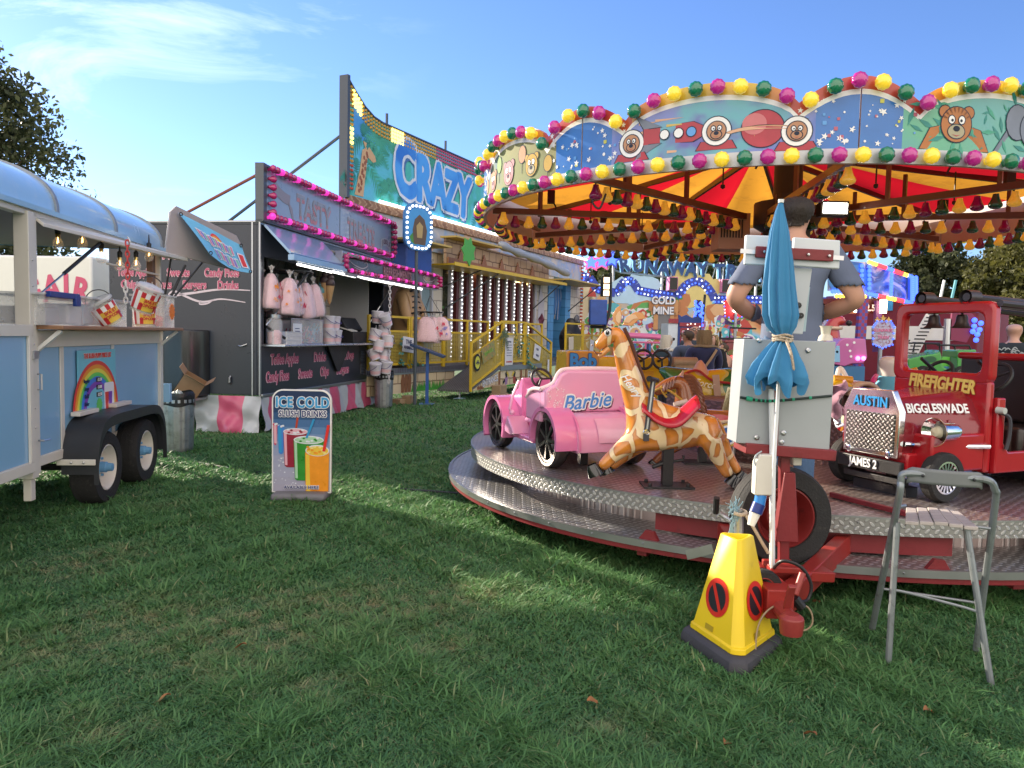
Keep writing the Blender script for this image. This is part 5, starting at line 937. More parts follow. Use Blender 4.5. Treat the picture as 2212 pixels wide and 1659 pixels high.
    mb.build('hall_lamp',mat('lamp_warm',(1,.62,.25),em=2.5),fh)
    # canopies, stone gable, rolled tarpaulin
    mb=MB(); mb.prism([(2.75,3.02),(8.9,3.0),(8.9,3.55),(2.75,3.62)],.06,0,face_out(0,1.56,0)); mb.build('stone_gable',brick_mat('gable_stone','#b59a7e','#a3866a','#6a503c',1.0,.36,.24,.015,.6,(R(-90),0,0)),fh)
    mb=MB(); mb.beam((2.8,1.47,3.12),(8.9,1.47,3.05),.03,.14);
    for x in (3.4,4.6,5.6,6.6,7.6): mb.prism([(x-.16,0),(x+.16,0),(x+.05,.22),(x-.02,.30)],.02,0,face_out(0,1.47,3.12))
    mb.build('gable_beam',LOG,fh)
    mb=MB(); mb.box(2.2,.95,2.94,9.0,1.80,2.98); mb.box(2.2,.93,2.93,9.0,.95,3.01); mb.build('canopy_edge',YEL,fh)
    mb=MB(); mb.box(.4,.95,3.30,2.1,2.2,3.34); mb.box(2.65,1.15,3.62,5.0,1.6,3.66); mb.box(8.9,.8,3.1,12.2,1.8,3.14); mb.build('awning_board',mat('awning_yellow',(.50,.36,.10),.5),fh)
    mb=MB(); mb.tube(bez([(4.9,1.2,3.72),(5.8,1.15,3.62),(7,1.15,3.56),(8.4,1.15,3.45),(9.6,1.1,3.32)],6),[.03]+[.10+.02*math.sin(k*1.3) for k in range(23)]+[.02],10); mb.build('rolled_tarpaulin',mat('tarp_grey',(.30,.32,.37),.4,n=.2,s=4,b=.7,bs=7),fh,smooth=60)
    mb=MB()
    for x0,z0,x1,z1 in ((4.7,3.0,3.2,2.0),(3.6,2.95,3.05,2.5),(9.0,3.1,8.4,2.2),(12.0,3.1,11.2,2.2)): mb.beam((x0,1.0,z0),(x1,1.78,z1),.03,.03)
    mb.build('canopy_stay',BLK,fh)
    mb=MB(); mb.box(-.6,1.78,3.30,12.5,1.84,3.92); mb.build('frieze',ramp_mat('frieze_pale',[(.3,'#c9bdb0'),(.45,'#a9adb8'),(.55,'#8fa5c4'),(.65,'#c7a892'),(.8,'#d2cabd')],1.6,.5,'noise',1.2),fh)
    mb=MB(); mb.box(-.6,1.72,3.88,12.5,1.80,4.06); mb.build('wood_beam',BEAMW,fh,bevel=.01)
    for x0 in np.arange(.4,12.0,1.42):
        mb=MB(); mb.tube([(x0,1.70,4.09),(x0+1.32,1.70,4.09)],.028,8); mb.build('tube_light',TUBE,fh)
    # tall sign
    top=[(12.5,5.72),(.55,5.72),(.25,5.76),(-.05,5.88),(-.35,6.08),(-.6,6.28)]
    mb=MB(); mb.prism([(-.6,4.06),(12.5,4.06)]+top,.10,0,face_out(0,1.86,0)); mb.build('sign_board',JSKY,fh)
    F=face_out(0,1.757,0); mb=MB(); mb.add([(-.4,5.2,0),(.2,5.2,0),(.6,5.38,0),(.5,5.42,0),(-.4,5.95,0)],[(0,1,2,3,4)],3,F)
    rg=random.Random(9)
    for x,z,s,m in ((.15,4.75,.75,0),(.45,5.2,.6,0),(-.1,5.25,.6,1),(1.0,5.15,.55,0),(1.35,4.5,.5,1),(.8,4.35,.5,0),(1.7,5.25,.5,1),(2.6,5.3,.45,0),(3.4,5.3,.45,1),(4.2,5.25,.5,0),(4.7,4.5,.55,1),(5.4,5.1,.6,0),(6.5,4.7,.6,1),(7.5,5.1,.6,0),(2.2,4.3,.4,1),(3.1,4.25,.4,0),(-.3,4.5,.5,1)): palm(mb,x,z,s,m,F@TR(0,0,.002),8,rg)
    mb.prism([(-.36,4.1),(-.08,4.1),(-.02,4.5),(.06,4.95),(.02,5.1),(-.12,5.02),(-.20,4.6)],.003,4,F@TR(0,0,.006)); mb.prism([(-.02,4.98),(.10,5.12),(.30,4.98),(.34,4.88),(.24,4.84),(.08,4.90)],.003,4,F@TR(0,0,.007)); mb.prism([(-.02,5.06),(-.10,5.2),(.02,5.18)],.003,4,F@TR(0,0,.008))
    for k in range(16): mb.prism(disc(-.22+.016*k+.05*math.sin(k*2.3),4.2+.052*k,.035,7,1.3),.002,5,F@TR(0,0,.0105))
    mb.build('jungle_pattern',[PALM,PALM2,JSKY,mat('sign_blue',(.06,.28,.68),.4,n=.2),mat('paint_tan',(.55,.36,.20),.5),mat('paint_spot',(.28,.10,.05),.5)],fh,smooth=0,fix=False)
    it=[]
    for ch,x,z,s,a,xs in (('C',1.42,4.88,1.58,4,.72),('R',2.14,4.82,1.38,2,.78),('A',2.78,4.80,1.34,0,.78),('Z',3.38,4.76,1.28,-2,.78),('Y',3.98,4.74,1.36,-3,.78)): it.append((ch,s,F@TR(x,z,.012)@RZ(a),0,1,dict(bold=.055,ow=.045,xs=xs,sh=(2,.035,-.035))))
    for ch,x in zip('JUNGLE',(6.1,7.1,8.1,9.1,10.0,10.9)): it.append((ch,1.25,F@TR(x,4.74,.012),0,1,dict(bold=.04,ow=.035,xs=.74,sh=(2,.035,-.035))))
    lettering(it,fh,[ramp_mat('crazy_blue',[(.3,'#2f7fe0'),(.6,'#4a9df0'),(.8,'#2a6fd0')],1.2,.35),mat('crazy_edge',(.60,.66,.80),.4),mat('crazy_shadow',(.06,.15,.38),.5)],'crazy_lettering')
    mb=MB(); mb.box(-.66,1.70,4.0,-.58,1.9,6.32); 
    for i in range(len(top)-1): a,b=top[i],top[i+1]; mb.beam((a[0],1.80,a[1]+.0),(b[0],1.80,b[1]+.0),.14,.03)
    for x in (.8,3.2,5.3): mb.box(x-.02,1.80,5.72,x+.02,1.84,5.98)
    mb.tube([(-.6,1.9,5.2),(-1.6,4.0,3.4)],.03,6)
    mb.build('sign_frame',mat('frame_dark'),fh)
    bu=MB();lit=MB();wh=MB();rdb=MB();pk=MB();bl=MB(); rows=4
    path=[Vector((x,0,z)) for x,z in top[::-1]]; d=0
    def along(s):
        for a,b in zip(path,path[1:]):
            L=(b-a).length
            if s<=L: return a.lerp(b,s/L)
            s-=L
        return path[-1]
    L=sum((b-a).length for a,b in zip(path,path[1:]))
    for i in range(int(L/.095)):
        s=i*.095+.05; p=along(s)
        for r in range(rows):
            dst=bu if p.x<2.7 else (pk if p.x<5.0 else bl)
            if p.x<2.7 and (i in range(2,6) or i in range(17,22)): dst=lit
            dst.ball((p.x,1.755,p.z-.05-.075*r),.036,6)
    for i in range(22):
        for r in range(2): (rdb if i<6 else lit if i in range(10,14) else bu).ball((-.53+.085*r,1.755,4.2+.088*i),.036,6)
    for i in range(34):
        for r in range(2): (rdb if i<30 else bu).ball((12.42+.08*r,1.75,.9+.12*i+.0),.04,6)
    for b_,nme,m_ in ((bu,'amber_bulbs',mat('bulb_amber',(.50,.28,.03),.3)),(lit,'lit_amber_bulbs',mat('bulb_amber_lit',(1,.72,.12),em=2)),(rdb,'red_bulbs',mat('bulb_red',(.45,.07,.03),.3)),(pk,'pink_bulbs',mat('bulb_pink',(.40,.05,.16),.3)),(bl,'blue_bulbs',mat('bulb_blue',(.04,.12,.50),.3))): kind(b_.build(nme,m_,fh),'stuff')
    # pay booth, blue cover, reddish door
    mb=MB(); mb.box(1.95,1.9,1.0,2.75,1.95,3.1); mb.build('booth_window',mat('booth_glass',(.25,.36,.42),.08,n=.3,s=1.5,coat=1),fh)
    mb=MB(); 
    for x in (1.93,2.22,2.72): mb.box(x,1.84,.95,x+.06,1.9,3.15)
    for z in (.95,1.75,3.1): mb.box(1.93,1.84,z,2.78,1.9,z+.05)
    mb.build('booth_frame',mat('post_grey'),fh)
    mb=MB(); mb.box(.95,1.98,.7,1.75,2.18,3.0); mb.build('booth_door',mat('door_rust',(.22,.07,.03),.55),fh)
    mb=MB(); mb.box(.75,1.25,2.60,1.75,1.85,3.28); mb.build('speaker_cover',mat('cover_blue',(.03,.08,.33),.5,n=.35,s=5,b=.6,bs=6),fh,bevel=.03)
    mb=MB(); mb.prism(star(0,0,.34,7,.3,.7),.02,0,face_out(2.78,.92,3.30)); mb.build('office_leaf',mat('leaf_paint',(.08,.36,.06),.5),fh,smooth=0)
    lettering([('OFFICE',.19,face_out(2.80,.912,3.32,-8),0,1,dict(bold=.03,ow=.03,xs=.75))],fh,[mat('office_red',(.35,.10,.06),.5),mat('office_pale',(.65,.55,.48),.5)],'office_lettering')
    # blue doorway at the far end
    mb=MB(); mb.box(10.0,1.95,.7,10.06,2.3,3.1); mb.box(10.95,1.75,.7,11.4,2.3,3.1); mb.box(10.0,1.85,2.95,11.4,2.3,3.15); mb.box(9.55,1.77,.7,10.0,1.81,3.0); mb.build('doorway',brick_mat('door_blue','#5fa3d8','#4b93cc','#3b79b0',1.0,.4,.25,.012,.5,(R(-90),0,0)),fh)
    mb=MB(); mb.box(10.06,2.25,.7,10.95,2.29,2.95); mb.build('doorway_dark',mat('inner_dark'),fh)
    mb=MB()
    for k in range(5): mb.box(10.08,2.21,.8+.32*k,10.93,2.24,.98+.32*k)
    mb.build('doorway_plank',mat('plank_grey',(.24,.25,.27),.7,n=.3),fh)
    mb=MB(); rng=random.Random(4)
    for k in range(26): x=10.05+.035*k; h=rng.uniform(.5,1.1); mb.tube([(x,1.92,2.98),(x+.01,1.90,2.98-h*.5),(x+rng.uniform(-.03,.03),1.92,2.98-h)],.016,4,1 if k%6==0 else 0)
    mb.build('door_fringe',[mat('fringe_blue',(.06,.22,.55),.6),mat('fringe_pale',(.5,.5,.5),.7)],fh)
    mb=MB(); F=face_out(0,1.79,0); mb.prism([(8.75,1.2),(9.35,1.2),(9.25,2.5),(8.95,2.9),(8.8,2.4)],.003,0,F); mb.prism([(8.8,1.9),(9.3,1.9),(9.1,2.1),(9.05,1.6)],.003,1,F@TR(0,0,.004)); mb.build('painted_robe',[mat('robe_pale',(.55,.52,.56),.5,n=.2,s=3),mat('robe_plum',(.20,.03,.06),.5)],fh,smooth=0)
fh_build()
def oval_sign():
    p=fhw(-.19,.35,0); t=thing('round_sign','upright rounded blue sign ringed with white lamps on a pole before the fun house','sign',(p.x,p.y,0),50); mb=MB(); mb.tube([(0,.06,0),(0,.06,3.2)],.032,8); mb.build('pole',mat('pole_dark',(.07,.09,.11),.5),t)
    F=face_out(0,0,3.42); mb=MB(); mb.prism(rrect(-.36,-.44,.36,.44,.24),.06,0,F@TR(0,0,-.06)); mb.build('rim',mat('rim_blue',(.04,.16,.40),.4),t)
    mb=MB(); mb.prism(rrect(-.27,-.35,.27,.35,.19),.01,0,F); mb.prism([(-.25,-.2),(-.1,-.05),(.0,-.3),(-.1,-.34),(-.2,-.3)],.003,1,F@TR(0,0,.01)); mb.prism([(-.14,-.32),(.16,-.33),(.20,-.05),(.13,.16),(.0,.24),(-.12,.14),(-.17,-.06)],.003,2,F@TR(0,0,.012)); mb.prism([(-.06,-.2),(.07,-.2),(.09,.03),(.0,.1),(-.08,.02)],.003,3,F@TR(0,0,.016)); mb.build('picture',[mat('pic_blue',(.06,.28,.62),.4,n=.1),mat('pic_green',(.06,.22,.05),.5),mat('pic_brown',(.11,.07,.045),.5,n=.3),mat('pic_tan',(.38,.28,.12),.5)],t,smooth=0)
    o=rrect(-.315,-.395,.315,.395,.21); L=[Vector((*q,0)) for q in o]; mb=MB()
    per=[ (L[i]-L[i-1]).length for i in range(len(L))]; tot=sum(per)
    for k in range(26):
        s=tot*k/26
        for i in range(len(L)):
            if s<=per[i]: q=L[i-1].lerp(L[i],s/per[i]); break
            s-=per[i]
        m2=MB(); m2.ball(F@Vector((q.x,q.y,.015)),.028,8); m2.build('lamp',LEDW,t)
oval_sign()
def tiger():
    p=fhw(.75,1.25,.70); t=thing('tiger_statue','tan fibreglass tiger torso with black back stripes behind the far trailer end','statue',p,70)
    v=[(0,0,.15),(0,0,.55),(.02,0,.95),(.04,0,1.35),(.02,0,1.75),(-.28,-.05,1.45),(-.36,-.2,1.0),(-.15,-.32,.75),(.30,-.05,1.45),(.40,-.2,1.05),(.15,-.35,.80),(-.2,-.1,.05),(.2,-.1,.05)]
    e=[(0,1),(1,2),(2,3),(3,4),(3,5),(5,6),(6,7),(3,8),(8,9),(9,10),(0,11),(0,12)]; me=skin('body',v,e,[.30,.36,.30,.26,.20,.13,.12,.11,.13,.12,.11,.2,.2])
    me.materials.append(mat('tiger_tan',(.42,.26,.13),.45,n=.15)); me.materials.append(BLACKP); link('body',me,t)
    mb=MB()
    for k in range(6):
        z=1.0+.11*k
        for s in (-1,1): mb.tube(bez([(s*.06,-.34+.03*k,z+.02),(s*.17,-.29+.02*k,z),(s*.25,-.18+.02*k,z-.03)],4),[.006]+[.018]*7+[.004],6)
    mb.build('stripe',BLACKP,t)
tiger()
for i,(u,v,d) in enumerate(((866,872,(.34,.22,.10)),(884,872,(.2,.22,.16)),(1078,859,(.42,.25,.10)),(1076,850,(.30,.22,.18)))):
    p=G(u,v) if i<3 else G(1078,859)+Vector((0,0,.10)); t=MB().cbox((0,0,d[2]/2),d).build('timber_block',mat('timber',(.34,.24,.15),.85,n=.25,s=6),bevel=.006); t.location=p; t.rotation_euler=(0,0,R(62)); tag(t,['pale timber packing block under the left end of the fun house skirt','taller timber packing block beside the pale one under the fun house skirt','wide timber block on the grass under the entrance panel','upper timber block stacked on the wide one under the entrance panel'][i],'block','timber packing blocks')
# ---------------------------------------------------------------- children's carousel
CX,CY=2.38,6.75; DZ=.455
ca=thing('carousel','childrens carousel with treadplate deck, red and yellow canopy and scalloped bulb lit rim','carousel',(CX,CY,0),0)
NP=9; SEAM0=-5.1
def cp(r,phi,z):
    p=Vector((r*math.sin(R(phi)),-r*math.cos(R(phi)),z))
    if z>1.5: p+=Vector((-.17,.24,.05))      # the canopy hangs a little off the deck's centre
    return p
TDK=tread('tread_deck',(.74,.68,.66),.070,.27,grime_shade=(.22,.13,.11),gw=.55); TST=tread('tread_step',(.74,.74,.75),.066,.30,grime_shade=(.18,.17,.17),gw=.6); TSD=tread('tread_side',(.62,.62,.62),.052,.36,polar=2.73,grime_shade=(.2,.19,.18),gw=.55)
BROWNB=mat('beam_brown',(.13,.055,.045),.4,n=.2,s=6,coat=.3); CRM=mat('rim_back',(.52,.42,.40),.5)
def carousel():
    n=120
    mb=MB(); mb.lathe([(2.90,.20),(2.90,.232),(2.40,.232),(2.40,.20)],n); mb.build('step_ring',TST,ca,smooth=20)
    mb=MB(); mb.lathe([(2.902,.236),(2.925,.236),(2.925,.195),(2.902,.195)],n)
    for k in range(54): mb.ball(cp(2.926,k*360/54,.216),.007,6)
    mb.build('step_trim',ALU,ca,smooth=30)
    mb=MB(); mb.lathe([(2.915,.195),(2.915,.165),(2.86,.165),(2.86,.195)],n); mb.lathe([(2.40,.24),(2.44,.24),(2.44,.36),(2.40,.36)],n)
    for k in range(18):
        if k%2==0: a=k*20+6; mb.beam(cp(.4,a,.16),cp(2.86,a,.16),.06,.07)
    for a in (-33,-3,22): mb.prism([(-.06,0),(.06,0),(.03,.05),(-.02,.055)],.03,0,TR(*cp(2.86,a,.232))@RZ(a)@RX(90))
    for k in range(12): a=-34+k*2.9; mb.beam(cp(2.66,a,.295),cp(2.66,a+2.95,.295),.03,.10)
    for k in range(6): a=18+k*2.9; mb.beam(cp(2.68,a,.285),cp(2.68,a+2.95,.285),.03,.10)
    mb.build('under_frame',MAROON,ca)
    mb=MB()
    for k in range(9): p=cp(2.3,k*40+10,0); mb.box(p.x-.06,p.y-.06,0,p.x+.06,p.y+.06,.16)
    mb.build('packing',BLK,ca)
    mb=MB(); mb.lathe([(2.722,.43),(2.722,DZ),(.001,DZ)],n); mb.lathe([(2.66,.36),(2.66,.38),(2.73,.362)],n); mb.lathe([(2.45,.232),(2.45,.38)],n); mb.build('deck',TDK,ca,smooth=20)
    mb=MB(); mb.lathe([(2.73,.36),(2.73,DZ-.004),(2.722,DZ-.004)],n); mb.build('deck_side',TSD,ca,smooth=60)
    mb=MB(); mb.lathe([(2.724,DZ-.004),(2.734,DZ-.006),(2.734,DZ+.003),(2.722,DZ+.003)],n)
    for k in range(70): mb.ball(cp(2.733,k*360/70,DZ-.03),.006,6)
    mb.build('deck_trim',ALU,ca)
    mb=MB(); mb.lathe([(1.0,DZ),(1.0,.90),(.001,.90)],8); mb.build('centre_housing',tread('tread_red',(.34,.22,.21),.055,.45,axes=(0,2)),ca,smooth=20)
    mb=MB(); mb.lathe([(.15,.9),(.15,2.0),(.20,2.1),(.20,2.35),(.28,2.4),(.28,2.6),(.12,2.62),(.12,3.1)],16); mb.box(-.2,-.30,1.7,.0,-.12,2.45); mb.tube([(-.12,-.32,2.1),(-.12,-.32,2.62)],.09,10); mb.build('centre_post',mat('motor_dark',(.03,.03,.04),.5,n=.3),ca)
    mb=MB(); mb.box(-.58,.05,2.20,-.30,.3,2.52); 
    for k in range(8): mb.box(-.56+.026*k,.04,2.30,-.548+.026*k,.05,2.46,1)
    mb.build('motor_box',[mat('motor_cream',(.40,.26,.20),.5),BLK],ca,bevel=.01)
    mb=MB(); mb.box(.05,-.62,2.40,.28,-.52,2.52); o=mb.build('flood_lamp',BLK,ca,bevel=.006); mb=MB(); mb.box(.07,-.628,2.42,.26,-.621,2.50); mb.build('lamp_face',mat('flood_face',(1,.92,.75),em=9),o)
    # fabric
    mb=MB(); ns=18; nr=8
    def fab(k,a,b):
        ph=SEAM0+(k+a)*20; r=2.40-(2.40-.15)*b; return cp(r,ph,2.70+.40*b**1.05-.05*math.sin(PI*a)*math.sin(PI*min(1,b*1.2))-.03*math.sin(PI*b))
    for k in range(ns): mb.grid(lambda a,b:fab(k,a,b),6,nr,k%2)
    mb.build('canopy',[mat('fabric_yellow',(.72,.33,.035),.75,n=.12,s=3,tl=.55,c2=(.55,.24,.03),th=(.5,.7)),mat('fabric_red',(.58,.010,.022),.7,n=.1,s=3,tl=.55)],ca,smooth=60)
    # arms, rafters
    for k in range(NP):
        a=SEAM0+40*k; mb=MB(); mb.beam(cp(.22,a,2.44),cp(2.42,a,2.44),.04,.05); mb.beam(cp(.15,a,3.02),cp(2.40,a,2.66),.03,.045)
        for r in (1.2,2.0): mb.beam(cp(r,a,2.46),cp(r,a,2.98-.145*r),.03,.03)
        mb.beam(cp(2.38,a,2.50),cp(2.38,a+13.3,2.52),.03,.04)
        mb.build('arm',BROWNB,ca)
        mb=MB(); p=cp(1.55,a+18,2.70); mb.tube([p,p+Vector((0,0,-.22))],.006,5); mb.ball(p+Vector((0,0,-.24)),.02,6); p=cp(1.9,a+26,2.66); mb.cbox(p,(.07,.07,.12)); mb.tube([p,p+Vector((.05,0,-.1)),p+Vector((.02,0,-.16))],.008,5); mb.build('clip',BLK,ca)
    # rim boards
    def hp(ps):
        x=abs(ps)
        if x>.60: q=(x-.60)/.40; return .345+.155*math.sin(q*PI/2)**.9
        q=x/.60; return .345+.165*math.sqrt(max(0,1-q*q*.98))**1.1
    MUR=[ramp_mat('airbrush_hero',[(.30,'#3b63b8'),(.45,'#6f7fc4'),(.55,'#57a3b4'),(.66,'#5a55a8'),(.8,'#8e8fd0')],1.1,.25,'noise',1.0,coat=.4),ramp_mat('airbrush_jungle',[(.30,'#2f6fae'),(.45,'#4f9fa0'),(.58,'#57a98a'),(.72,'#3f8a7c')],1.2,.25,'noise',1.0,coat=.4),ramp_mat('airbrush_pale',[(.30,'#2f6c9c'),(.45,'#7b8358'),(.58,'#868660'),(.72,'#587682')],1.3,.85,'noise',1.0)]
    BL=mat('seam_blue',(.03,.16,.50),.25,n=.3,s=5,coat=.4); BY=mat('border_yellow',(.62,.42,.05),.3,coat=.3); BO=mat('border_orange',(.60,.24,.06),.3,coat=.3); BR=mat('border_red',(.45,.06,.04),.3,coat=.3)
    Rr=2.50
    for k in range(NP):
        mi={0:1,8:0,7:2,6:0}.get(k,k%3); mats=[MUR[mi],BL,WHITEP,BY,BO,BR,mat('rim_band',(.48,.50,.54),.3,.2,.08),CRM]
        mb=MB(); nn=36; base=SEAM0+40*k+20
        V=lambda i,z,r=Rr:cp(r,base+(-1+2*i/nn)*19.9,2.39+z)
        for i in range(nn):
            h0,h1=hp(-1+2*i/nn),hp(-1+2*(i+1)/nn); xm=abs(-1+2*(i+.5)/nn); lv0=[0,.085,h0-.105,h0-.075,h0]; lv1=[0,.085,h1-.105,h1-.075,h1]
            bm_=5 if xm>.56 else (4 if xm>.38 else 3)
            for j,m in enumerate((6,1 if xm>.72 else 0,2,bm_)): mb.add([V(i,lv0[j]),V(i+1,lv1[j]),V(i+1,lv1[j+1]),V(i,lv0[j+1])],[(0,1,2,3)],m)
            mb.add([V(i,0,Rr-.03),V(i+1,0,Rr-.03),V(i+1,h1,Rr-.03),V(i,h0,Rr-.03)],[(3,2,1,0)],7); mb.add([V(i,h0),V(i+1,h1),V(i+1,h1,Rr-.03),V(i,h0,Rr-.03)],[(0,1,2,3)],bm_); mb.add([V(i,0),V(i+1,0),V(i+1,0,Rr-.03),V(i,0,Rr-.03)],[(3,2,1,0)],7)
        for i in (0,nn): h=hp(1); mb.add([V(i,0),V(i,h),V(i,h,Rr-.03),V(i,0,Rr-.03)],[(0,1,2,3)],7)
        o=mb.build('rim_board',mats,ca,smooth=30,fix=True)
        # decorations painted on the board
        db=MB(); rg=random.Random(20+k)
        def put(poly,ph,z,m,e=.003):
            vs=[cp(Rr+e,ph+math.degrees(x/Rr),2.39+z+y) for x,y in poly]; db.add(vs,[tuple(range(len(vs)))],m)
        for sgn in (-1,1):
            for q in range(26):
                ph=base+sgn*(19.3-rg.uniform(0,7.2)); z=rg.uniform(.11,.36); s=rg.uniform(.006,.022); ty=rg.random()
                if ty<.55: put(star(0,0,s*1.15,5,rg.random()),ph,z,0)
                elif ty<.75: put(disc(0,0,s*.6,10),ph,z,0)
                else: put(rrect(-s*.6,-s*.6,s*.6,s*.6,s*.2,2),ph,z,rg.choice((1,2,3)))
        def ol(poly,ph,z,m,e):   # a painted shape with a dark outline
            cx=sum(p[0] for p in poly)/len(poly); cy=sum(p[1] for p in poly)/len(poly); big=[]
            for x,y in poly: d=math.hypot(x-cx,y-cy)+1e-6; big.append((x+(x-cx)/d*.006,y+(y-cy)/d*.006))
            put(big,ph,z,7,e); put(poly,ph,z,m,e+.0006)
        def face(ph,z,r,m,ear=1,muz=14,sy=1.05,e=.004):
            if ear:
                for q in (-1,1): ol(disc(q*r*.8,r*.75*ear,r*.36,12),ph,z,m,e)
            ol(disc(0,0,r,24,sy),ph,z,m,e+.0008); ol(disc(0,-r*.42,r*.55,18,.75),ph,z,muz,e+.002); ol(disc(0,-r*.25,r*.17,10,.7),ph,z,7,e+.0034)
            for q in (-1,1): ol(disc(q*r*.34,r*.28,r*.20,12,1.2),ph,z,0,e+.002); put(disc(q*r*.30,r*.24,r*.09,8),ph,z,7,e+.0036)
            put([(-r*.3,-r*.6),(0,-r*.72),(r*.3,-r*.6),(0,-r*.66)],ph,z,4,e+.0042)
        W_=lambda *p:list(p)
        if mi==0:   # rockets, planets, young astronauts
            ol(disc(0,0,.12,28,.9),base+7.6,.215,4,.003); put(disc(-.03,.02,.07,24,.9),base+7.2,.225,5,.0042); ol([(.22*math.cos(a),.22*math.sin(a)*.2) for a in np.linspace(.3,2.84,14)]+[(.19*math.cos(a),.19*math.sin(a)*.12) for a in np.linspace(2.84,.3,14)],base+7.6,.19,6,.005)
            ol(W_((-.20,-.05),(.12,-.06),(.24,.0),(.12,.06),(-.20,.05)),base-4.5,.23,4,.004); ol(W_((-.20,.05),(-.08,.05),(-.26,.14)),base-4.5,.23,8,.0034); ol(W_((-.20,-.05),(-.26,-.14),(-.08,-.05)),base-4.5,.23,8,.0034); ol(W_((-.20,-.04),(-.36,.0),(-.20,.04)),base-4.5,.23,6,.003)
            for q in (-.06,.03,.11): ol(disc(q,0,.028,12),base-4.5,.23,0 if q<.1 else 3,.006)
            for ph,z in ((-11,.20),(1.5,.22),(12,.19)): ol(disc(0,0,.085,22),base+ph,z,0,.004); face(base+ph,z,.055,15,0,15,1,.0065); ol(W_((-.09,-.06),(.09,-.06),(.12,-.11),(-.12,-.11)),base+ph,z,4 if ph else 8,.0036)
            for q in range(9): put([(-.008,-.008),(.12+.02*q,.0),(-.008,.008)],base+rg.uniform(-13,10),rg.uniform(.12,.33),6 if q%2 else 9,.0024)
        elif mi==1: # palm leaves, a tiger, an elephant, a toucan
            for q in range(46):
                ph=base+rg.uniform(-13,13); z=rg.uniform(.13,.38); a=rg.uniform(0,6.28); L=rg.uniform(.05,.13); put([(0,0),(L*.5*math.cos(a-.25),L*.5*math.sin(a-.25)),(L*math.cos(a),L*math.sin(a)),(L*.5*math.cos(a+.25),L*.5*math.sin(a+.25))],ph,z,10+q%2,.0021+.0002*(q%4))
            ol(W_((-.22,-.10),(.22,-.10),(.16,.02),(.0,.06),(-.16,.02)),base-7,.19,12,.0032); face(base-7,.235,.095,12,1,14)
            for q in range(8): a=.5+q*.3; put([(.095*math.cos(a),.10*math.sin(a)),(.062*math.cos(a+.06),.066*math.sin(a+.06)),(.095*math.cos(a+.12),.10*math.sin(a+.12))],base-7,.235,13,.0082)
            ol(W_((-.30,-.12),(.30,-.12),(.26,.02),(.1,.08),(-.18,.05)),base+5.5,.20,8,.0032)
            for q in (-1,1): ol(disc(q*.12,.03,.085,16,1.2),base+5.5,.25,8,.0042)
            ol(disc(0,0,.095,22,1.1),base+5.5,.25,8,.0054); ol(W_((-.03,-.02),(.03,-.02),(.045,-.12),(.10,-.15),(.09,-.175),(.01,-.16),(-.02,-.10)),base+5.5,.25,8,.0068)
            for q in (-1,1): ol(disc(q*.04,.03,.016,10,1.2),base+5.5,.25,0,.0072); put(disc(q*.038,.027,.008,8),base+5.5,.25,7,.0086)
            ol(disc(0,0,.04,14),base+12.5,.27,7,.004); ol(W_((.01,.02),(.11,.03),(.14,-.02),(.02,-.02)),base+12.5,.275,9,.0052)
        else:       # balloons and smiling faces
            for q,(dx,z,r,m) in enumerate(((-13,.2,.045,15),(-4.5,.30,.05,17),(5,.30,.05,15),(12.5,.18,.045,18))): ol(disc(0,0,r,20,1.25),base+dx,z,m,.003+.0004*q); put([(-.004,0),(.004,0),(.003,-.08),(-.003,-.08)],base+dx,z-r*1.2,7,.0028)
            face(base-8,.20,.075,15,1,16); face(base,.20,.085,16,1,5); face(base+8,.20,.075,18,1,14)
        db.build('painted_pattern',[WHITEP,mat('dot_yellow',(.55,.55,.10),.4),mat('dot_red',(.45,.12,.18),.4),mat('dot_blue',(.12,.35,.75),.4),mat('planet_red',(.42,.045,.07),.35,n=.3,s=8),mat('planet_pink',(.60,.20,.22),.7,n=.2),mat('ring_peach',(.68,.40,.26),.4),mat('rock_navy',(.03,.04,.07),.85,n=.5,s=9),mat('rock_grey',(.18,.21,.28),.4,n=.3,s=7),mat('comet_gold',(.62,.45,.12),.4),PALM,PALM2,mat('mound_orange',(.42,.16,.05),.4,n=.3,s=6),mat('mound_shade',(.20,.07,.03),.4),mat('boulder_cream',(.42,.39,.28),.85),mat('balloon_peach',(.50,.27,.17),.85),mat('balloon_pink',(.48,.25,.28),.85),mat('balloon_green',(.25,.38,.15),.85),mat('balloon_gold',(.48,.32,.08),.85)],o,smooth=0,fix=False)
    # bulbs
    CB=[mat('cap_yellow',(.80,.55,.03),.12,n=.25,s=60,coat=1,em=.22),mat('cap_green',(.004,.16,.075),.12,n=.25,s=60,coat=1,em=.05),mat('cap_magenta',(.40,.012,.20),.12,n=.25,s=60,coat=1,em=.12)]
    def capmesh(m):
        mb=MB(); mb.lathe([(.022,0),(.023,.018),(.032,.024),(.042,.034),(.0445,.047),(.042,.062),(.033,.074),(.018,.083),(.0005,.085)],40,0,None,rib=.06,ribn=20); me=mb.mesh('rim_bulb',[m]); return me
    CM=[capmesh(m) for m in CB]
    def bell(m):
        mb=MB(); mb.lathe([(.0005,0),(.019,0),(.021,-.016),(.024,-.024),(.027,-.036),(.034,-.052),(.042,-.066),(.0445,-.078),(.041,-.090),(.030,-.099),(.015,-.104),(.0005,-.105)],32,0,None,rib=.05,ribn=16); return mb.mesh('hanging_bulb',[m])
    BM=[bell(m) for m in (mat('bell_yellow',(.72,.42,.05),.15,n=.3,s=60,coat=1,em=.18,tl=.3),mat('bell_green',(.004,.10,.055),.15,n=.3,s=60,coat=1,tl=.2),mat('bell_magenta',(.28,.010,.10),.15,n=.3,s=60,coat=1,em=.03,tl=.3))]
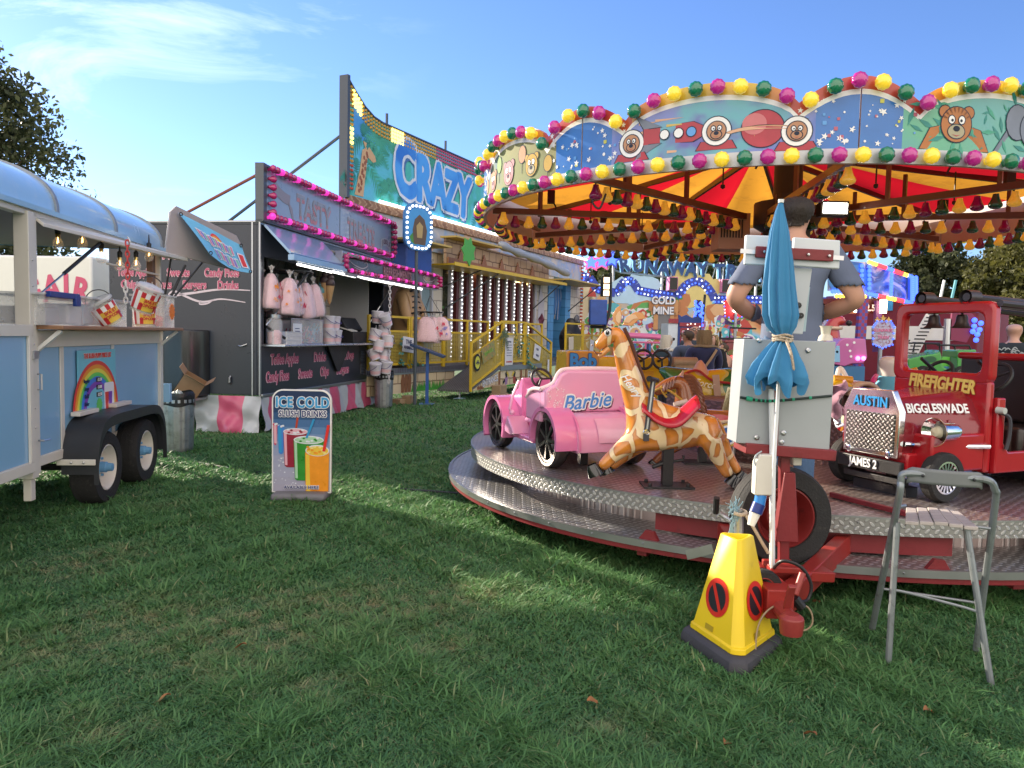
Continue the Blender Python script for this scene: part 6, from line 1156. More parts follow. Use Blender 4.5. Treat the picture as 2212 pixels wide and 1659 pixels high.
    rows=[]; step=math.degrees(.128/Rr); nb=int(360/step); step=360/nb
    for i in range(nb):
        ph=-112+i*step; 
        ps=((ph-SEAM0)%40)/20-1; h=hp(ps)
        rows.append((ph,h-.04,[2,0,1][i%3])); rows.append((ph+step*.3,.038,[0,1,2][i%3]))
    rows.sort(key=lambda r:(cp(Rr,r[0],0)+Vector((CX,CY,0))).length); far=[MB(),MB(),MB()]
    def outm(ph,z,e=.0): p=cp(Rr+.004+e,ph,2.39+z); return TR(*p)@tilt(cp(1,ph,0))
    for q,(ph,z,c) in enumerate(rows):
        if q<100: link('rim_bulb',CM[c],ca,outm(ph,z))
        else: far[c].add([v.co for v in CM[c].vertices],[tuple(p.vertices) for p in CM[c].polygons],0,outm(ph,z))
    for c in range(3): kind(far[c].build('far_rim_bulbs',CB[c],ca),'stuff')
    hang=[]
    for k in range(NP):
        for j in range(17): r=2.34-.120*j; hang.append((SEAM0+40*k,r,2.40,(j+k)%3))
    for j in range(70): hang.append((78+j*2.95,2.36,2.385,j%3))
    def sc(t):
        p=cp(t[1],t[0],0)+Vector((CX,CY,0)); return p.length
    hang.sort(key=sc); far=[MB(),MB(),MB()]
    for q,(ph,r,z,c) in enumerate(hang):
        M=TR(*cp(r,ph,z))
        if q<100: link('hanging_bulb',BM[c],ca,M)
        else: far[c].add([v.co for v in BM[c].vertices],[tuple(p.vertices) for p in BM[c].polygons],0,M)
    for c in range(3): kind(far[c].build('far_hanging_bulbs',BM[c].materials[0],ca),'stuff')
    mb=MB(); p=cp(2.34,SEAM0-40,2.36); mb.tube(bez([p,p+Vector((-.02,0,-.08)),p+Vector((.03,0,-.12)),p+Vector((.07,0,-.02))],5),.008,5); mb.build('loose_cable',BLK,ca)
    mb=MB(); mb.box(*(cp(2.46,SEAM0-40,2.40)-Vector((.012,.012,0))),*(cp(2.46,SEAM0-40,2.90)+Vector((.012,.012,-.12)))); mb.box(*(cp(2.452,SEAM0,2.39)-Vector((.004,.004,0))),*(cp(2.452,SEAM0,2.88)+Vector((.004,.004,0)))); mb.build('seam_strip',BLK,ca)
carousel()
# ---------------------------------------------------------------- ride: pink car
def img_local(root,rz):
    inv=(Matrix.Translation(root)@RZ(rz)).inverted()
    return lambda u,v,Y:inv@P(u,v,Y)
PK=mat('pink_gloss',(.72,.33,.53),.2,n=.06,s=2,coat=.6); PKD=mat('pink_deep',(.68,.20,.42),.22,n=.08,coat=.6); PKW=mat('pink_white',(.78,.62,.66),.35,n=.08,s=9)
def pink_car():
    a=G(1180,1010,DZ); t=thing('toy_car','glossy pink vintage toy car with blue Barbie lettering on its back, on the carousel deck','ride car',(a.x,a.y,DZ),21.7)
    F=face_out(0,0,0)
    # tub with seat back
    mb=MB(); prof=[(-.04,.40),(.60,.40),(.64,.70),(.13,.70),(.08,.67),(.04,.60),(-.04,.56)]
    mb.prism(prof,.10,0,face_out(0,.06,0))
    mb.box(-.03,.06,.32,.02,.34,.55); mb.box(.58,.06,.28,.62,.36,.57); mb.box(.08,.05,.26,.60,.62,.30)
    mb.build('seat_back',PK,t,bevel=.025,seg=4)
    mb=MB(); mb.tube(bez([(-.05,.02,.565),(.04,.01,.605),(.08,.01,.675),(.14,.01,.705),(.38,.01,.712),(.65,.01,.705)],6),.016,8); mb.tube(bez([(-.05,.02,.565),(-.04,.2,.55),(-.02,.34,.48)],5),.014,8); mb.build('padded_edge',PKW,t)
    mb=MB()
    def trunk(s,q):
        an=PI*.5*q; return (.12+.54*s,-.02-.24*math.sin(an)**.8*(1-.0*s)-.0,.42-.02-.26*(1-math.cos(an))**1.0)
    mb.grid(trunk,6,14); mb.grid(lambda s,q:(.12,-.02-(.24*math.sin(PI*.5*q)**.8)*s,.40-.26*(1-math.cos(PI*.5*q))*1.0),4,14); mb.grid(lambda s,q:(.66,-.02-(.24*math.sin(PI*.5*q)**.8)*s,.40-.26*(1-math.cos(PI*.5*q))),4,14,flip=True); mb.box(.12,-.25,.135,.66,.1,.15); mb.box(.10,-.02,.15,.64,.12,.42)
    mb.build('trunk',PK,t,smooth=60)
    mb=MB(); mb.grid(lambda s,q:Vector(trunk(.30+.45*s,.36+.5*q))+Vector((0,-.008,.006)),6,8); mb.build('trunk_panel',mat('pink_light',(.74,.40,.58),.2,coat=.6),t,smooth=60)
    mb=MB()
    for s in (.02,.97): mb.grid(lambda a,b:Vector(trunk(s+.03*(a-.5),b))+Vector((0,-.014,.012)),2,14)
    mb.build('trunk_rib',PKD,t,smooth=60)
    mb=MB(); mb.box(.02,.30,.13,.66,.82,.17); mb.box(.08,.10,.15,.62,.36,.30); mb.prism([(.80,.15),(1.28,.17),(1.30,.36),(1.24,.42),(.88,.46),(.78,.60),(.74,.60),(.76,.15)],.46,0,TR(.11,0,0)@Matrix(((0,0,1,0),(1,0,0,0),(0,1,0,0),(0,0,0,1)))); mb.box(.05,.30,.17,.07,.36,.50);
    mb.build('body',PKD,t,bevel=.012,seg=3)
    def fender(y,x0,x1,r,nme,a0=-15,a1=195):
        mb=MB(); mb.grid(lambda s,q:(x0+(x1-x0)*q,y+r*math.cos(R(a0+(a1-a0)*s))*1.0,.195+r*math.sin(R(a0+(a1-a0)*s))),16,3); mb.grid(lambda s,q:(x0,y+(r-.03*q)*math.cos(R(a0+(a1-a0)*s)),.195+(r-.03*q)*math.sin(R(a0+(a1-a0)*s))),16,1); mb.grid(lambda s,q:(x0+(x1-x0)*q,y+(r-.03)*math.cos(R(a0+(a1-a0)*s)),.195+(r-.03)*math.sin(R(a0+(a1-a0)*s))),16,3,flip=True); mb.build(nme,PKD,t,smooth=60,fix=False)
    for x0,x1 in ((-.04,.14),(.56,.74)): fender(.0,x0,x1,.245,'fender',-5,190); fender(1.02,x0,x1,.245,'fender',-30,200)
    mb=MB(); mb.prism([(.72,.30),(.80,.17),(.66,.15),(.56,.17)],.16,0,TR(-.03,0,0)@Matrix(((0,0,1,0),(1,0,0,0),(0,1,0,0),(0,0,0,1)))); mb.build('step',PK,t,bevel=.01)
    BW=mat('wheel_black',(.02,.02,.022),.3,coat=.4)
    for x in (.04,.68):
        for y in (0,1.02): wheel(.20,.10,BW,BW,BLK,t,TR(x,y,.20)@RZ(-90 if x<.3 else 90),.80,spokes=7)
    for x in (.24,.50):
        mb=MB(); T=TR(x,.66,.60)@RX(62); mb.tube([T@Vector((.085*math.cos(k*PI/12),.085*math.sin(k*PI/12),0)) for k in range(24)],.010,8,closed=True)
        for k in range(3): mb.tube([T@Vector((0,0,-.01)),T@Vector((.08*math.cos(k*2.1),.08*math.sin(k*2.1),0))],.008,6)
        mb.tube([T@Vector((0,0,0)),T@Vector((0,0,-.16))],.012,6); mb.build('steering_wheel',BLK,t)
    mb=MB(); mb.box(.30,.05,0,.36,.10,.14); mb.box(.30,.75,0,.36,.80,.16); mb.build('mount',BLK,t)
    mb=MB(); mb.box(.38,.22,.30,.58,.26,.32); mb.tube([(.06,.70,.58),(.0,.68,.46),(-.03,.66,.36),(-.01,.66,.33)],.012,6); mb.ball((-.01,.66,.33),.025,8); mb.build('cord',PK,t)
    mb=MB(); rg=random.Random(1); FS=face_out(0,-.043,0)
    for k in range(40): x=-.02+.16*rg.random()**1.3; z=.43+.15*rg.random(); mb.prism(star(x,z,rg.uniform(.003,.011),4,0,.25),.0006,0,FS)
    for k in range(18): mb.prism(disc(.04+.02*rg.gauss(0,1),.45+.02*rg.gauss(0,1),.004,6),.0006,0,FS)
    mb.build('sparkle',mat('sparkle',(.85,.75,.82),.3),t,smooth=0)
    lettering([('Barbie',.150,FS@TR(.285,.475,.0)@RZ(5),0,1,dict(bold=.012,ow=.075,shear=.32,xs=1.0,sh=(2,.05,-.06)))],t,[mat('barbie_blue',(.06,.25,.66),.3,n=.2),WHITEP,mat('barbie_shadow',(.08,.015,.06),.5)])
    mb=MB(); mb.box(.36,.98,.42,.42,1.2,.47); mb.tube([(.30,1.28,.42),(.30,1.34,.42)],.05,12); mb.tube([(.44,1.28,.42),(.44,1.34,.42)],.05,12); mb.build('headlamp',CHROME,t)
pink_car()
# ---------------------------------------------------------------- ride: giraffe
def spots(name,base,spot,edge,scale,th=.16,st=(1,1,1)):
    if name in MC: return MC[name]
    M=bpy.data.materials.new(name); MC[name]=M; T,N,L,B=nm(M); tc=N.new('ShaderNodeTexCoord'); mp=N.new('ShaderNodeMapping'); mp.inputs['Scale'].default_value=st; L.new(tc.outputs['Object'],mp.inputs[0])
    no=N.new('ShaderNodeTexNoise'); no.inputs['Scale'].default_value=5; L.new(mp.outputs[0],no.inputs['Vector']); va=N.new('ShaderNodeMixRGB'); va.inputs['Fac'].default_value=.10; L.new(mp.outputs[0],va.inputs['Color1']); L.new(no.outputs['Color'],va.inputs['Color2'])
    v=N.new('ShaderNodeTexVoronoi'); v.feature='DISTANCE_TO_EDGE'; v.inputs['Scale'].default_value=scale; v.inputs['Randomness'].default_value=.85; L.new(va.outputs[0],v.inputs['Vector'])
    rp=N.new('ShaderNodeValToRGB'); cr=rp.color_ramp
    for i,(p,c) in enumerate(((th*.80,base),(th,edge),(th*1.25,spot),(th*2.6,[min(1,x*1.35) for x in spot]))):
        e=cr.elements[i] if i<2 else cr.elements.new(p); e.position=p; e.color=(*c,1)
    L.new(v.outputs['Distance'],rp.inputs[0]); L.new(rp.outputs[0],B.inputs['Base Color']); B.inputs['Roughness'].default_value=.2; B.inputs['Coat Weight'].default_value=.6; B.inputs['Coat Roughness'].default_value=.1; return M
def giraffe():
    Y=4.84; rp=G(1440,1050,DZ); rp.z=DZ; t=thing('giraffe_ride','giraffe ride with orange spots, red saddle and Henry lettering on a black post','giraffe ride',rp,0); L=img_local(rp,0)
    sk=lambda u,v,dy=0:L(u,v,Y+dy)
    V=[];E=[];Rd=[]
    def add(u,v,dy,r,par=None):
        V.append(sk(u,v,dy)); Rd.append(r); i=len(V)-1
        if par is not None: E.append((par,i))
        return i
    m=add(1460,930,0,(.112,.125)); b1=add(1515,925,0,(.11,.122),m); b2=add(1545,925,0,(.07,.08),b1)
    c=add(1402,925,0,(.115,.128),m); n0=add(1382,878,0,(.098,.10),c); n1=add(1364,830,0,(.082,.084),n0); n2=add(1352,785,0,(.068,.070),n1); n3=add(1342,748,0,(.058,.062),n2); hd=add(1334,718,0,(.058,.062),n3); h2=add(1316,726,0,(.055,.058),hd); h3=add(1300,741,0,(.036,.040),h2); h4=add(1287,752,0,(.023,.026),h3)
    for dy,(k1,k2,k3,k4) in ((-.055,((1372,950),(1345,968),(1322,987),(1296,1012))),(.075,((1378,955),(1356,975),(1338,990),(1316,1009)))):
        p=c
        for (u,v),r in zip((k1,k2,k3,k4),(.080,.058,.046,.037)): p=add(u,v,dy,r,p)
    for dy,ks in ((-.06,((1535,950),(1546,978),(1560,1003),(1576,1030))),(.07,((1548,950),(1562,975),(1578,998),(1594,1022)))):
        p=b1
        for (u,v),r in zip(ks,(.085,.060,.045,.037)): p=add(u,v,dy,r,p)
    me=skin('body',V,E,Rd,2); me.materials.append(spots('giraffe_coat',(.78,.60,.34),(.52,.19,.03),(.42,.14,.03),7.4,.088,(1,.8,.85))); link('body',me,t)
    HF=mat('hoof_black',(.012,.012,.013),.15,coat=.8)
    for (u,v,dy,a) in ((1284,1017,-.055,-24),(1308,1013,.075,-24),(1584,1042,-.06,34),(1600,1033,.07,34)):
        mb=MB(); mb.lathe([(.026,.045),(.034,.02),(.042,-.015),(.044,-.03),(.001,-.032)],16,0,Matrix.Diagonal((1.25,1,1,1))); o=mb.build('hoof',HF,t); o.location=sk(u,v,dy); o.rotation_euler=(0,R(a),0)
    CO=mat('giraffe_orange',(.60,.26,.06),.25,n=.3,s=9,coat=.6); IN=mat('ear_inner',(.72,.48,.28),.35)
    for (u,v,dy,pts,bend) in ((1334,705,-.045,[(0,0),(-.028,.03),(-.034,.07),(-.012,.115),(.010,.13),(.024,.08),(.018,.02)],.0),(1344,702,.03,[(0,0),(.03,.055),(.08,.085),(.125,.08),(.15,.045),(.10,.035),(.06,-.005)],.0)):
        mb=MB(); mb.prism([(x,y) for x,y in pts],.014,0,RX(90)); k=[(x*.62+.004,y*.62+.016) for x,y in pts]; mb.prism(k,.004,1,TR(0,-.014,0)@RX(90)); o=mb.build('ear',[CO,IN],t,bevel=.006,seg=3); o.location=sk(u,v,dy)
    mb=MB(); e=sk(1313,718,-.052); mb.ball(e,.021,14,0,(1,.6,1.2)); mb.ball(e+Vector((-.003,-.011,-.002)),.0125,12,1,(1,.5,1.15)); mb.ball(e+Vector((-.006,-.0175,.004)),.004,8,0); mb.tube(bez([e+Vector((-.024,-.004,.012)),e+Vector((0,-.010,.029)),e+Vector((.024,-.002,.014))],4),.0045,6,1); mb.build('eye',[WHITEP,BLACKP],t)
    mb=MB(); mb.tube(bez([sk(1283,757,-.026),sk(1290,765,-.034),sk(1300,762,-.040)],4),.004,6); mb.ball(sk(1279,746,-.022),.006,8); mb.build('mouth',mat('mouth_dark',(.12,.03,.02),.4),t); 
    mb=MB(); mb.tube(bez([sk(1294,770,-.01),sk(1302,764,-.01),sk(1314,752,0)],4),[.012,.014,.016,.017,.018,.018,.019,.019,.02],8); mb.build('jaw',CO,t)
    mb=MB(); pts=bez([sk(1346,708),sk(1363,745),sk(1378,790),sk(1394,835),sk(1408,862)],6); mb.tube([p+Vector((.006,0,0)) for p in pts],.012,6); mb.build('mane',mat('mane_brown',(.10,.035,.02),.5),t)
    mb=MB(); mb.tube(bez([sk(1548,905),sk(1560,925),sk(1568,955)],5),.012,6); mb.build('tail',CO,t)
    # saddle
    def sd(s,q):
        a=(q-.5)*2; x=-.115+.36*s; zc=.585+.05*math.cos(PI*s)**2+(.07*max(0,(s-.62)/.38)**1.6)+.035*max(0,(.2-s)/.2)
        return (x-.02,a*(.112+.02*math.sin(PI*s)),zc-.060*a*a-.012*a*a*math.sin(PI*s))
    o0=sk(1435,905); mb=MB(); mb.grid(lambda s,q:Vector(sd(s,q))+Vector((o0.x+.0-.03,0,o0.z-.55)),16,14); o=mb.build('saddle',mat('saddle_red',(.46,.012,.03),.22,n=.08,coat=.7),t,smooth=60,fix=False); s_=o.modifiers.new('s','SOLIDIFY'); s_.thickness=.016; s_.offset=0
    mb=MB(); a=sk(1404,818,-.12); b=sk(1420,822,.10); mb.tube([a,b],.015,10); mb.tube([sk(1412,820,0),sk(1408,870,0)],.011,8); mb.tube([a,a+Vector((-.008,-.01,0))],.019,10); mb.build('handlebar',BLK,t)
    mb=MB(); q=bez([sk(1411,822,-.03),sk(1405,870,-.115),sk(1397,930,-.135)],6); 
    for i in range(len(q)-1): mb.beam(q[i],q[i+1],.034,.005,0,(0,1,0)); mb.beam(q[i]+Vector((0,-.004,0)),q[i+1]+Vector((0,-.004,0)),.010,.004,1,(0,1,0))
    mb.tube([q[-1]+Vector((.02*math.cos(k),-.005,.016*math.sin(k)-.01)) for k in np.linspace(0,5.6,8)],.004,6,2); mb.box(q[-1].x-.02,q[-1].y-.008,q[-1].z-.065,q[-1].x+.015,q[-1].y+.005,q[-1].z-.02); mb.build('strap',[mat('strap_dark',(.05,.05,.06),.6),mat('strap_pale',(.45,.48,.45),.6),CHROME],t)
    mb=MB(); mb.box(-.033,-.033,0,.033,.033,.30); mb.box(-.16,-.10,.0,.16,.10,.012); mb.tube([(-.033,-.02,.15),(-.10,-.03,.125)],.014,8); mb.tube([(.033,0,.16),(.10,0,.17),(.10,0,.20)],.010,8)
    for x in (-.12,.12):
        for y in (-.07,.07): mb.tube([(x,y,.012),(x,y,.03)],.012,6)
    mb.build('post',BLK,t,bevel=.004)
    p=sk(1362,832,-.075); lettering([('Henry',.072,TR(*p)@RX(90)@RZ(-52)@TR(.0,0,.003),0,None,dict(shear=.35,bold=.012,xs=.92))],t,[WHITEP])
giraffe()
# ---------------------------------------------------------------- ride: galloping horse behind the giraffe
def horse():
    Y=5.75; rp=G(1500,1000,DZ); rp=Vector((P(1520,900,Y).x,Y,DZ)); t=thing('horse_ride','brown carved galloping horse ride with a red trapped body behind the giraffe','horse ride',rp,0); L=img_local(rp,0); sk=lambda u,v,dy=0:L(u,v,Y+dy)
    V=[];E=[];Rd=[]
    def add(u,v,dy,r,par=None):
        V.append(sk(u,v,dy)); Rd.append(r); i=len(V)-1
        if par is not None: E.append((par,i))
        return i
    m=add(1540,925,0,.15); c=add(1490,920,0,.135,m); n=add(1482,885,0,.10,c); n2=add(1480,850,0,.085,n); pl=add(1472,822,0,.07,n2); f=add(1446,829,0,.055,pl); no=add(1422,843,0,.042,f); mu=add(1412,850,0,.036,no); r=add(1600,925,0,.14,m); r2=add(1640,930,0,.12,r)
    for dy in (-.08,.08):
        p=c
        for (u,v),q in zip(((1468,955),(1440,975),(1425,985),(1412,1000)) if dy<0 else ((1470,950),(1450,965),(1430,975),(1424,990)),(.06,.042,.032,.026)): p=add(u,v,dy,q,p)
        p=r2
        for (u,v),q in zip(((1652,960),(1668,985),(1680,1005)),(.07,.045,.035)): p=add(u,v,dy,q,p)
    me=skin('body',V,E,Rd,2); me.materials.append(mat('horse_brown',(.26,.085,.025),.22,n=.45,s=9,coat=.6,c2=(.12,.03,.015),th=(.52,.7))); link('body',me,t)
    mb=MB(); rg=random.Random(3)
    for k in range(10): q=k/9; a=sk(1478+14*q,812+62*q,-.03); mb.tube(bez([a,a+Vector((.05,-.03,.0)),a+Vector((.09+.02*rg.random(),-.05,-.05)),a+Vector((.12,-.02,-.10))],4),[.018]*4+[.014]*4+[.012]*4+[.004],6)
    for k in range(4): a=sk(1462-6*k,815+3*k,-.02); mb.tube(bez([a,a+Vector((-.03,-.045,-.02)),a+Vector((-.05,-.06,-.07))],4),.011,5)
    mb.build('mane',mat('horse_mane',(.17,.06,.03),.3,n=.4,s=20,coat=.5),t)
    mb=MB(); mb.tube(bez([sk(1412,845,-.05),sk(1430,838,-.065),sk(1452,848,-.075),sk(1478,868,-.09)],5),.009,6); mb.tube(bez([sk(1428,833,-.05),sk(1432,848,-.055),sk(1440,858,-.05)],4),.009,6); mb.build('bridle',mat('gold_paint',(.55,.36,.08),.25,.3),t)
    mb=MB(); mb.ball(sk(1452,826,-.058),.012,10); mb.build('eye',BLACKP,t); mb=MB(); mb.tube([sk(1472,812,-.04),sk(1476,800,-.045)],[.020,.003],8); mb.build('ear',mat('horse_brown'),t)
    for (u,v,dy) in ((1410,1003,-.08),(1422,994,.08)): mb=MB(); mb.lathe([(.027,.03),(.036,-.02),(.001,-.022)],12); o=mb.build('hoof',MC['hoof_black'],t); o.location=sk(u,v,dy); o.rotation_euler=(0,R(-45),0)
    mb=MB(); mb.grid(lambda s,q:sk(1505+100*s,905+62*q-14*math.sin(PI*s)+(8*s),-.155-.015*math.sin(PI*q)),14,8); mb.build('trapping',mat('trap_red',(.40,.015,.025),.25,n=.1,coat=.6),t,smooth=60,fix=False)
    mb=MB()
    for r_,m_ in ((.085,0),(.070,1),(.055,2)): 
        c0=sk(1572,940,-.18-.004*m_); mb.prism(disc(0,0,r_,20,1.05),.004,m_,TR(*c0)@RX(90))
    mb.tube(bez([sk(1508,900,-.17),sk(1545,912,-.175),sk(1605,905,-.17)],6),.012,6,3); mb.build('medallion',[mat('gold_paint'),WHITEP,mat('medal_blue',(.03,.14,.45),.3,n=.5,s=40),mat('trap_cream',(.6,.5,.36),.4)],t)
    mb=MB(); mb.box(-.03,-.03,0,.03,.03,.4); mb.box(-.15,-.1,0,.15,.1,.012); mb.build('post',BLK,t)
    mb=MB(); p=sk(1470,875,-.11); mb.tube([p+Vector((-.05,0,0)),p+Vector((.05,0,0.03))],.02,10); mb.build('handle',mat('handle_pale',(.6,.5,.45),.4),t)
horse()
def yellow_digger():
    Y=7.9; a=P(1222,880,Y); t=thing('digger_ride','yellow children truck ride with blue Bob sign, two black steering wheels and log load','ride truck',(a.x,a.y,DZ),10); YG=mat('yellow_gloss',(.70,.42,.01),.28,n=.08,coat=.5)
    z=lambda v:1.4-(v-733)/1640*Y-DZ
    mb=MB(); mb.box(.0,0,z(850),.36,.5,z(765)); mb.box(.30,0,z(858),1.12,.5,z(776)); mb.box(.02,-.03,z(872),1.0,.5,z(845)); mb.build('body',YG,t,bevel=.02,seg=3)
    mb=MB(); mb.box(.52,-.015,z(830),.95,.0,z(806)); mb.build('seat_panel',mat('orange_panel',(.62,.30,.02),.3),t,bevel=.006)
    mb=MB(); mb.box(-.01,-.022,z(812),.34,-.002,z(767)); mb.build('sign_plate',mat('plate_orange',(.55,.26,.04),.35),t,bevel=.008)
    lettering([('Bob',.20,face_out(.165,-.026,z(787)),0,1,dict(bold=.045,ow=.03,xs=.9))],t,[mat('bob_blue',(.03,.25,.65),.3),mat('bob_dark',(.03,.04,.10),.4)])
    for x in (.80,1.00):
        mb=MB(); T=TR(x,-.10,z(780))@RX(78); mb.tube([T@Vector((.10*math.cos(k*PI/12),.10*math.sin(k*PI/12),0)) for k in range(24)],.014,8,closed=True)
        for k in range(3): mb.tube([T@Vector((0,0,0)),T@Vector((.095*math.cos(k*2.1+.5),.095*math.sin(k*2.1+.5),0))],.010,6)
        mb.tube([T@Vector((0,0,0)),T@Vector((0,0,-.12))],.014,6); mb.build('steering_wheel',BLK,t)
    wheel(.13,.10,RUB,mat('rim_grey',(.34,.34,.36),.4,.4),BLK,t,TR(.56,-.05,.13),.62); wheel(.13,.10,RUB,mat('rim_grey'),BLK,t,TR(.10,-.05,.13),.62)
    mb=MB(); 
    for (x,zz,r) in ((1.28,z(785),.055),(1.30,z(798),.05),(1.26,z(812),.06),(1.40,z(815),.05),(1.22,z(828),.05)): mb.tube([(x-.14,-.03,zz),(x+.14,-.01,zz)],r,12)
    mb.build('log_load',mat('log_paint',(.36,.26,.16),.5,n=.5,s=9),t); mb=MB(); mb.box(1.0,0,z(846),1.5,.45,z(834)); mb.box(.1,.1,.12,1.4,.4,.2); mb.build('tray',mat('tray_brown',(.2,.12,.07),.5),t)
yellow_digger()
def plane_ride():
    Y=6.95; a=P(1515,880,Y); t=thing('plane_ride','green and yellow camouflage aeroplane ride lettered Air Force, behind the horse','ride plane',(a.x,a.y,DZ),-4); L=img_local(Vector((a.x,a.y,DZ)),-4)
    CAM=ramp_mat('camouflage',[(.44,(.50,.34,.02)),(.47,(.42,.36,.10)),(.50,(.02,.12,.03)),(.9,(.02,.10,.03))],2.2,.25,'noise',.4,coat=.5,interp='CONSTANT',det=2)
    mb=MB(); st=[(1424,800,.02,.02),(1436,806,.10,.07),(1470,835,.17,.19),(1520,850,.20,.24),(1570,850,.20,.26),(1640,845,.16,.2),(1720,825,.07,.1)]
    def fn(s,q):
        k=s*(len(st)-1); i=min(int(k),len(st)-2); f=k-i; u,v,ry,rz=[st[i][j]*(1-f)+st[i+1][j]*f for j in range(4)]; c=L(u,v,Y); a=2*PI*q; return (c.x,c.y+ry*math.cos(a),c.z+rz*math.sin(a)*.9)
    mb.grid(fn,30,24); mb.build('fuselage',CAM,t,smooth=70)
    mb=MB(); mb.grid(lambda s,q:(lambda c:(c.x,c.y+.13*math.cos(PI*q),c.z+(.17-.02*math.cos(6*s))*math.sin(PI*q)*math.sin(PI*(.12+.76*s))))(L(1490+42*s,822,Y)),10,10); mb.build('headrest',mat('headrest_tan',(.52,.27,.16),.4),t,smooth=60)
    mb=MB(); mb.tube(bez([L(1470,812,Y-.16),L(1505,800,Y-.12),L(1540,822,Y-.2),L(1600,830,Y-.2)],5),.012,6); mb.build('cockpit_rim',mat('rim_red',(.3,.03,.03),.3),t)
    mb=MB(); mb.beam(L(1546,810,Y-.20),L(1552,875,Y-.26),.06,.01,0,(0,1,0)); mb.build('lap_strap',mat('strap_tan',(.34,.24,.18),.7),t)
    mb=MB(); T=Matrix.Translation(L(1572,815,Y-.05))@RX(35)@RY(-18); mb.tube([T@Vector((.12*math.cos(k*PI/12),.12*math.sin(k*PI/12),0)) for k in range(24)],.013,8,closed=True); mb.tube([T@Vector((-.11,0,0)),T@Vector((.11,0,0))],.01,6); mb.build('steering_wheel',BLK,t)
    mb=MB(); mb.prism([(0,-.1),(.7,-.1),(.6,.5),(.15,.5)],.04,0,TR(-.2,-.7,.32)); mb.box(-.04,-.04,0,.04,.04,.3); mb.build('wing',mat('camouflage'),t,bevel=.01)
    p=L(1507,826,Y-.205); lettering([('Air Force',.085,TR(*p)@RX(90)@RZ(-10),0,None,dict(shear=.3,bold=.012,xs=.95))],t,[mat('cream_letter',(.65,.62,.45),.4)])
plane_ride()
def blanket():
    p=P(1578,900,5.9); t=thing('folded_blanket','olive fleece blanket draped over a rail beside the grey control box','blanket',(p.x,p.y,DZ)); L=img_local(Vector((p.x,p.y,DZ)),0)
    for (u0,u1,u2,u3,y,nme) in ((1578,1592,1552,1566,5.86,'front_fold'),(1588,1602,1574,1590,5.92,'rear_fold')):
        mb=MB()
        mb.grid(lambda s,q:(lambda a,b:a.lerp(b,s)+Vector((0,-.03*math.sin(PI*s),.0)))(L(u0+(u2-u0)*q,838+100*q,y),L(u1+(u3-u1)*q,836+104*q,y)),6,14); o=mb.build(nme,mat('fleece_olive',(.16,.15,.07),.95,n=.35,s=30,b=1,bs=60,sheen=.4),t,smooth=70,fix=False); sd_=o.modifiers.new('s','SOLIDIFY'); sd_.thickness=.03
    mb=MB(); a=L(1590,842,5.95); mb.tube([a,(a.x,a.y,.0)],.014,8); mb.tube([a+Vector((-.06,0,0)),a+Vector((.08,0,0))],.012,8); mb.build('rail',STEEL,t)
blanket()
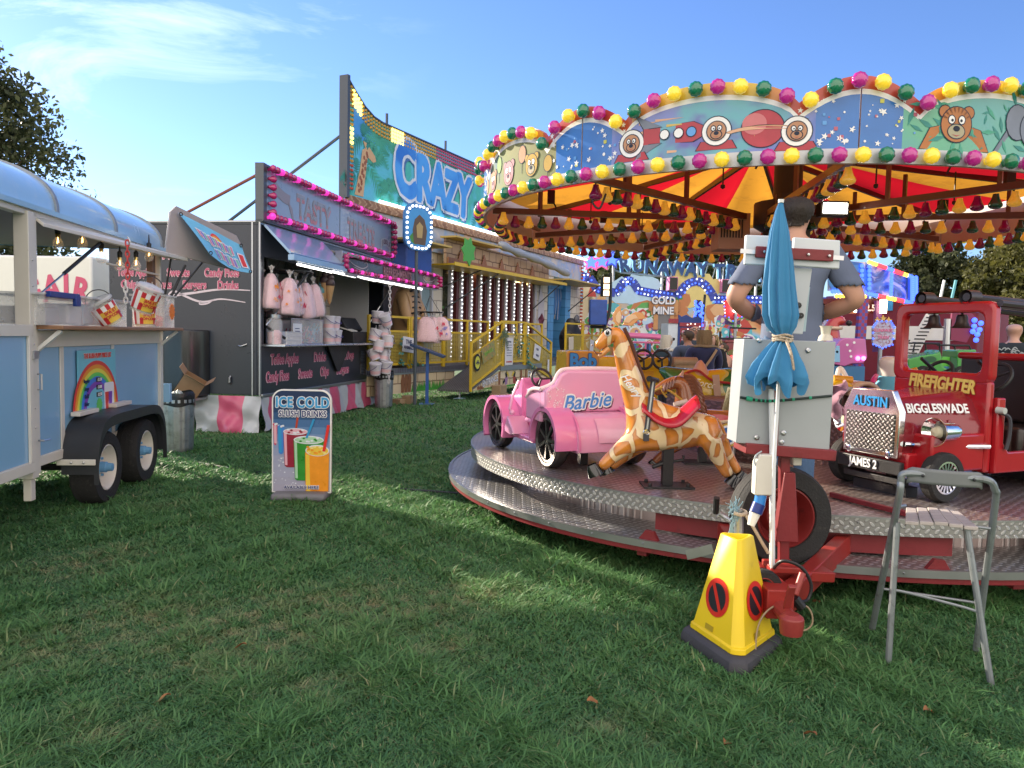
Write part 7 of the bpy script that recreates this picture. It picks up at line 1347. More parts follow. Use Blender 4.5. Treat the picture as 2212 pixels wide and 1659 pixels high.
# ---------------------------------------------------------------- ride: fire engine
FR=mat('fire_red',(.40,.012,.02),.2,n=.12,s=3,coat=.5,c2=(.28,.012,.015),th=(.55,.75)); FRD=mat('fire_maroon',(.22,.010,.02),.25,n=.15,s=3,coat=.5)
def fire_engine():
    t=thing('fire_engine_ride','red toy fire engine with chrome mesh grille, open windscreen frame and FIREFIGHTER lettering','ride car',(2.39,4.80,DZ),203)
    YZ=Matrix(((0,0,1,0),(1,0,0,0),(0,1,0,0),(0,0,0,1)))   # drawing in y,z extruded along x
    XZ=Matrix(((1,0,0,0),(0,0,-1,0),(0,1,0,0),(0,0,0,1)))  # drawing in x,z extruded along -y
    # bonnet: octagonal section
    pr=[(-.30,.25),(.30,.25),(.31,.44),(.24,.60),(.17,.655),(-.17,.655),(-.24,.60),(-.31,.44)]; ps=[(-.185,.26),(.185,.26),(.20,.46),(.15,.56),(.11,.60),(-.11,.60),(-.15,.56),(-.20,.46)]
    mb=MB(); mb.add([(-.45,y,z) for y,z in pr]+[(.11,y,z) for y,z in ps],[(i,(i+1)%8,8+(i+1)%8,8+i) for i in range(8)]+[tuple(range(8))[::-1],tuple(range(8,16))]); mb.build('bonnet',FRD,t,bevel=.008)
    mb=MB(); mb.box(-.44,-.34,.17,.02,.34,.40); mb.box(-.2,-.24,.16,.10,.24,.28)
    mb.build('front_body',FR,t,bevel=.015,seg=3)
    # scuttle and windscreen frame
    mb=MB(); mb.box(-.50,-.345,.15,-.44,.345,.72); 
    mb.ring(rrect(-.353,.70,.353,1.215,.055),rrect(-.285,.765,.285,1.145,.05),.07,0,TR(-.505,0,0)@YZ); mb.build('windscreen_frame',FR,t,bevel=.018,seg=3)
    # chrome grille
    g=[(-.205,.245),(.205,.245),(.215,.53),(.15,.655),(-.15,.655),(-.215,.53)]; mb=MB(); mb.prism(g,.05,0,TR(.10,0,0)@YZ); o=mb.build('grille_frame',mat('chrome_worn',(.82,.82,.80),.16,1,.1,s=9),t,bevel=.006)
    gm=tread('grille_mesh',(.85,.85,.83),.034,.2,axes=(1,2),grime_shade=(.015,.015,.015),gw=.75); mb=MB(); mb.prism([(-.178,.275),(.178,.275),(.182,.51),(-.182,.51)],.006,0,TR(.152,0,0)@YZ); mb.build('grille_mesh',gm,o)
    mb=MB()
    for y in (-.15,.15): mb.lathe([(.022,0),(.022,.008),(.014,.012),(.001,.012)],14,0,TR(.152,y,.262)@RY(90))
    mb.build('grille_bolt',CHROME,o)
    FF=lambda x,y,z:TR(x,y,z)@YZ
    lettering([('AUSTIN',.085,FF(.153,0,.575),0,1,dict(bold=.03,ow=.03,xs=.88))],t,[mat('austin_blue',(.03,.30,.70),.3),mat('austin_dark',(.2,.2,.22),.3)],'grille_lettering')
    lettering([('FIREFIGHTER',.115,FF(-.438,.02,.685)@RZ(-3),0,1,dict(bold=.04,ow=.03,xs=.72,shear=.12)),],t,[mat('gold_letter',(.85,.62,.16),.35,n=.3,s=30),mat('gold_edge',(.35,.10,.03),.4)],'front_lettering')
    # BIGGLESWADE on the upper side slope of the bonnet
    a=Vector((-.40,.2995,.475));b=Vector((.08,.193,.475)); up=Vector((-.40,.235,.605))-a; X=(a-b).normalized(); Z=X.cross(up).normalized(); Yv=Z.cross(X); 
    if Z.y<0: Z=-Z
    Mx=Matrix(((X.x,Yv.x,Z.x,0),(X.y,Yv.y,Z.y,0),(X.z,Yv.z,Z.z,0),(0,0,0,1))); Mx.translation=(a+b)/2+up*.52+Vector((.0,.004,0))
    lettering([('BIGGLESWADE',.083,Mx,0,None,dict(bold=.035,xs=.78))],t,[WHITEP],'side_lettering')
    # head lamps
    for y in (-.345,.335):
        mb=MB(); mb.lathe([(.001,-.16),(.045,-.155),(.055,-.12),(.055,-.02),(.085,.02),(.087,.03),(.083,.03),(.06,.0),(.03,-.015),(.001,-.02)],28,0,TR(-.02,y,.42)@RY(90)); mb.tube([(-.06,y,.37),(-.06,y*.9,.30)],.012,6); o=mb.build('head_lamp',CHROME,t); mb=MB(); mb.lathe([(.001,.03),(.025,.025),(.038,.0),(.035,-.015)],16,0,TR(-.02,y,.42)@RY(90),rib=.08,ribn=8); mb.build('lamp_glass',mat('lamp_cream',(.75,.68,.48),.15,coat=.8),o)
    mb=MB(); mb.tube([(.10,.215,.335),(-.15,.30,.325),(-.45,.36,.32)],.016,8); mb.tube([(.10,-.215,.335),(-.15,-.30,.325),(-.45,-.36,.32)],.016,8); mb.build('side_bar',CHROME,t)
    for x in (-.22,-.30):
        for k in (0,): mb=MB(); mb.beam((x,.268+(-.45-x)*-.0,.36),(x-.0,.255,.48),.022,.014,0,(0,1,0)); mb.build('bonnet_vent',FRD,t,bevel=.004)
    for y in (-.33,.33): wheel(.15,.085,RUB,CHROME,BLK,t,TR(-.06,y*1.06,.15)@(RZ(180) if y>0 else RZ(0)),.66,spokes=18)
    for y in (-.33,.33): wheel(.15,.085,RUB,CHROME,BLK,t,TR(-1.35,y,.15)@(RZ(180) if y>0 else RZ(0)),.66,spokes=18)
    mb=MB(); mb.box(.12,-.24,.145,.155,.24,.225); mb.box(.05,-.22,.08,.12,.22,.12); mb.box(-.1,-.03,0,-.04,.03,.2); mb.box(.02,.10,.02,.05,.13,.25); mb.build('bumper',BLK,t,bevel=.006)
    lettering([('JAMES 2',.075,FF(.157,-.03,.185),0,None,dict(bold=.03,xs=.82))],t,[WHITEP],'plate_lettering')
    # cab: seat, door opening, rear body
    mb=MB(); pts=rrect(-1.55,.15,-.50,.62,.05); 
    for y0 in (.33,-.37): mb.prism([(-.50,.15),(-.50,.62),(-.57,.62),(-.57,.34),(-.62,.28),(-.84,.28),(-.90,.34),(-.90,.55),(-1.0,.66),(-1.6,.66),(-1.6,.15)][::-1],.04,0,TR(0,y0+.04,0)@XZ)
    mb.box(-1.6,-.33,.15,-.5,.33,.18); mb.build('cab_side',FR,t,bevel=.010,seg=3)
    mb=MB(); mb.box(-1.12,-.32,.18,-.80,.32,.42); mb.box(-1.16,-.32,.42,-1.06,.32,.86); mb.build('seat',mat('seat_black',(.022,.016,.016),.35,n=.3,coat=.3),t,bevel=.03,seg=3)
    mb=MB(); mb.box(-1.18,-.34,.84,-1.05,.34,.89); mb.build('seat_top',FR,t,bevel=.02)
    # roof ladder and bells
    mb=MB(); 
    for y in (-.16,.16): mb.tube([(-.44,y,1.245),(-1.7,y,1.20)],.026,10); mb.lathe([(.045,0),(.045,.10),(.034,.10)],14,0,TR(-.43,y,1.245)@RY(-90))
    mb.tube([(-.47,.36,1.20),(-1.7,.40,1.14)],.022,8); mb.tube([(-.47,.30,1.16),(-1.7,.36,1.09)],.018,8); mb.build('roof_pole',mat('pole_smoke',(.07,.06,.06),.35,.3),t)
    def bell(x,y,z,s=1,rope=0):
        mb=MB(); mb.lathe([(.001,0),(.028*s,-.004),(.034*s,-.02),(.036*s,-.05),(.046*s,-.075),(.066*s,-.09),(.062*s,-.09)],20,0,TR(x,y,z)); mb.tube([(x,y,z),(x,y,z+.03)],.008,6); o=mb.build('bell',mat('bell_dark',(.055,.04,.035),.4,.6),t)
        if rope: mb=MB(); mb.tube([(x,y,z-.06),(x+.01,y,z-.36)],.005,6); mb.tube([(x+.01,y,z-.36),(x+.01,y,z-.52)],[.012,.010],6); mb.build('bell_rope',mat('rope_pale',(.5,.42,.32),.9),o)
    bell(-.52,-.12,1.14); bell(-.52,.08,1.14); bell(-.95,.37,1.12,1.05,1)
    for y in (-.16,.24):
        mb=MB(); T=TR(-.64,y,.74)@RY(58); mb.tube([T@Vector((.10*math.cos(k*PI/14),.10*math.sin(k*PI/14),0)) for k in range(28)],.012,8,closed=True); 
        for k in range(3): mb.tube([T@Vector((0,0,0)),T@Vector((.095*math.cos(k*2.1),.095*math.sin(k*2.1),0))],.009,6)
        mb.tube([T@Vector((0,0,0)),T@Vector((0,0,.2))],.012,6); mb.build('steering_wheel',BLK,t)
    mb=MB(); mb.tube(bez([(-.50,.385,.53),(-.56,.40,.50),(-.58,.395,.40),(-.57,.385,.30)],5),.012,6,1); mb.lathe([(.022,0),(.020,.05),(.001,.052)],12,0,TR(-.49,.37,.545)@RX(-90)); mb.build('door_strap',[mat('strap_pale'),mat('strap_dark')],t)
    mb=MB(); mb.prism([(0,0),(.22,.02),(.10,-.04)],.02,0,TR(-.85,.40,.22)@XZ@RZ(180)); mb.build('step_iron',mat('step_blue',(.14,.22,.30),.3,.5),t)
    mb=MB(); mb.box(-.05,-.2,0,.05,.2,.06); mb.box(-1.4,-.2,0,-1.3,.2,.1); mb.build('mount',BLK,t)
fire_engine()
def deck_bar():
    a=G(1795,1068,DZ+.02); b=G(1960,1110,DZ+.02); mb=MB(); mb.beam((0,0,0),b-a,.03,.03); o=mb.build('deck_bar',MAROON,bevel=.004); o.location=a; tag(o,'thin maroon bar lying along the deck before the fire engine','bar')
deck_bar()
def bird_ride():
    Y=6.4; a=P(1925,900,Y); t=thing('bird_ride','white fibreglass bird ride with orange beak and blue collar behind the fire engine','bird ride',(a.x,a.y,DZ),0); L=img_local(Vector((a.x,a.y,DZ)),0)
    me=skin('body',[L(1985,850,Y+.3),L(1950,845,Y+.15),L(1932,830,Y),L(1925,812,Y),L(1926,785,Y),L(1928,768,Y)],[(0,1),(1,2),(2,3),(3,4),(4,5)],[.16,.15,.09,.075,.115,.105],2); me.materials.append(mat('bird_white',(.80,.77,.72),.22,n=.06,coat=.5)); link('body',me,t)
    mb=MB(); mb.grid(lambda s,q:L(1950+30*s,800+8*math.sin(PI*q)-7*s,Y-.08+.14*q),8,6); o=mb.build('beak',mat('beak_orange',(.62,.30,.04),.3,coat=.5),t,smooth=60,fix=False); sd_=o.modifiers.new('s','SOLIDIFY'); sd_.thickness=.035
    mb=MB(); mb.lathe([(.085,.05),(.12,0),(.155,-.07),(.11,-.06)],20,0,Matrix.Translation(L(1922,825,Y))); mb.build('collar',mat('collar_blue',(.10,.42,.60),.35),t,smooth=60)
    mb=MB(); mb.ball(L(1942,775,Y-.08),.028,12,0,(.6,1,1.3)); mb.build('eye',BLACKP,t)
    mb=MB(); mb.tube([L(1893,812,Y),L(1893,840,Y)],.012,8); mb.tube(bez([L(1890,842,Y),L(1885,825,Y-.1),L(1893,812,Y)],4),.02,8,1); mb.build('handle',[CHROME,mat('handle_pink',(.60,.04,.20),.3)],t)
bird_ride()
def loader_ride():
    Y=5.9; a=P(1830,900,Y); t=thing('loader_ride','dark toy loader ride with yellow mudguards and cream seat shells, left of the fire engine','ride car',(a.x,a.y,DZ),12); L=img_local(Vector((a.x,a.y,DZ)),12)
    bx=lambda u0,v0,u1,v1,y0,y1:(L(u0,v1,Y)+Vector((0,y0,0)),L(u1,v0,Y)+Vector((0,y1,0)))
    mb=MB(); 
    for q in ((1815,848,1885,900,0,.5),(1840,838,1895,860,.05,.45)): a_,b_=bx(*q); mb.box(*a_,*b_)
    mb.build('body',mat('loader_dark',(.045,.035,.03),.3,n=.4,s=8,coat=.3),t,bevel=.02,seg=3)
    for (u,v,rx,m,nme) in ((1803,832,.08,mat('yellow_gloss'),'mudguard'),(1822,842,.07,mat('guard_grey',(.30,.30,.31),.3),'grey_guard'),(1855,838,.10,mat('seat_cream',(.55,.40,.28),.35,coat=.3),'seat_shell')):
        mb=MB(); c=L(u,v,Y); mb.grid(lambda s,q:(c.x+rx*math.cos(PI*s)*1.05,c.y-.1+.4*q,c.z-.06+rx*.85*math.sin(PI*s)),14,5); o=mb.build(nme,m,t,smooth=60,fix=False); sd_=o.modifiers.new('s','SOLIDIFY'); sd_.thickness=.03
    mb=MB(); mb.tube(bez([L(1808,815,Y+.2),L(1815,795,Y+.2),L(1828,815,Y+.2)],5),.02,8); mb.build('horn',WHITE,t); mb=MB(); mb.tube([L(1800,818,Y),L(1840,821,Y)],.03,10); mb.build('lever',mat('orange_panel'),t)
    wheel(.12,.1,RUB,CHROME,BLK,t,TR(.05,0,.12))
loader_ride()
def cloth():
    p=P(1806,850,4.6); t=thing('pink_cloth','crumpled dusky pink cloth hanging from the right side of the grey control box','cloth',p); mb=MB(); rg=np.random.default_rng(3)
    mb.grid(lambda s,q:((s-.5)*.11*(1-.3*q)+.02*math.sin(9*q),.05*math.sin(7*s+3*q)-.02*math.cos(11*s),.06-.20*q-.02*math.sin(6*s)),14,14); o=mb.build('cloth',mat('cloth_pink',(.34,.16,.22),.9,n=.2,sheen=.4),t,smooth=70,fix=False); sd_=o.modifiers.new('s','SOLIDIFY'); sd_.thickness=.012
cloth()
# ---------------------------------------------------------------- control stand on the draw bar
SY=3.52
def control_stand():
    f=P(1680,1225,SY); t=thing('control_stand','grey ride control box on a red post with white pole, in front of the carousel','control stand',(f.x,f.y,0),0); L=img_local(Vector((f.x,f.y,0)),0)
    q=lambda u,v,dy=0:L(u,v,SY+dy)
    mb=MB(); a=q(1607,732);b=q(1806,738);c=q(1792,972);d=q(1590,957); vs=[d,c,b,a]; vs2=[p+Vector((0,.16,.0)) for p in vs]; mb.add(vs+vs2,[(0,1,2,3),(7,6,5,4),(0,4,5,1),(1,5,6,2),(2,6,7,3),(3,7,4,0)]); mb.build('control_box',mat('box_grey',(.34,.37,.39),.42,n=.07,s=6,c2=(.16,.17,.19),th=(.68,.76)),t,bevel=.004)
    mb=MB(); 
    for u,v in ((1670,970),(1658,800)): pass
    for (u,v) in ((1688,955),(1640,735),(1745,757),(1634,945),(1692,935)): p=q(u,v); mb.lathe([(.012,0),(.012,.006),(.006,.010),(.001,.010)],10,0,Matrix.Translation(p)@RX(90))
    mb.build('rivet',STEEL,t)
    mb=MB()
    for k in range(4): mb.lathe([(.0075,0),(.0075,.002),(.001,.002)],12,0,Matrix.Translation(q(1632,782+8*k*1.6,-.001))@RX(90))
    mb.build('vent_hole',BLACKP,t)
    mb=MB(); mb.beam(q(1697,560,.05),q(1692,1225,.05),.045,.04,0,(0,1,0)); mb.beam(q(1678,760,-.012),q(1674,962,-.012),.028,.012,0,(0,1,0)); mb.beam(q(1598,962,.08),q(1788,978,.08),.20,.05); mb.prism([(-.05,0),(.06,0),(.03,.33),(-.02,.33)],.05,0,Matrix.Translation(q(1690,1165,.06))@RX(90)); mb.beam(q(1632,544,-.015),q(1800,553,-.015),.052,.014,0,(0,1,0)); mb.build('red_post',MAROON,t,bevel=.004)
    for (u0,u1,v0,v1,dv) in ((1609,1700,507,571,3),(1713,1816,512,574,7)):
        mb=MB(); A,B,C,D=q(u0,v1,0),q(u1-2,v1+dv,0),q(u1,v0+dv,0),q(u0+3,v0,0); vs=[A,B,C,D]; vs2=[p+Vector((0,.03,0)) for p in vs]; mb.add(vs+vs2,[(0,1,2,3),(7,6,5,4),(0,4,5,1),(1,5,6,2),(2,6,7,3),(3,7,4,0)]); mb.build('upper_board',mat('board_offwhite',(.62,.66,.70),.4,n=.04,c2=(.40,.38,.33),th=(.70,.8)),t,bevel=.006,seg=3)
    mb=MB(); mb.beam(q(1600,542,-.008),q(1640,545,-.008),.02,.010,0,(0,1,0)); mb.beam(q(1795,556,-.008),q(1822,558,-.008),.02,.010,0,(0,1,0)); 
    for (u,v) in ((1650,544),(1745,550),(1790,553)): mb.lathe([(.008,0),(.006,.012),(.001,.013)],8,0,Matrix.Translation(q(u,v,-.022))@RX(90))
    mb.build('bracket_bolt',STEEL,t)
    mb=MB(); A,B,C,D=q(1667,718,.03),q(1734,722,.03),q(1755,580,.03),q(1675,574,.03); vs=[A,B,C,D]; vs2=[p+Vector((0,.03,0)) for p in vs]; mb.add(vs+vs2,[(0,1,2,3),(7,6,5,4),(0,4,5,1),(1,5,6,2),(2,6,7,3),(3,7,4,0)]); A=q(1655,716,.05);B=q(1740,716,.05);C=q(1750,620,.05);D=q(1660,620,.05); mb.add([A,B,C,D],[(0,1,2,3)],1); mb.build('switch_panel',[mat('panel_pale',(.50,.53,.56),.45,n=.08,c2=(.3,.3,.3),th=(.68,.76)),mat('panel_teal',(.35,.47,.52),.4)],t,bevel=.003)
    mb=MB(); mb.lathe([(.016,0),(.014,.02),(.001,.022)],10,0,Matrix.Translation(q(1722,660,.025))@RX(90)); mb.lathe([(.014,0),(.014,.014),(.001,.015)],10,0,Matrix.Translation(q(1728,682,.025))@RX(90)); mb.box(*(q(1716,665,.01)),*(q(1722,640,.0))); mb.build('switch',BLK,t)
    mb=MB(); mb.tube([q(1666,840,-.03),q(1668,960,-.03),q(1668,1232,-.03)],.013,10); mb.build('white_pole',mat('pole_white',(.80,.82,.84),.3,n=.05,c2=(.4,.42,.45),th=(.68,.75)),t)
    mb=MB(); mb.prism([(-.05,0),(.035,0),(.045,.17),(.04,.19),(-.035,.19),(-.05,.15)],.06,0,Matrix.Translation(q(1645,1065,.0))@RX(90)); mb.box(*q(1700,1000,.12),*q(1735,955,.04)); mb.build('junction_box',CREAM,t,bevel=.006)
    mb=MB(); mb.tube([q(1645,1062,-.03),q(1640,1090,-.035)],.026,12,0); mb.tube([q(1640,1088,-.035),q(1632,1108,-.04)],.030,12,1); mb.tube([q(1631,1108,-.04),q(1622,1135,-.045)],[.026,.017],12,2); mb.build('power_plug',[mat('plug_blue',(.03,.22,.62),.35),mat('plug_navy',(.01,.03,.20),.35),WHITE],t)
    mb=MB(); mb.tube(bez([q(1645,975,-.03),q(1632,985,-.05),q(1632,1005,-.05),q(1650,1015,-.04),q(1665,1012,-.03)],6),.004,6); mb.build('cable_loop',mat('cable_grey',(.4,.45,.48),.4),t)
    mb=MB(); pts=[q(1598,858,-.006),q(1640,865,-.012),q(1668,866,-.045),q(1700,864,-.012),q(1796,855,-.006)]; mb.tube(bez(pts,6),.006,8); o=mb.build('bungee_cord',mat('bungee',(.015,.03,.028),.6),t); mb=MB(); mb.tube([q(1612,860,-.01),q(1625,863,-.012)],.011,8); 
    for k in range(9): p=Vector(bez(pts,6)[5+2*k]); mb.tube([p+Vector((-.006,0,0)),p+Vector((.006,0,.0))],.0075,6)
    mb.build('bungee_fleck',mat('bungee_green',(.04,.38,.22),.5),o)
    mb=MB(); mb.lathe([(.035,0),(.03,.02),(.02,.03),(.024,.06),(.03,.07),(.001,.07)],14,0,Matrix.Translation(q(1783,736,.08))); mb.build('pepper_pot',mat('pot_pale',(.6,.55,.45),.4),t)
    # red draw bar below, with tow head and small jockey wheel
    mb=MB(); h=q(1682,1320,-.25); e1=L(1800,1240,4.3); e2=L(1560,1215,4.3); bz=h.z+.02
    mb.beam((h.x,h.y,bz),(e1.x+.10,e1.y,bz+.06),.07,.11); mb.beam((h.x,h.y,bz),(e2.x,e2.y,bz+.06),.07,.11); mb.beam(q(1640,1235,.05),q(1790,1240,.1),.12,.05); mb.box(h.x-.06,h.y-.02,bz-.05,h.x+.06,h.y+.2,bz+.08); mb.beam(q(1655,1222,.0),q(1720,1224,.0),.14,.03); mb.build('draw_bar',mat('drawbar_red',(.30,.025,.02),.45,n=.2,s=6,c2=(.16,.03,.02),th=(.55,.75)),t,bevel=.006)
    mb=MB(); mb.tube([(h.x,h.y+.02,bz),(h.x-.005,h.y-.16,bz-.0)],.035,10); mb.lathe([(.045,-.04),(.05,0),(.05,.03),(.03,.045),(.001,.045)],14,0,TR(h.x-.01,h.y-.18,bz-.01)); mb.beam((h.x-.005,h.y-.10,bz+.03),(h.x-.01,h.y-.17,bz+.15),.03,.02); mb.tube([(h.x+.05,h.y-.05,bz+.07),(h.x+.09,h.y-.02,bz+.16)],.016,8); mb.build('tow_head',mat('tow_red',(.28,.04,.035),.4,n=.3,s=12),t,bevel=.004)
    wheel(.085,.05,RUB,mat('drawbar_red'),BLK,t,TR(h.x-.04,h.y+.10,bz+.05),.6,name='jockey_wheel')
    mb=MB(); mb.tube(bez([q(1668,1232,-.05),q(1690,1212,-.12),q(1730,1225,-.15),q(1752,1262,-.15),q(1745,1295,-.16),q(1725,1300,-.2)],8),.008,8); mb.tube(bez([q(1630,1250,-.12),q(1665,1258,-.16),q(1700,1285,-.2),q(1722,1305,-.2)],8),.008,8); mb.tube([q(1716,1292,-.21),q(1732,1312,-.21)],.022,10); mb.build('tow_cable',BLK,t)
    mb=MB(); mb.tube(bez([q(1700,1295,-.2),q(1745,1312,-.2),q(1755,1345,-.2),q(1735,1362,-.2),q(1700,1350,-.2)],8),.004,6); mb.tube(bez([q(1690,1300,-.25),q(1655,1322,-.3),q(1636,1360,-.32),q(1632,1420,-.34),q(1638,1440,-.34)],8),.004,6); mb.build('breakaway_cable',mat('cable_tan',(.34,.26,.17),.5),t)
    mb=MB(); mb.beam((-.30,.50,.24),(-.20,.35,.32),.04,.05); a=q(1548,1075,.35); mb.tube([q(1556,1110,.4),q(1600,1135,.3)],.014,8); mb.tube([a,q(1546,1108,.38)],.016,10,1); mb.build('brake_lever',[ALU,BLK],t)
control_stand()
def spare_wheel():
    c=P(1684,1113,3.86); t=thing('spare_wheel','large black trailer tyre with a red steel rim leaning on the carousel deck edge','wheel',c,4); t.rotation_euler=(R(-4),0,R(6))
    w=wheel(.255,.16,RUB,mat('rim_red_worn',(.20,.02,.02),.45,n=.2,s=8,c2=(.10,.015,.015),th=(.55,.7)),mat('bolt_steel',(.35,.33,.3),.4,.8),t,Matrix.Identity(4),.60); w.name='tyre_assembly'
spare_wheel()
def rope():
    p=P(1590,1115,3.62); t=thing('frayed_rope','frayed pale blue rope tied round a steel stake beside the spare wheel','rope',(p.x,p.y,0)); L=img_local(Vector((p.x,p.y,0)),0); q=lambda u,v,d=0:L(u,v,3.62+d); mb=MB(); mb.tube([q(1596,1100),q(1596,1180,.0)],.022,10); mb.tube([q(1597,1180,0),q(1597,1290,0)],.018,8); mb.build('stake',GALV,t)
    mb=MB(); mb.tube(bez([q(1585,1108,-.03),q(1600,1112,-.04),q(1612,1108,-.02),q(1600,1102,.03)],5),.010,6); mb.tube(bez([q(1608,1108,-.02),q(1625,1135,-.06),q(1645,1170,-.06),q(1660,1195,-.06)],6),.008,6); mb.build('rope',mat('rope_pale'),t)
    mb=MB(); rg=random.Random(2)
    for k in range(60): a=q(rg.uniform(1580,1598),rg.uniform(1090,1118),-.02); mb.tube([a,a+Vector((rg.gauss(0,.012),rg.gauss(0,.012),rg.uniform(-.05,.05)))],.002,4)
    for k in range(30): a=q(rg.uniform(1578,1584),rg.uniform(1120,1150),-.02); mb.tube([a,a+Vector((rg.gauss(0,.008),0,-.04))],.0025,4)
    mb.build('fray',mat('fray_blue',(.22,.36,.44),.9),t)
rope()
def umbrella():
    f=P(1668,900,SY-.06); t=thing('folded_umbrella','folded blue fabric umbrella tied with rope in front of the control stand','umbrella',(f.x,f.y,0)); L=img_local(Vector((f.x,f.y,0)),0); Yu=SY-.11
    q=lambda u,v,d=0:L(u,v,Yu+d)
    st=[(1687,436,4),(1685,455,9),(1684,500,19),(1683,560,26),(1682,620,31),(1685,680,34),(1687,705,28),(1690,722,17),(1691,734,16),(1688,752,28),(1684,785,46),(1681,815,55),(1680,832,50)]
    def fn(s,a):
        k=s*(len(st)-1); i=min(int(k),len(st)-2); f_=k-i; u,v,r=[st[i][j]*(1-f_)+st[i+1][j]*f_ for j in range(3)]
        c=q(u,v); r=r/1640*Yu; th=2*PI*a; am=.16*min(1,s*3)*(1 if s<.62 else 1.6*(.6+.4*s)); w=r*(1+am*math.sin(9*th+2*math.sin(th+3*s))+.05*math.sin(17*th+s*6))
        dz=0
        if s>.70: dz=(-.03*math.sin(4*th+1)-.022*math.sin(9*th+2))*((s-.70)/.3)**1.5
        return (c.x+w*math.cos(th),c.y+w*.72*math.sin(th),c.z+dz)
    mb=MB(); mb.grid(fn,60,110); mb.build('canopy',mat('umbrella_blue',(.045,.24,.47),.75,n=.10,s=4,sheen=.2,tl=.12),t,smooth=75,fix=False)
    mb=MB(); mb.tube([q(1687,438),q(1687.5,431)],[.012,.013],10); mb.build('tip',WHITE,t)
    mb=MB(); 
    for k,v in enumerate((725,731,736)): mb.tube([q(1690.5,v)+Vector((.042*math.cos(a),.034*math.sin(a),.004*math.sin(3*a+k))) for a in np.linspace(0,2*PI,20)[:-1]],.006,6,closed=True)
    mb.tube(bez([q(1698,735,-.045),q(1706,755,-.075),q(1711,775,-.09),q(1715,800,-.10)],5),[.007]*10+[.006]*5+[.003],6); mb.build('tie_rope',mat('rope_brown',(.36,.27,.18),.95,n=.4,s=60,c2=(.55,.48,.38)),t)
    mb=MB(); mb.tube([q(1688,720),q(1672,1000),q(1668,1228,.05)],.009,8); mb.build('shaft',mat('shaft_white',(.75,.77,.8),.3),t)
umbrella()
# ---------------------------------------------------------------- cone and chair
def cone():
    c=G(1583,1412); t=thing('traffic_cone','yellow three sided no waiting cone with red and black discs on a dark rubber base','cone',(c.x,c.y,0),0); H=.535
    tri=lambda r,z,a0=-101,rd=.12:[(r*(1-rd*k_)*math.cos(R(a0+120*i+o)),r*(1-rd*k_)*math.sin(R(a0+120*i+o)),z) for i in range(3) for o,k_ in ((-9,.25),(-4,.05),(4,.05),(9,.25))]
    def loft(levels,m,nme,mt,bev=0):
        mb=MB(); n=12; vs=sum(levels,[]); fs=[]
        for l in range(len(levels)-1):
            for j in range(n): fs.append((l*n+j,l*n+(j+1)%n,(l+1)*n+(j+1)%n,(l+1)*n+j))
        fs+=[tuple(range(n))[::-1],tuple(range((len(levels)-1)*n,len(levels)*n))]; mb.add(vs,fs); return mb.build(nme,mt,t,smooth=35,bevel=bev)
    YC=mat('cone_yellow',(.78,.56,.015),.42,n=.06,s=8,c2=(.60,.42,.03),th=(.60,.75))
    loft([tri(.245,.0),tri(.250,.03),tri(.235,.065),tri(.205,.075)],0,'rubber_base',mat('base_rubber',(.055,.055,.065),.75,n=.25,s=9,b=.3,bs=40),.012)
    loft([tri(.205,.076),tri(.203,.100),tri(.190,.104),tri(.078,H-.004),tri(.074,H),tri(.058,H),tri(.052,H-.03)],0,'body',YC,.003)
    # discs on the two faces seen
    for k in (0,2):
        a=R(-101+120*k+60); z=.265; rr=lambda zz:(.190+(zz-.104)/(H-.108)*(.078-.190))*.97*math.cos(R(51))
        nrm=Vector((math.cos(a),math.sin(a),0)); sl=(.190-.078)*.61/(H-.108); Z=Vector((nrm.x,nrm.y,sl)).normalized(); X=Vector((0,0,1)).cross(Z).normalized(); Yv=Z.cross(X); M=Matrix(((X.x,Yv.x,Z.x,0),(X.y,Yv.y,Z.y,0),(X.z,Yv.z,Z.z,0),(0,0,0,1))); M.translation=nrm*(rr(z)+.003)+Vector((0,0,z))
        mb=MB(); mb.prism(disc(0,0,.084,36),.001,0,M); mb.prism(disc(0,0,.062,36),.0008,1,M@TR(0,0,.0012)); mb.prism([(-.010,-.070),(.010,-.070),(.010,.070),(-.010,.070)],.0008,0,M@TR(0,0,.0022)@RZ(35)); mb.build('no_waiting_disc',[mat('disc_red',(.62,.03,.02),.35,n=.08,s=20),mat('disc_black',(.018,.02,.028),.35,n=.2,s=20)],t,smooth=0)
        mb=MB(); zz=.125; M2=M.copy(); M2.translation=nrm*(rr(zz)+.0025)+Vector((0,0,zz)); mb.prism(rrect(-.03,-.012,.03,.012,.002),.0008,0,M2@TR(-.02,0,0)); mb.build('maker_plate',mat('plate_olive',(.42,.30,.02),.5),t,smooth=0)
cone()
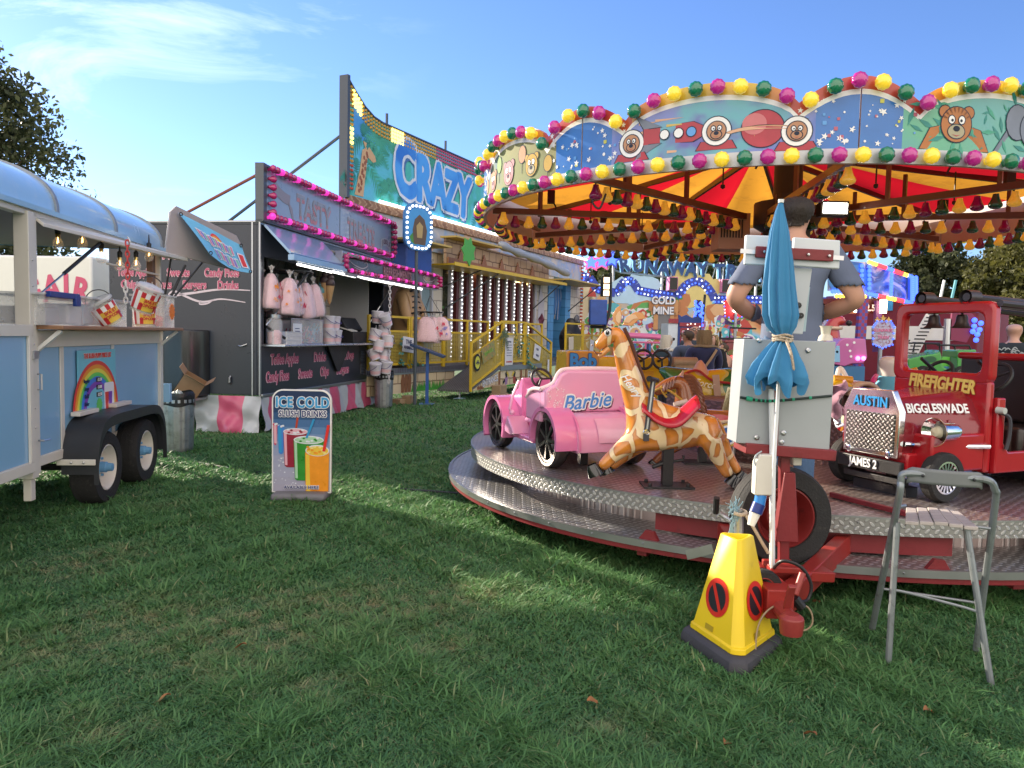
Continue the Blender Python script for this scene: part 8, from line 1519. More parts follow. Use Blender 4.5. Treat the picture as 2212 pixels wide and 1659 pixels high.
def chair():
    TU=mat('chair_tube',(.26,.29,.31),.38,.45,.2,s=14,c2=(.14,.13,.12),th=(.55,.75)); WS=mat('seat_slat',(.42,.38,.36),.6,n=.25,s=5,st=(1,9,9),c2=(.25,.22,.21),th=(.55,.7))
    A=G(1918,1442);B=G(2141,1480);C=G(1882,1367);D=G(2107,1416); o=(A+B+C+D)/4; t=thing('folding_chair','tall grey tube folding chair with wooden slat seat standing on the grass','chair',(o.x,o.y,0)); L=lambda p:Vector(p)-Vector((o.x,o.y,0))
    yb=(A.y+B.y)/2-.02
    tl,tr_=P(1958,1022,yb+.04),P(2130,1036,yb-.06)
    mb=MB(); m1=P(1942,1075,yb+.06); m2=P(2150,1085,yb-.02); a1=tl+Vector((0,0,.0)); mb.tube(bez([L(C),L(C.lerp(m1,.5)),L(m1),L(P(1946,1040,yb+.05)),L(tl),L(tl.lerp(tr_,.5)),L(tr_),L(P(2149,1058,yb-.05)),L(m2),L(m2.lerp(D,.5)),L(D)],6),.0145,10); mb.build('back_frame',TU,t)
    s1,s2=P(1938,1128,yb+.12),P(2088,1142,yb+.02)
    for a,b in ((s1,A),(s2,B)): mb=MB(); mb.tube([L(a),L(b)],.0135,10); mb.build('leg',TU,t)
    mb=MB(); mb.tube([L(C.lerp(m1,.36)),L(D.lerp(m2,.36))],.006,8); mb.tube(bez([L(A.lerp(s1,.52)),L(A.lerp(s1,.52).lerp(B.lerp(s2,.5),.1)+Vector((0,0,.01))),L(A.lerp(s1,.5).lerp(B.lerp(s2,.48),.8)+Vector((0,0,0))),L(B.lerp(s2,.46))],6),.006,8); mb.tube([L(P(1936,1095,yb+.1)),L(P(1955,1092,yb+.14))],.008,8); mb.tube([L(P(2092,1136,yb+.02)),L(P(2140,1142,yb-.02))],.006,8); mb.build('cross_bar',TU,t)
    # backrest board, slightly curved
    mb=MB(); mb.grid(lambda s,q:L(tl.lerp(tr_,.03+.94*s)+Vector((0,.012-.03*math.sin(PI*s),.026-.062*q-(.008 if s<.04 or s>.96 else 0)))),20,5); b=mb.build('backrest',mat('back_board',(.17,.185,.19),.5,n=.2,s=8),t,smooth=60,fix=False); sd_=b.modifiers.new('s','SOLIDIFY'); sd_.thickness=.016; sd_.offset=0
    mb=MB()
    for s in (.18,.82): p=L(tl.lerp(tr_,s)+Vector((0,-.02,-.003))); mb.ball(p,.007,8)
    mb.build('rivet',BLK,t)
    P1,P2,P3,P4=P(1957,1092,yb+.33),P(2072,1100,yb+.27),P(2115,1134,yb-.02),P(1955,1116,yb+.06); z=(P1.z+P3.z)/2
    n=5
    for k in range(n):
        a0=(k+.03)/n;a1=(k+.97)/n; mb=MB(); vs=[P4.lerp(P3,a0),P4.lerp(P3,a1),P1.lerp(P2,a1),P1.lerp(P2,a0)]; vs=[L((p.x,p.y,z-.004*abs(k-2))) for p in vs]; mb.add(vs+[p-Vector((0,0,.016)) for p in vs],[(0,1,2,3),(7,6,5,4),(0,4,5,1),(1,5,6,2),(2,6,7,3),(3,7,4,0)]); mb.build('seat_slat',WS,t,bevel=.003)
chair()
# ---------------------------------------------------------------- people
def person(label,loc,rz,h,skinc,top,leg,hair,sleeve='long',arms='down',turn=0,hairlen=.0,glasses=None,bald=False,hands=False,strap=None,group=None,gilet=None,wide=1.0):
    """stands at loc facing local +y"""
    t=thing('person',label,'person',loc,rz,group); H=h; V=[];E=[];Rd=[]
    def add(x,y,z,r,p=None):
        V.append((x*H*wide if abs(z-.5)<.4 else x*H,y*H,z*H)); Rd.append((r[0]*H*wide,r[1]*H) if isinstance(r,tuple) else r*H); i=len(V)-1
        if p is not None: E.append((p,i))
        return i
    pel=add(0,0,.53,(.085,.065)); wa=add(0,.0,.61,(.080,.058),pel); ch=add(0,-.008,.72,(.098,.066),wa); sh=add(0,-.008,.79,(.085,.055),ch); nk=add(0,.0,.842,.036,sh); n2=add(0,.008,.872,.031,nk)
    a=R(turn); fx,fy=math.sin(a),math.cos(a)
    h1=add(.010*fx,.014+.008*fy,.905,(.045,.050),n2); h2=add(0,.010,.945,(.053,.060),h1); h3=add(-.004*fx,.006-.004*fy,.972,(.038,.043),h2)
    for s in (-1,1):
        hp=add(s*.05,0,.49,.056,pel); kn=add(s*.055,.008,.28,.036,hp); an=add(s*.058,-.008,.055,.024,kn); add(s*.062,.055,.022,.020,an)
        so=add(s*.105,-.008,.80,.040,sh)
        if arms=='down': el=add(s*.135,-.012,.635,.029,so); wr=add(s*.140,.035,.50,.021,el)
        elif arms=='akimbo': el=add(s*.190,-.035,.655,.033,so); wr=add(s*.090,.11,.605,.023,el)
        elif arms=='front': el=add(s*.135,.02,.645,.029,so); wr=add(s*.06,.13,.63,.021,el)
        if arms=='akimbo' or hands:
            d=Vector((-s*.5,.85,-.1)).normalized(); c=Vector(V[wr])/H; pm=add(*(c+d*.03),(.020,.014),wr); 
            for k in range(4): b=c+d*.05+Vector((0,0,.014-.010*k)); f1=add(*(b+d*.012),.0062,pm); f2=add(*(b+d*(.032-.003*abs(k-1))+Vector((-s*.006,-.004,-.003))),.0055,f1); add(*(b+d*(.044-.004*abs(k-1))+Vector((-s*.014,-.010,-.008))),.0045,f2)
            tb=add(*(c+d*.022+Vector((s*.004,.0,.020))),.0075,wr); add(*(c+d*.048+Vector((0,0,.028))),.006,tb)
        else: add(V[wr][0]/H*1.0/(wide if wide else 1)+0,V[wr][1]/H+.012,V[wr][2]/H-.055,(.020,.014),wr)
    me=skin('body',V,E,Rd,3 if hands else 2); me.materials.append(mat('skin_'+skinc,{'fair':(.50,.27,.19),'pale':(.58,.34,.26),'tan':(.42,.21,.13)}[skinc],.5,n=.08,s=9)); link('body',me,t)
    armx=.125*H*wide
    shell(me,lambda c:c.z<.535*H and c.z>.05*H and abs(c.x)<.125*H*wide and not(c.z>.45*H and abs(c.x)>.112*H*wide),.010,leg,'trousers',t)
    shell(me,lambda c:c.z<.062*H,.008,mat('shoe_dark',(.03,.03,.035),.6),'shoes',t)
    lim=.665 if sleeve=='short' else .50
    def inarm(c): return abs(c.x)>.112*H*wide
    def tp(c):
        if c.z>.835*H or c.z<.50*H: return False
        if arms=='akimbo':
            if inarm(c): return c.z>.70*H if sleeve=='short' else True
            return not (c.y>.075*H and c.z<.66*H)
        if arms=='front' and c.y>.075*H and sleeve=='short': return False
        if inarm(c) and sleeve=='short': return c.z>.70*H
        return c.z>.505*H
    shell(me,tp,lambda co:.012+.006*math.sin(co.z*38/H+co.x*20)*(1 if co.z<.72*H else .3),top,'top',t)
    if gilet: shell(me,lambda c:tp(c) and not inarm(c) and c.z<.825*H,.03,gilet,'gilet',t)
    hc=Vector((0,.010*H,.948*H)); fd=Vector((fx,fy,0)); rd=Vector((fy,-fx,0))
    if hair and not bald:
        def hr(c):
            if c.z<(.868-hairlen)*H: return False
            d=(c-hc); q=d.dot(fd)/H; z=c.z/H
            if z>.972: return True
            if z>.93: return q<.022
            return q<(.004 if hairlen else .004-.55*(.93-z)) and (z>.884 or hairlen>0)
        shell(me,hr,lambda co:.016+.010*hairlen*20*max(0,(.93*H-co.z)/H*10)+.003*math.sin(co.x*180+co.z*70),hair,'hair',t)
        if hairlen>0:
            mb=MB(); rg=random.Random(5)
            for k in range(46):
                an=R(100+160*k/45)+a*-1; dx=Vector((fd*math.cos(an)+rd*math.sin(an))); p0=hc+dx*.052*H+Vector((0,0,.035*H)); p1=hc+dx*.066*H+Vector((0,0,-.02*H)); p2=hc+dx*(.060+.012*rg.random())*H+Vector((0,0,-(.05+hairlen*1.2*rg.uniform(.8,1.1))*H)); mb.tube([p0,p1,p2],[.010*H,.011*H,.004*H],5)
            mb.build('hair_strands',hair,t)
    mb=MB(); hd=hc+Vector((fx*.01,fy*.006,-.012))*H
    for s in (-1,1):
        e=hc+fd*.052*H+rd*s*.019*H+Vector((0,0,-.004*H)); mb.ball(e,.0065*H,8,0); mb.ball(e+fd*.004*H,.0035*H,6,1); mb.ball(hc+rd*s*.047*H+Vector((0,0,-.010*H))-fd*.004*H,.014*H,8,2,(.55,.8,1.15)); mb.beam(e+rd*-.01*H+Vector((0,0,.012*H)),e+rd*.01*H+Vector((0,0,.013*H)),.004*H,.004*H,3)
    mb.tube([hc+fd*.052*H+Vector((0,0,-.002*H)),hc+fd*.064*H+Vector((0,0,-.022*H)),hc+fd*.054*H+Vector((0,0,-.027*H))],[.006*H,.010*H,.007*H],8,2); mb.tube([hc+fd*.052*H-rd*.014*H+Vector((0,0,-.042*H)),hc+fd*.055*H+Vector((0,0,-.041*H)),hc+fd*.052*H+rd*.014*H+Vector((0,0,-.042*H))],.0035*H,6,4)
    mb.build('face',[WHITEP,BLACKP,me.materials[0],mat('brow',(.12,.08,.05),.8),mat('lip',(.35,.12,.10),.5)],t)
    if glasses:
        mb=MB()
        for s in (-1,1):
            c=hc+fd*.060*H+rd*s*.021*H+Vector((0,0,-.004*H)); M=Matrix((rd,Vector((0,0,1)),fd)).transposed().to_4x4(); M.translation=c
            if glasses=='sun': mb.prism(rrect(-.019*H,-.014*H,.019*H,.013*H,.008*H,3),.003*H,0,M)
            else: mb.tube([M@Vector((.017*H*math.cos(k),.012*H*math.sin(k),0)) for k in np.linspace(0,6.28,14)[:-1]],.0022*H,5,closed=True)
            mb.tube([c+rd*s*.018*H,hc+rd*s*.050*H+Vector((0,0,-.002*H))],.002*H,5)
        mb.build('glasses',BLACKP,t)
    if strap:
        mb=MB(); q=bez([Vector((.075*H*wide,-.07*H,.815*H)),Vector((.02*H,-.088*H*1,.72*H)),Vector((-.06*H*wide,-.086*H,.60*H)),Vector((-.10*H*wide,-.05*H,.53*H))],6)
        for i in range(len(q)-1): mb.beam(q[i]+Vector((0,-.012,0)),q[i+1]+Vector((0,-.012,0)),.022*H,.006,0,(0,1,0))
        mb.build('bag_strap',strap,t)
    return t
def at(u,Y,z=0): p=P(u,740,Y); return (p.x,p.y,z)
HB=mat('hair_brown',(.075,.05,.032),.75,n=.4,s=60); HD=mat('hair_dark',(.026,.018,.014),.6,n=.5,s=70,b=1,bs=130,st=(1,1,.25)); HBL=mat('hair_blonde',(.40,.30,.16),.65,n=.35,s=60); HW=mat('hair_white',(.60,.55,.46),.65,n=.2,s=60); HMIX=mat('hair_fair_brown',(.24,.165,.085),.7,n=.4,s=50)
TEE=mat('tee_grey_blue',(.12,.145,.22),.9,n=.14,s=8,b=.9,bs=11,st=(1,1,.5)); JEAN=mat('jeans_blue',(.07,.13,.24),.85,n=.3,s=22,b=.3,bs=90); NAVY=mat('fleece_navy',(.020,.026,.085),.95,n=.2,s=25,sheen=.4); DKTR=mat('trousers_dark',(.03,.03,.045),.85)
op=person('man in a grey blue T-shirt and jeans from behind, working at the grey box',at(1708,4.32,DZ),-6,1.79,'fair',TEE,JEAN,HD,'short','akimbo',turn=32,hands=True)
mb=MB(); mb.grid(lambda s,q:(.305*0+.20+.05*math.cos(2*PI*s)*.75-.055*q,.12+.10*q+.0*s,1.13+.035*math.sin(2*PI*s)),14,4); mb.build('wrist_support',mat('leather_brown',(.16,.065,.03),.6),op,smooth=60,fix=False)
person('woman in navy fleece with tan bag strap across her back',at(1521,10.4),8,1.545,'pale',NAVY,DKTR,HMIX,'long','front',hairlen=.045,strap=mat('strap_leather',(.36,.24,.14),.6),wide=1.16)
person('man in a grey blue jumper with short brown hair, beside the navy fleece woman',at(1487,11.0),20,1.55,'tan',mat('jumper_slate',(.055,.075,.13),.9,n=.15,s=20,sheen=.3),DKTR,HB,'long','front',turn=-45,glasses='clear',wide=1.1)
person('bald man with glasses and a moustache facing the camera between two people',at(1500,12.4),180,1.64,'fair',mat('shirt_dark',(.04,.05,.07),.9),DKTR,None,'long','down',bald=True,glasses='clear')
person('woman with long white hair and sunglasses in a dark gilet, facing right',at(1440,11.6),-70,1.47,'pale',mat('shirt_pale_blue',(.25,.30,.42),.8),DKTR,HW,'long','front',hairlen=.055,glasses='sun',gilet=mat('gilet_dark',(.035,.055,.065),.8))
person('blonde girl in a green top facing the camera by the red stall',at(1547,12.8),170,1.42,'pale',mat('top_green',(.03,.22,.10),.8),DKTR,HBL,'long','front',hairlen=.06)
person('dark haired child in a pale top facing left beside the red stall',at(1566,12.6),95,1.35,'fair',mat('top_peach',(.55,.32,.24),.8),DKTR,HB,'short','front')
person('fair haired person in a black top half hidden behind the navy fleece woman',at(1538,11.6),150,1.49,'pale',mat('top_black',(.015,.016,.02),.85),DKTR,HBL,'long','down',hairlen=.05)
bm=person('bald man in a black T-shirt with pale back print at the right edge',at(2190,9.2),-20,1.70,'pale',mat('tee_black',(.022,.030,.042),.85,n=.15),DKTR,None,'short','front',bald=True,turn=38,wide=1.12)
mb=MB(); rg=random.Random(3)
for k in range(22): x,z=rg.gauss(-.03,.07),rg.gauss(1.30,.045); ribbon([(x-.03,z-.01),(x,z+.02),(x+.03,z)],.014,.002,0,mb,TR(0,-.155,0)@RX(90))
mb.build('back_print',mat('print_grey',(.40,.44,.48),.7),bm,smooth=0)
p=btw(-.25,.8,.36); person('person in dark clothes in the shade inside the blue trailer window',p,-60,1.62,'tan',mat('top_wine',(.05,.015,.02),.8),DKTR,HD,'long','front')
p=ktw(1.5,.9,.63); person('server in a beige T-shirt reaching behind the candy floss bags',p,170,1.62,'fair',mat('tee_beige',(.38,.30,.23),.85),DKTR,HB,'short','front')
def gorilla():
    p=fhw(8.4,.55,.70); t=thing('gorilla_statue','black fibreglass gorilla bust behind the far yellow railing','statue',p,60); me=skin('body',[(0,0,0),(0,0,.5),(0,0,.85),(0,-.03,1.05),(0,-.05,1.25),(-.35,-.05,.75),(-.42,-.2,.4),(.35,-.05,.75),(.42,-.2,.4)],[(0,1),(1,2),(2,3),(3,4),(2,5),(5,6),(2,7),(7,8)],[.3,.34,.30,.17,.19,.15,.13,.15,.13],2); me.materials.append(mat('gorilla_black',(.02,.02,.024),.5,n=.3,s=14)); link('body',me,t)
    mb=MB(); mb.ball((0,-.20,1.20),.12,14,0,(1,.6,1.15)); mb.ball((0,-.26,1.13),.07,12,0,(1.2,.7,.8)); mb.build('face',mat('gorilla_face',(.10,.10,.12),.45),t)
gorilla()
# ---------------------------------------------------------------- runaway train ride at the back
RY0=27.0
def runaway():
    o=P(1255,760,RY0); t=thing('train_ride','wide painted train ride front with blue lit scalloped top and raised blue letters','fairground ride',(o.x,o.y,0),3); inv=(Matrix.Translation(t.location)@RZ(3)).inverted()
    nrm=RZ(3)@Vector((0,-1,0))
    def q(u,v,e=0):   # point of the painted front seen at u,v
        d=ray(u,v); k=(Vector((o.x,o.y,0))-Vector((0,0,CH))).dot(nrm)/d.dot(nrm); p=inv@(d*k+Vector((0,0,CH))); return Vector((p.x,p.z))
    topi=[(1255,586),(1262,590),(1273,591),(1281,603),(1288,614),(1305,620),(1329,624),(1336,620),(1343,606),(1350,599),(1358,597),(1366,600),(1372,607),(1379,619),(1410,625),(1460,632),(1468,624),(1475,614),(1482,607),(1493,601),(1506,599),(1518,603),(1528,611),(1539,627),(1544,639),(1599,638),(1660,640),(1680,612),(1710,600),(1740,612),(1760,642),(1850,645)]
    top=[q(*k) for k in topi]; z0=.55; xs=top[-1].x
    mb=MB(); mb.prism([(0,z0),(xs,z0)]+[(p.x,p.y) for p in top[::-1]],.15,0,face_out(0,.0,0)@TR(0,0,-.15))
    mb.build('painted_front',ramp_mat('mural',[(.28,'#3f86d0'),(.42,'#79b6dc'),(.52,'#c9a06a'),(.6,'#b8703f'),(.72,'#5d9f66')],.42,.4,'noise',.7,coat=.3,det=3,loc=(3.1,0,0)),t)
    rg=random.Random(11); F=face_out(0,-.004,0); mb=MB()
    def blob(u,v,r,m,n=9,sy=1,e=0): c=q(u,v); mb.prism([(c.x+r*(.75+.4*rg.random())*math.cos(2*PI*k/n),c.y+r*sy*(.75+.4*rg.random())*math.sin(2*PI*k/n)) for k in range(n)],.004,m,F@TR(0,0,.004*e+.0005*rg.random()))
    for k in range(34): u=rg.uniform(1262,1400); blob(u,rg.uniform(668,745),rg.uniform(.12,.5),rg.choice((0,1,2,6,0)),9,.8,1+k%3)
    for k in range(8): blob(rg.uniform(1340,1390),rg.uniform(612,640),rg.uniform(.3,.7),3,12,.7,1)
    for k in range(14): blob(rg.uniform(1390,1470),rg.uniform(650,740),rg.uniform(.3,.8),rg.choice((4,5)),8,.6,1)
    for k in range(10): blob(rg.uniform(1478,1536),rg.uniform(612,650),rg.uniform(.3,.7),7,12,.9,1)
    for k in range(60): blob(rg.uniform(1540,1620),rg.uniform(648,748),rg.uniform(.10,.42),rg.choice((4,5,0,1,8,3,2)),8,.9,1+k%4)
    for k in range(150):
        u=rg.uniform(1262,1620); v=rg.uniform(672 if u<1400 or u>1540 else 700,752); r=rg.uniform(.07,.22); s0=rg.getstate(); blob(u,v,r*1.3,6,9,.9,4); rg.setstate(s0); blob(u,v,r,rg.choice((8,2,9,3,1,10,7,0,5)),9,.9,5); blob(u+rg.uniform(-3,3),v+rg.uniform(-3,3),r*.4,rg.choice((9,6,10,8)),7,1.1,6)
    for u,v0,v1 in ((1452,632,668),(1463,634,660),(1547,642,705),(1556,655,715)):
        a=q(u,v0);b=q(u,v1); mb.prism(rrect(a.x-.06,b.y,a.x+.06,a.y,.05),.006,1,F@TR(0,0,.01)); mb.prism(rrect(a.x+.05,(a.y+b.y)/2,a.x+.20,(a.y+b.y)/2+.10,.04),.006,1,F@TR(0,0,.01))
    # painted towers
    for u,v,w,h in ((1268,690,.34,1.2),(1277,690,.26,.8)):
        a=q(u,v); mb.prism([(a.x-w/2,a.y),(a.x+w/2,a.y),(a.x+w/2,a.y+h),(a.x-w/2,a.y+h)],.004,9,F@TR(0,0,.016)); mb.prism([(a.x-w*.65,a.y+h),(a.x+w*.65,a.y+h),(a.x,a.y+h+.55)],.004,8,F@TR(0,0,.017))
    # mine entrance
    for (u0,v0,u1,v1,m) in ((1400,652,1469,672,11),(1412,645,1421,678,12),(1455,648,1464,680,12),(1410,678,1421,712,12),(1446,676,1455,700,12),(1420,680,1446,712,13),(1405,674,1460,680,12)):
        a=q(u0,v1);b=q(u1,v0); mb.prism([(a.x,a.y),(b.x,a.y),(b.x,b.y),(a.x,b.y)],.006,m,F@TR(0,0,.03+.002*m))
    mb.build('mural_pattern',[mat('mu_green',(.10,.36,.10),.4),mat('mu_dark_green',(.04,.25,.06),.4),mat('mu_teal',(.10,.42,.50),.4),mat('mu_pale_blue',(.42,.62,.80),.4),mat('mu_rust',(.45,.18,.07),.4),mat('mu_sand',(.62,.38,.20),.4),mat('mu_white',(.66,.70,.72),.4),mat('mu_yellow',(.62,.52,.20),.4),mat('mu_red',(.45,.06,.05),.4),mat('mu_cream',(.62,.55,.38),.4),mat('mu_purple',(.24,.12,.34),.4),mat('mu_plank',(.36,.16,.06),.45,n=.3,s=4,st=(1,1,9)),mat('mu_post',(.50,.26,.11),.45,n=.2),mat('mu_hole',(.16,.16,.17),.5,n=.5,s=2)],t,smooth=0)
    c=q(1432,661); lettering([('GOLD',.36,face_out(c.x,-.09,c.y+.18),0,1,dict(bold=.03,ow=.04,xs=.85)),('MINE',.36,face_out(c.x,-.09,c.y-.18),0,1,dict(bold=.03,ow=.04,xs=.9))],t,[mat('let_white'),mat('let_shadow')],'mine_lettering')
    lw=MB();lb=MB(); wh=True; k=0
    for a,b in zip(top,top[1:]):
        d=(b-a); n=max(1,int(d.length/.13)); nn=Vector((-d.y,d.x)).normalized()
        for i in range(n):
            for r in range(2):
                p=a+d*(i/n)-nn*(.07+.15*r); k+=1; (lw if (k*7)%5<2 else lb).ball((p.x,-.02,p.y),.038,6)
    kind(lw.build('white_leds',mat('led_pale',(.7,.78,1),em=1.3),t),'stuff'); kind(lb.build('blue_leds',LEDB,t),'stuff')
    mb=MB()
    for a,b in zip(top,top[1:]): mb.beam((a.x,-.01,a.y-.14),(b.x,-.01,b.y-.14),.04,.30)
    mb.build('led_border',mat('border_blue',(.03,.06,.40),.4),t)
    # raised letters on a truss
    sh=MB(); pts=[q(1262,574),q(1330,566),q(1345,572),q(1610,598),q(1760,606)]; 
    for dz in (-.25,.35): sh.tube([(p.x,.3,p.y+dz) for p in pts[1:]],.04,6)
    sh.tube([(p.x,.3,p.y) for p in pts[:2]],.03,6)
    for u,v in ((1329,566),(1435,590),(1462,590),(1512,594),(1556,600),(1580,602),(1640,606),(1700,606)): a=q(u,v); sh.tube([(a.x,.3,a.y+.35),(a.x,.3,1.5)],.05,6)
    for i in range(24): a=q(1345+18*i,572+.105*18*i); sh.tube([(a.x,.3,a.y-.25),(a.x+.15,.3,a.y+.35)],.02,5)
    sh.build('truss_frame',GALV,t)
    for ch,u,v,a in (('R',1348,573,8),('U',1378,574,2),('N',1406,577,-3),('A',1433,581,-5),('W',1463,581,4),('A',1492,583,-3),('Y',1517,584,6),('T',1553,588,3),('R',1578,589,-4),('A',1602,591,3),('I',1630,594,0),('N',1655,596,-4)):
        c=q(u,v); me=txtmesh(ch,.70,.035,.10); mm=MB(); T=face_out(c.x,-.0,c.y,a)@Matrix.Diagonal((.85,1,1,1)); mm.add([x.co for x in me.vertices],[tuple(p.vertices) for p in me.polygons],0,T)
        front=mm.mesh('raised_letter',[mat('letter_side',(.16,.48,.80),.35),mat('letter_face',(.012,.06,.22),.45,n=.3,s=30)],0); 
        for p_ in front.polygons: 
            if p_.normal.y<-.8: p_.material_index=1
        link('raised_letter',front,t); bpy.data.meshes.remove(me)
    for u,v,m in ((1277,567,0),(1300,565,0),(1322,561,1)):
        c=q(u,v); mm=MB(); mm.prism(star(0,0,.36,5,.1*m,.5),.10,0,face_out(c.x,.05,c.y)); mm.prism(star(0,0,.24,5,.1*m,.5),.03,1,face_out(c.x,-.05,c.y)); mm.build('star',[mat('star_pink',(.75,.12,.32),.3,em=.25) if not m else mat('star_blue',(.05,.10,.6),.3),LEDB],t,smooth=0)
    for u,v in ((1451,614),(1563,619)):
        c=q(u,v); mm=MB(); mm.box(c.x-.15,-.25,c.y-.22,c.x+.16,.25,c.y+.24); o_=mm.build('loudspeaker',mat('speaker_pink',(.75,.25,.48),.4),t,bevel=.01); mm=MB(); mm.box(c.x-.13,-.27,c.y-.20,c.x+.14,-.251,c.y+.22); mm.build('grille',BLK,o_)
        mm=MB(); 
        for dx in (-.12,0,.12): mm.tube([(c.x+dx,.1,c.y-.9),(c.x+dx,.1,c.y+.9)],.025,6)
        mm.build('speaker_pole',GALV,t)
    # platform, rails, track
    a=q(1400,760); mb=MB(); mb.box(0,-3.2,.35,xs,0,.55); mb.build('platform',mat('platform_blue',(.06,.10,.18),.6,n=.4,s=2),t); mb=MB(); mb.box(0,-3.22,.05,xs,-3.2,.5); mb.build('platform_skirt',ramp_mat('skirt_mix',[(.3,'#35506e'),(.5,'#8a98a5'),(.7,'#2a4f88')],1.5,.5),t)
    mb=MB(); pk=[]
    for k in range(7): x=.6+1.0*k; mb.tube([(x,-3.1,.5),(x,-3.1,1.25)],.03,6)
    for z in (.9,1.25): mb.tube([(.6,-3.1,z),(6.6,-3.1,z)],.03,6)
    mb.tube(bez([(.8,-1.5,1.5),(2.5,-1.4,1.45),(4.5,-1.5,1.2),(6.5,-1.5,1.15)],6),.07,8); mb.tube(bez([(.8,-1.9,1.45),(2.5,-1.8,1.4),(4.5,-1.9,1.15),(6.5,-1.9,1.1)],6),.07,8); mb.build('pink_rail',mat('rail_pink',(.62,.14,.30),.4),t)
    mb=MB()
    for k in range(12): mb.box(1.0+.5*k,-1.9,.55,1.06+.5*k,-1.4,1.2)
    mb.build('track_support',mat('support_blue',(.05,.15,.40),.5),t)
runaway()
def cover_lamp():
    p=P(1300,720,22.5); t=thing('flood_light_stand','tall black lamp stand with three amber flood lamps and blue covered screen','lamp stand',(p.x,p.y,0),10); z=lambda v:1.4-(v-727)/1640*22.5
    mb=MB(); mb.tube(bez([(.10,0,0),(.08,0,1.6),(.22,0,2.2),(.22,0,z(590))],5),.05,8); mb.tube([(.1,0,z(706)),(-.35,0,z(706))],.05,6); mb.build('stand',BLK,t)
    for k in range(3): mb=MB(); zz=z(606+14*k); mb.box(-.05,-.15,zz-.09,.16,.1,zz+.09); o=mb.build('flood_lamp',BLK,t); mb=MB(); mb.box(-.03,-.165,zz-.075,.14,-.151,zz+.075); mb.build('lamp_face',mat('lamp_peach',(1,.66,.40),em=1.6),o)
    mb=MB(); mb.box(-.42,-.16,z(702),.10,.0,z(648)); mb.build('screen_cover',mat('cover_blue'),t,bevel=.03)
cover_lamp()
def booth():
    Y=15.2; p=P(1480,770,Y); t=thing('ticket_booth','narrow blue and red starred ticket booth with white lit side behind the people','ticket booth',(p.x,p.y,0),6); z=lambda v:1.4-(v-735)/1640*Y
    mb=MB(); mb.box(-.16,0,0,.32,.5,z(696)); mb.build('booth_front',mat('booth_blue',(.02,.05,.22),.4),t,bevel=.01); mb=MB(); mb.box(-.36,.02,0,-.165,.5,z(703)); mb.build('booth_side',mat('booth_white',(.55,.62,.70),.4,n=.2,s=3),t); mb=MB(); mb.box(-.36,.0,z(703),-.165,.02,z(693)); mb.box(-.12,-.012,.6,.28,-.001,z(712)); mb.box(-.14,-.02,z(709),.30,-.001,z(701)); mb.build('booth_panel',mat('booth_red',(.28,.03,.05),.4,n=.5,s=6,c2=(.5,.25,.08),th=(.55,.65)),t)
    mb=MB(); mb.prism([(-.16,0),(.32,0),(.32,.06),(.22,.10),(.12,.06),(.0,.12),(-.10,.08),(-.16,.12)],.04,0,face_out(0,.04,z(697))); mb.build('booth_crest',mat('booth_blue'),t); mb=MB(); rg=random.Random(2)
    for k in range(22): mb.prism(star(rg.uniform(-.13,.29),rg.uniform(.7,z(703)),.018,5),.003,0,face_out(0,-.022,0))
    mb.build('star_dots',mat('led_white'),t,smooth=0); lettering([('R',.24,face_out(-.02,-.024,z(730)),0,1,dict(bold=.04,ow=.04)),('I D E',.16,face_out(.12,-.024,z(760)),0,1,dict(bold=.03,ow=.03))],t,[mat('ride_pink',(.62,.10,.30),.4),WHITEP])
    p2=P(1507,700,Y+.6); t=thing('led_post','dark post wrapped in blue lamps above the ticket booth','lamp post',(p2.x,p2.y,0)); z2=lambda v:1.4-(v-735)/1640*(Y+.6); mb=MB(); mb.tube([(0,0,0),(0,0,z2(652))],.05,8); mb.tube([(.10,0,z2(700)),(.13,0,z2(640))],.025,6); mb.build('pole',BLK,t); mb=MB()
    for k in range(26): a=k*2.4; mb.ball((.08*math.cos(a),-.06+.03*math.sin(a),z2(706-2.0*k)),.034,6)
    mb.build('blue_lamps',LEDB,t)
booth()
def red_sign():
    Y=14.5; p=P(1584,670,Y); t=thing('bulb_sign','red scalloped sign edged with small white bulbs and a bright flood lamp on a pole','sign',(p.x,p.y,0),-4); z=lambda v:1.4-(v-737)/1640*Y; x=lambda u:(u-1584)/1640*Y
    sh=[(x(1562),z(653)),(x(1604),z(655)),(x(1601),z(688)),(x(1592),z(690)),(x(1583),z(697)),(x(1574),z(690)),(x(1566),z(687))]
    mb=MB(); mb.prism(sh,.05,0,RX(90)); mb.build('board',mat('sign_red',(.45,.02,.03),.35),t); mb=MB(); 
    for i in range(len(sh)):
        a,b=Vector(sh[i]),Vector(sh[(i+1)%len(sh)]); n=max(1,int((b-a).length/.06))
        for k in range(n): c=a.lerp(b,k/n); mb.ball((c.x,-.06,c.y),.014,6,k%3==0)
    mb.build('bulbs',[LEDW,LEDB],t); mb=MB(); mb.prism([(x(1568),z(692)),(x(1584),z(702)),(x(1600),z(694)),(x(1600),z(705)),(x(1568),z(705))],.04,0,TR(0,.05,0)@RX(90)); mb.build('lower_board',mat('sign_navy',(.03,.03,.15),.4,n=.5,s=20,c2=(.3,.05,.08),th=(.5,.6)),t)
    mb=MB(); mb.tube([(x(1587),-.1,0),(x(1587),-.1,z(676))],.03,8); mb.build('pole',GALV,t); mb=MB(); mb.box(x(1582),-.16,z(678),x(1595),-.08,z(663)); mb.build('flood_lamp',mat('flood_face'),t)
red_sign()
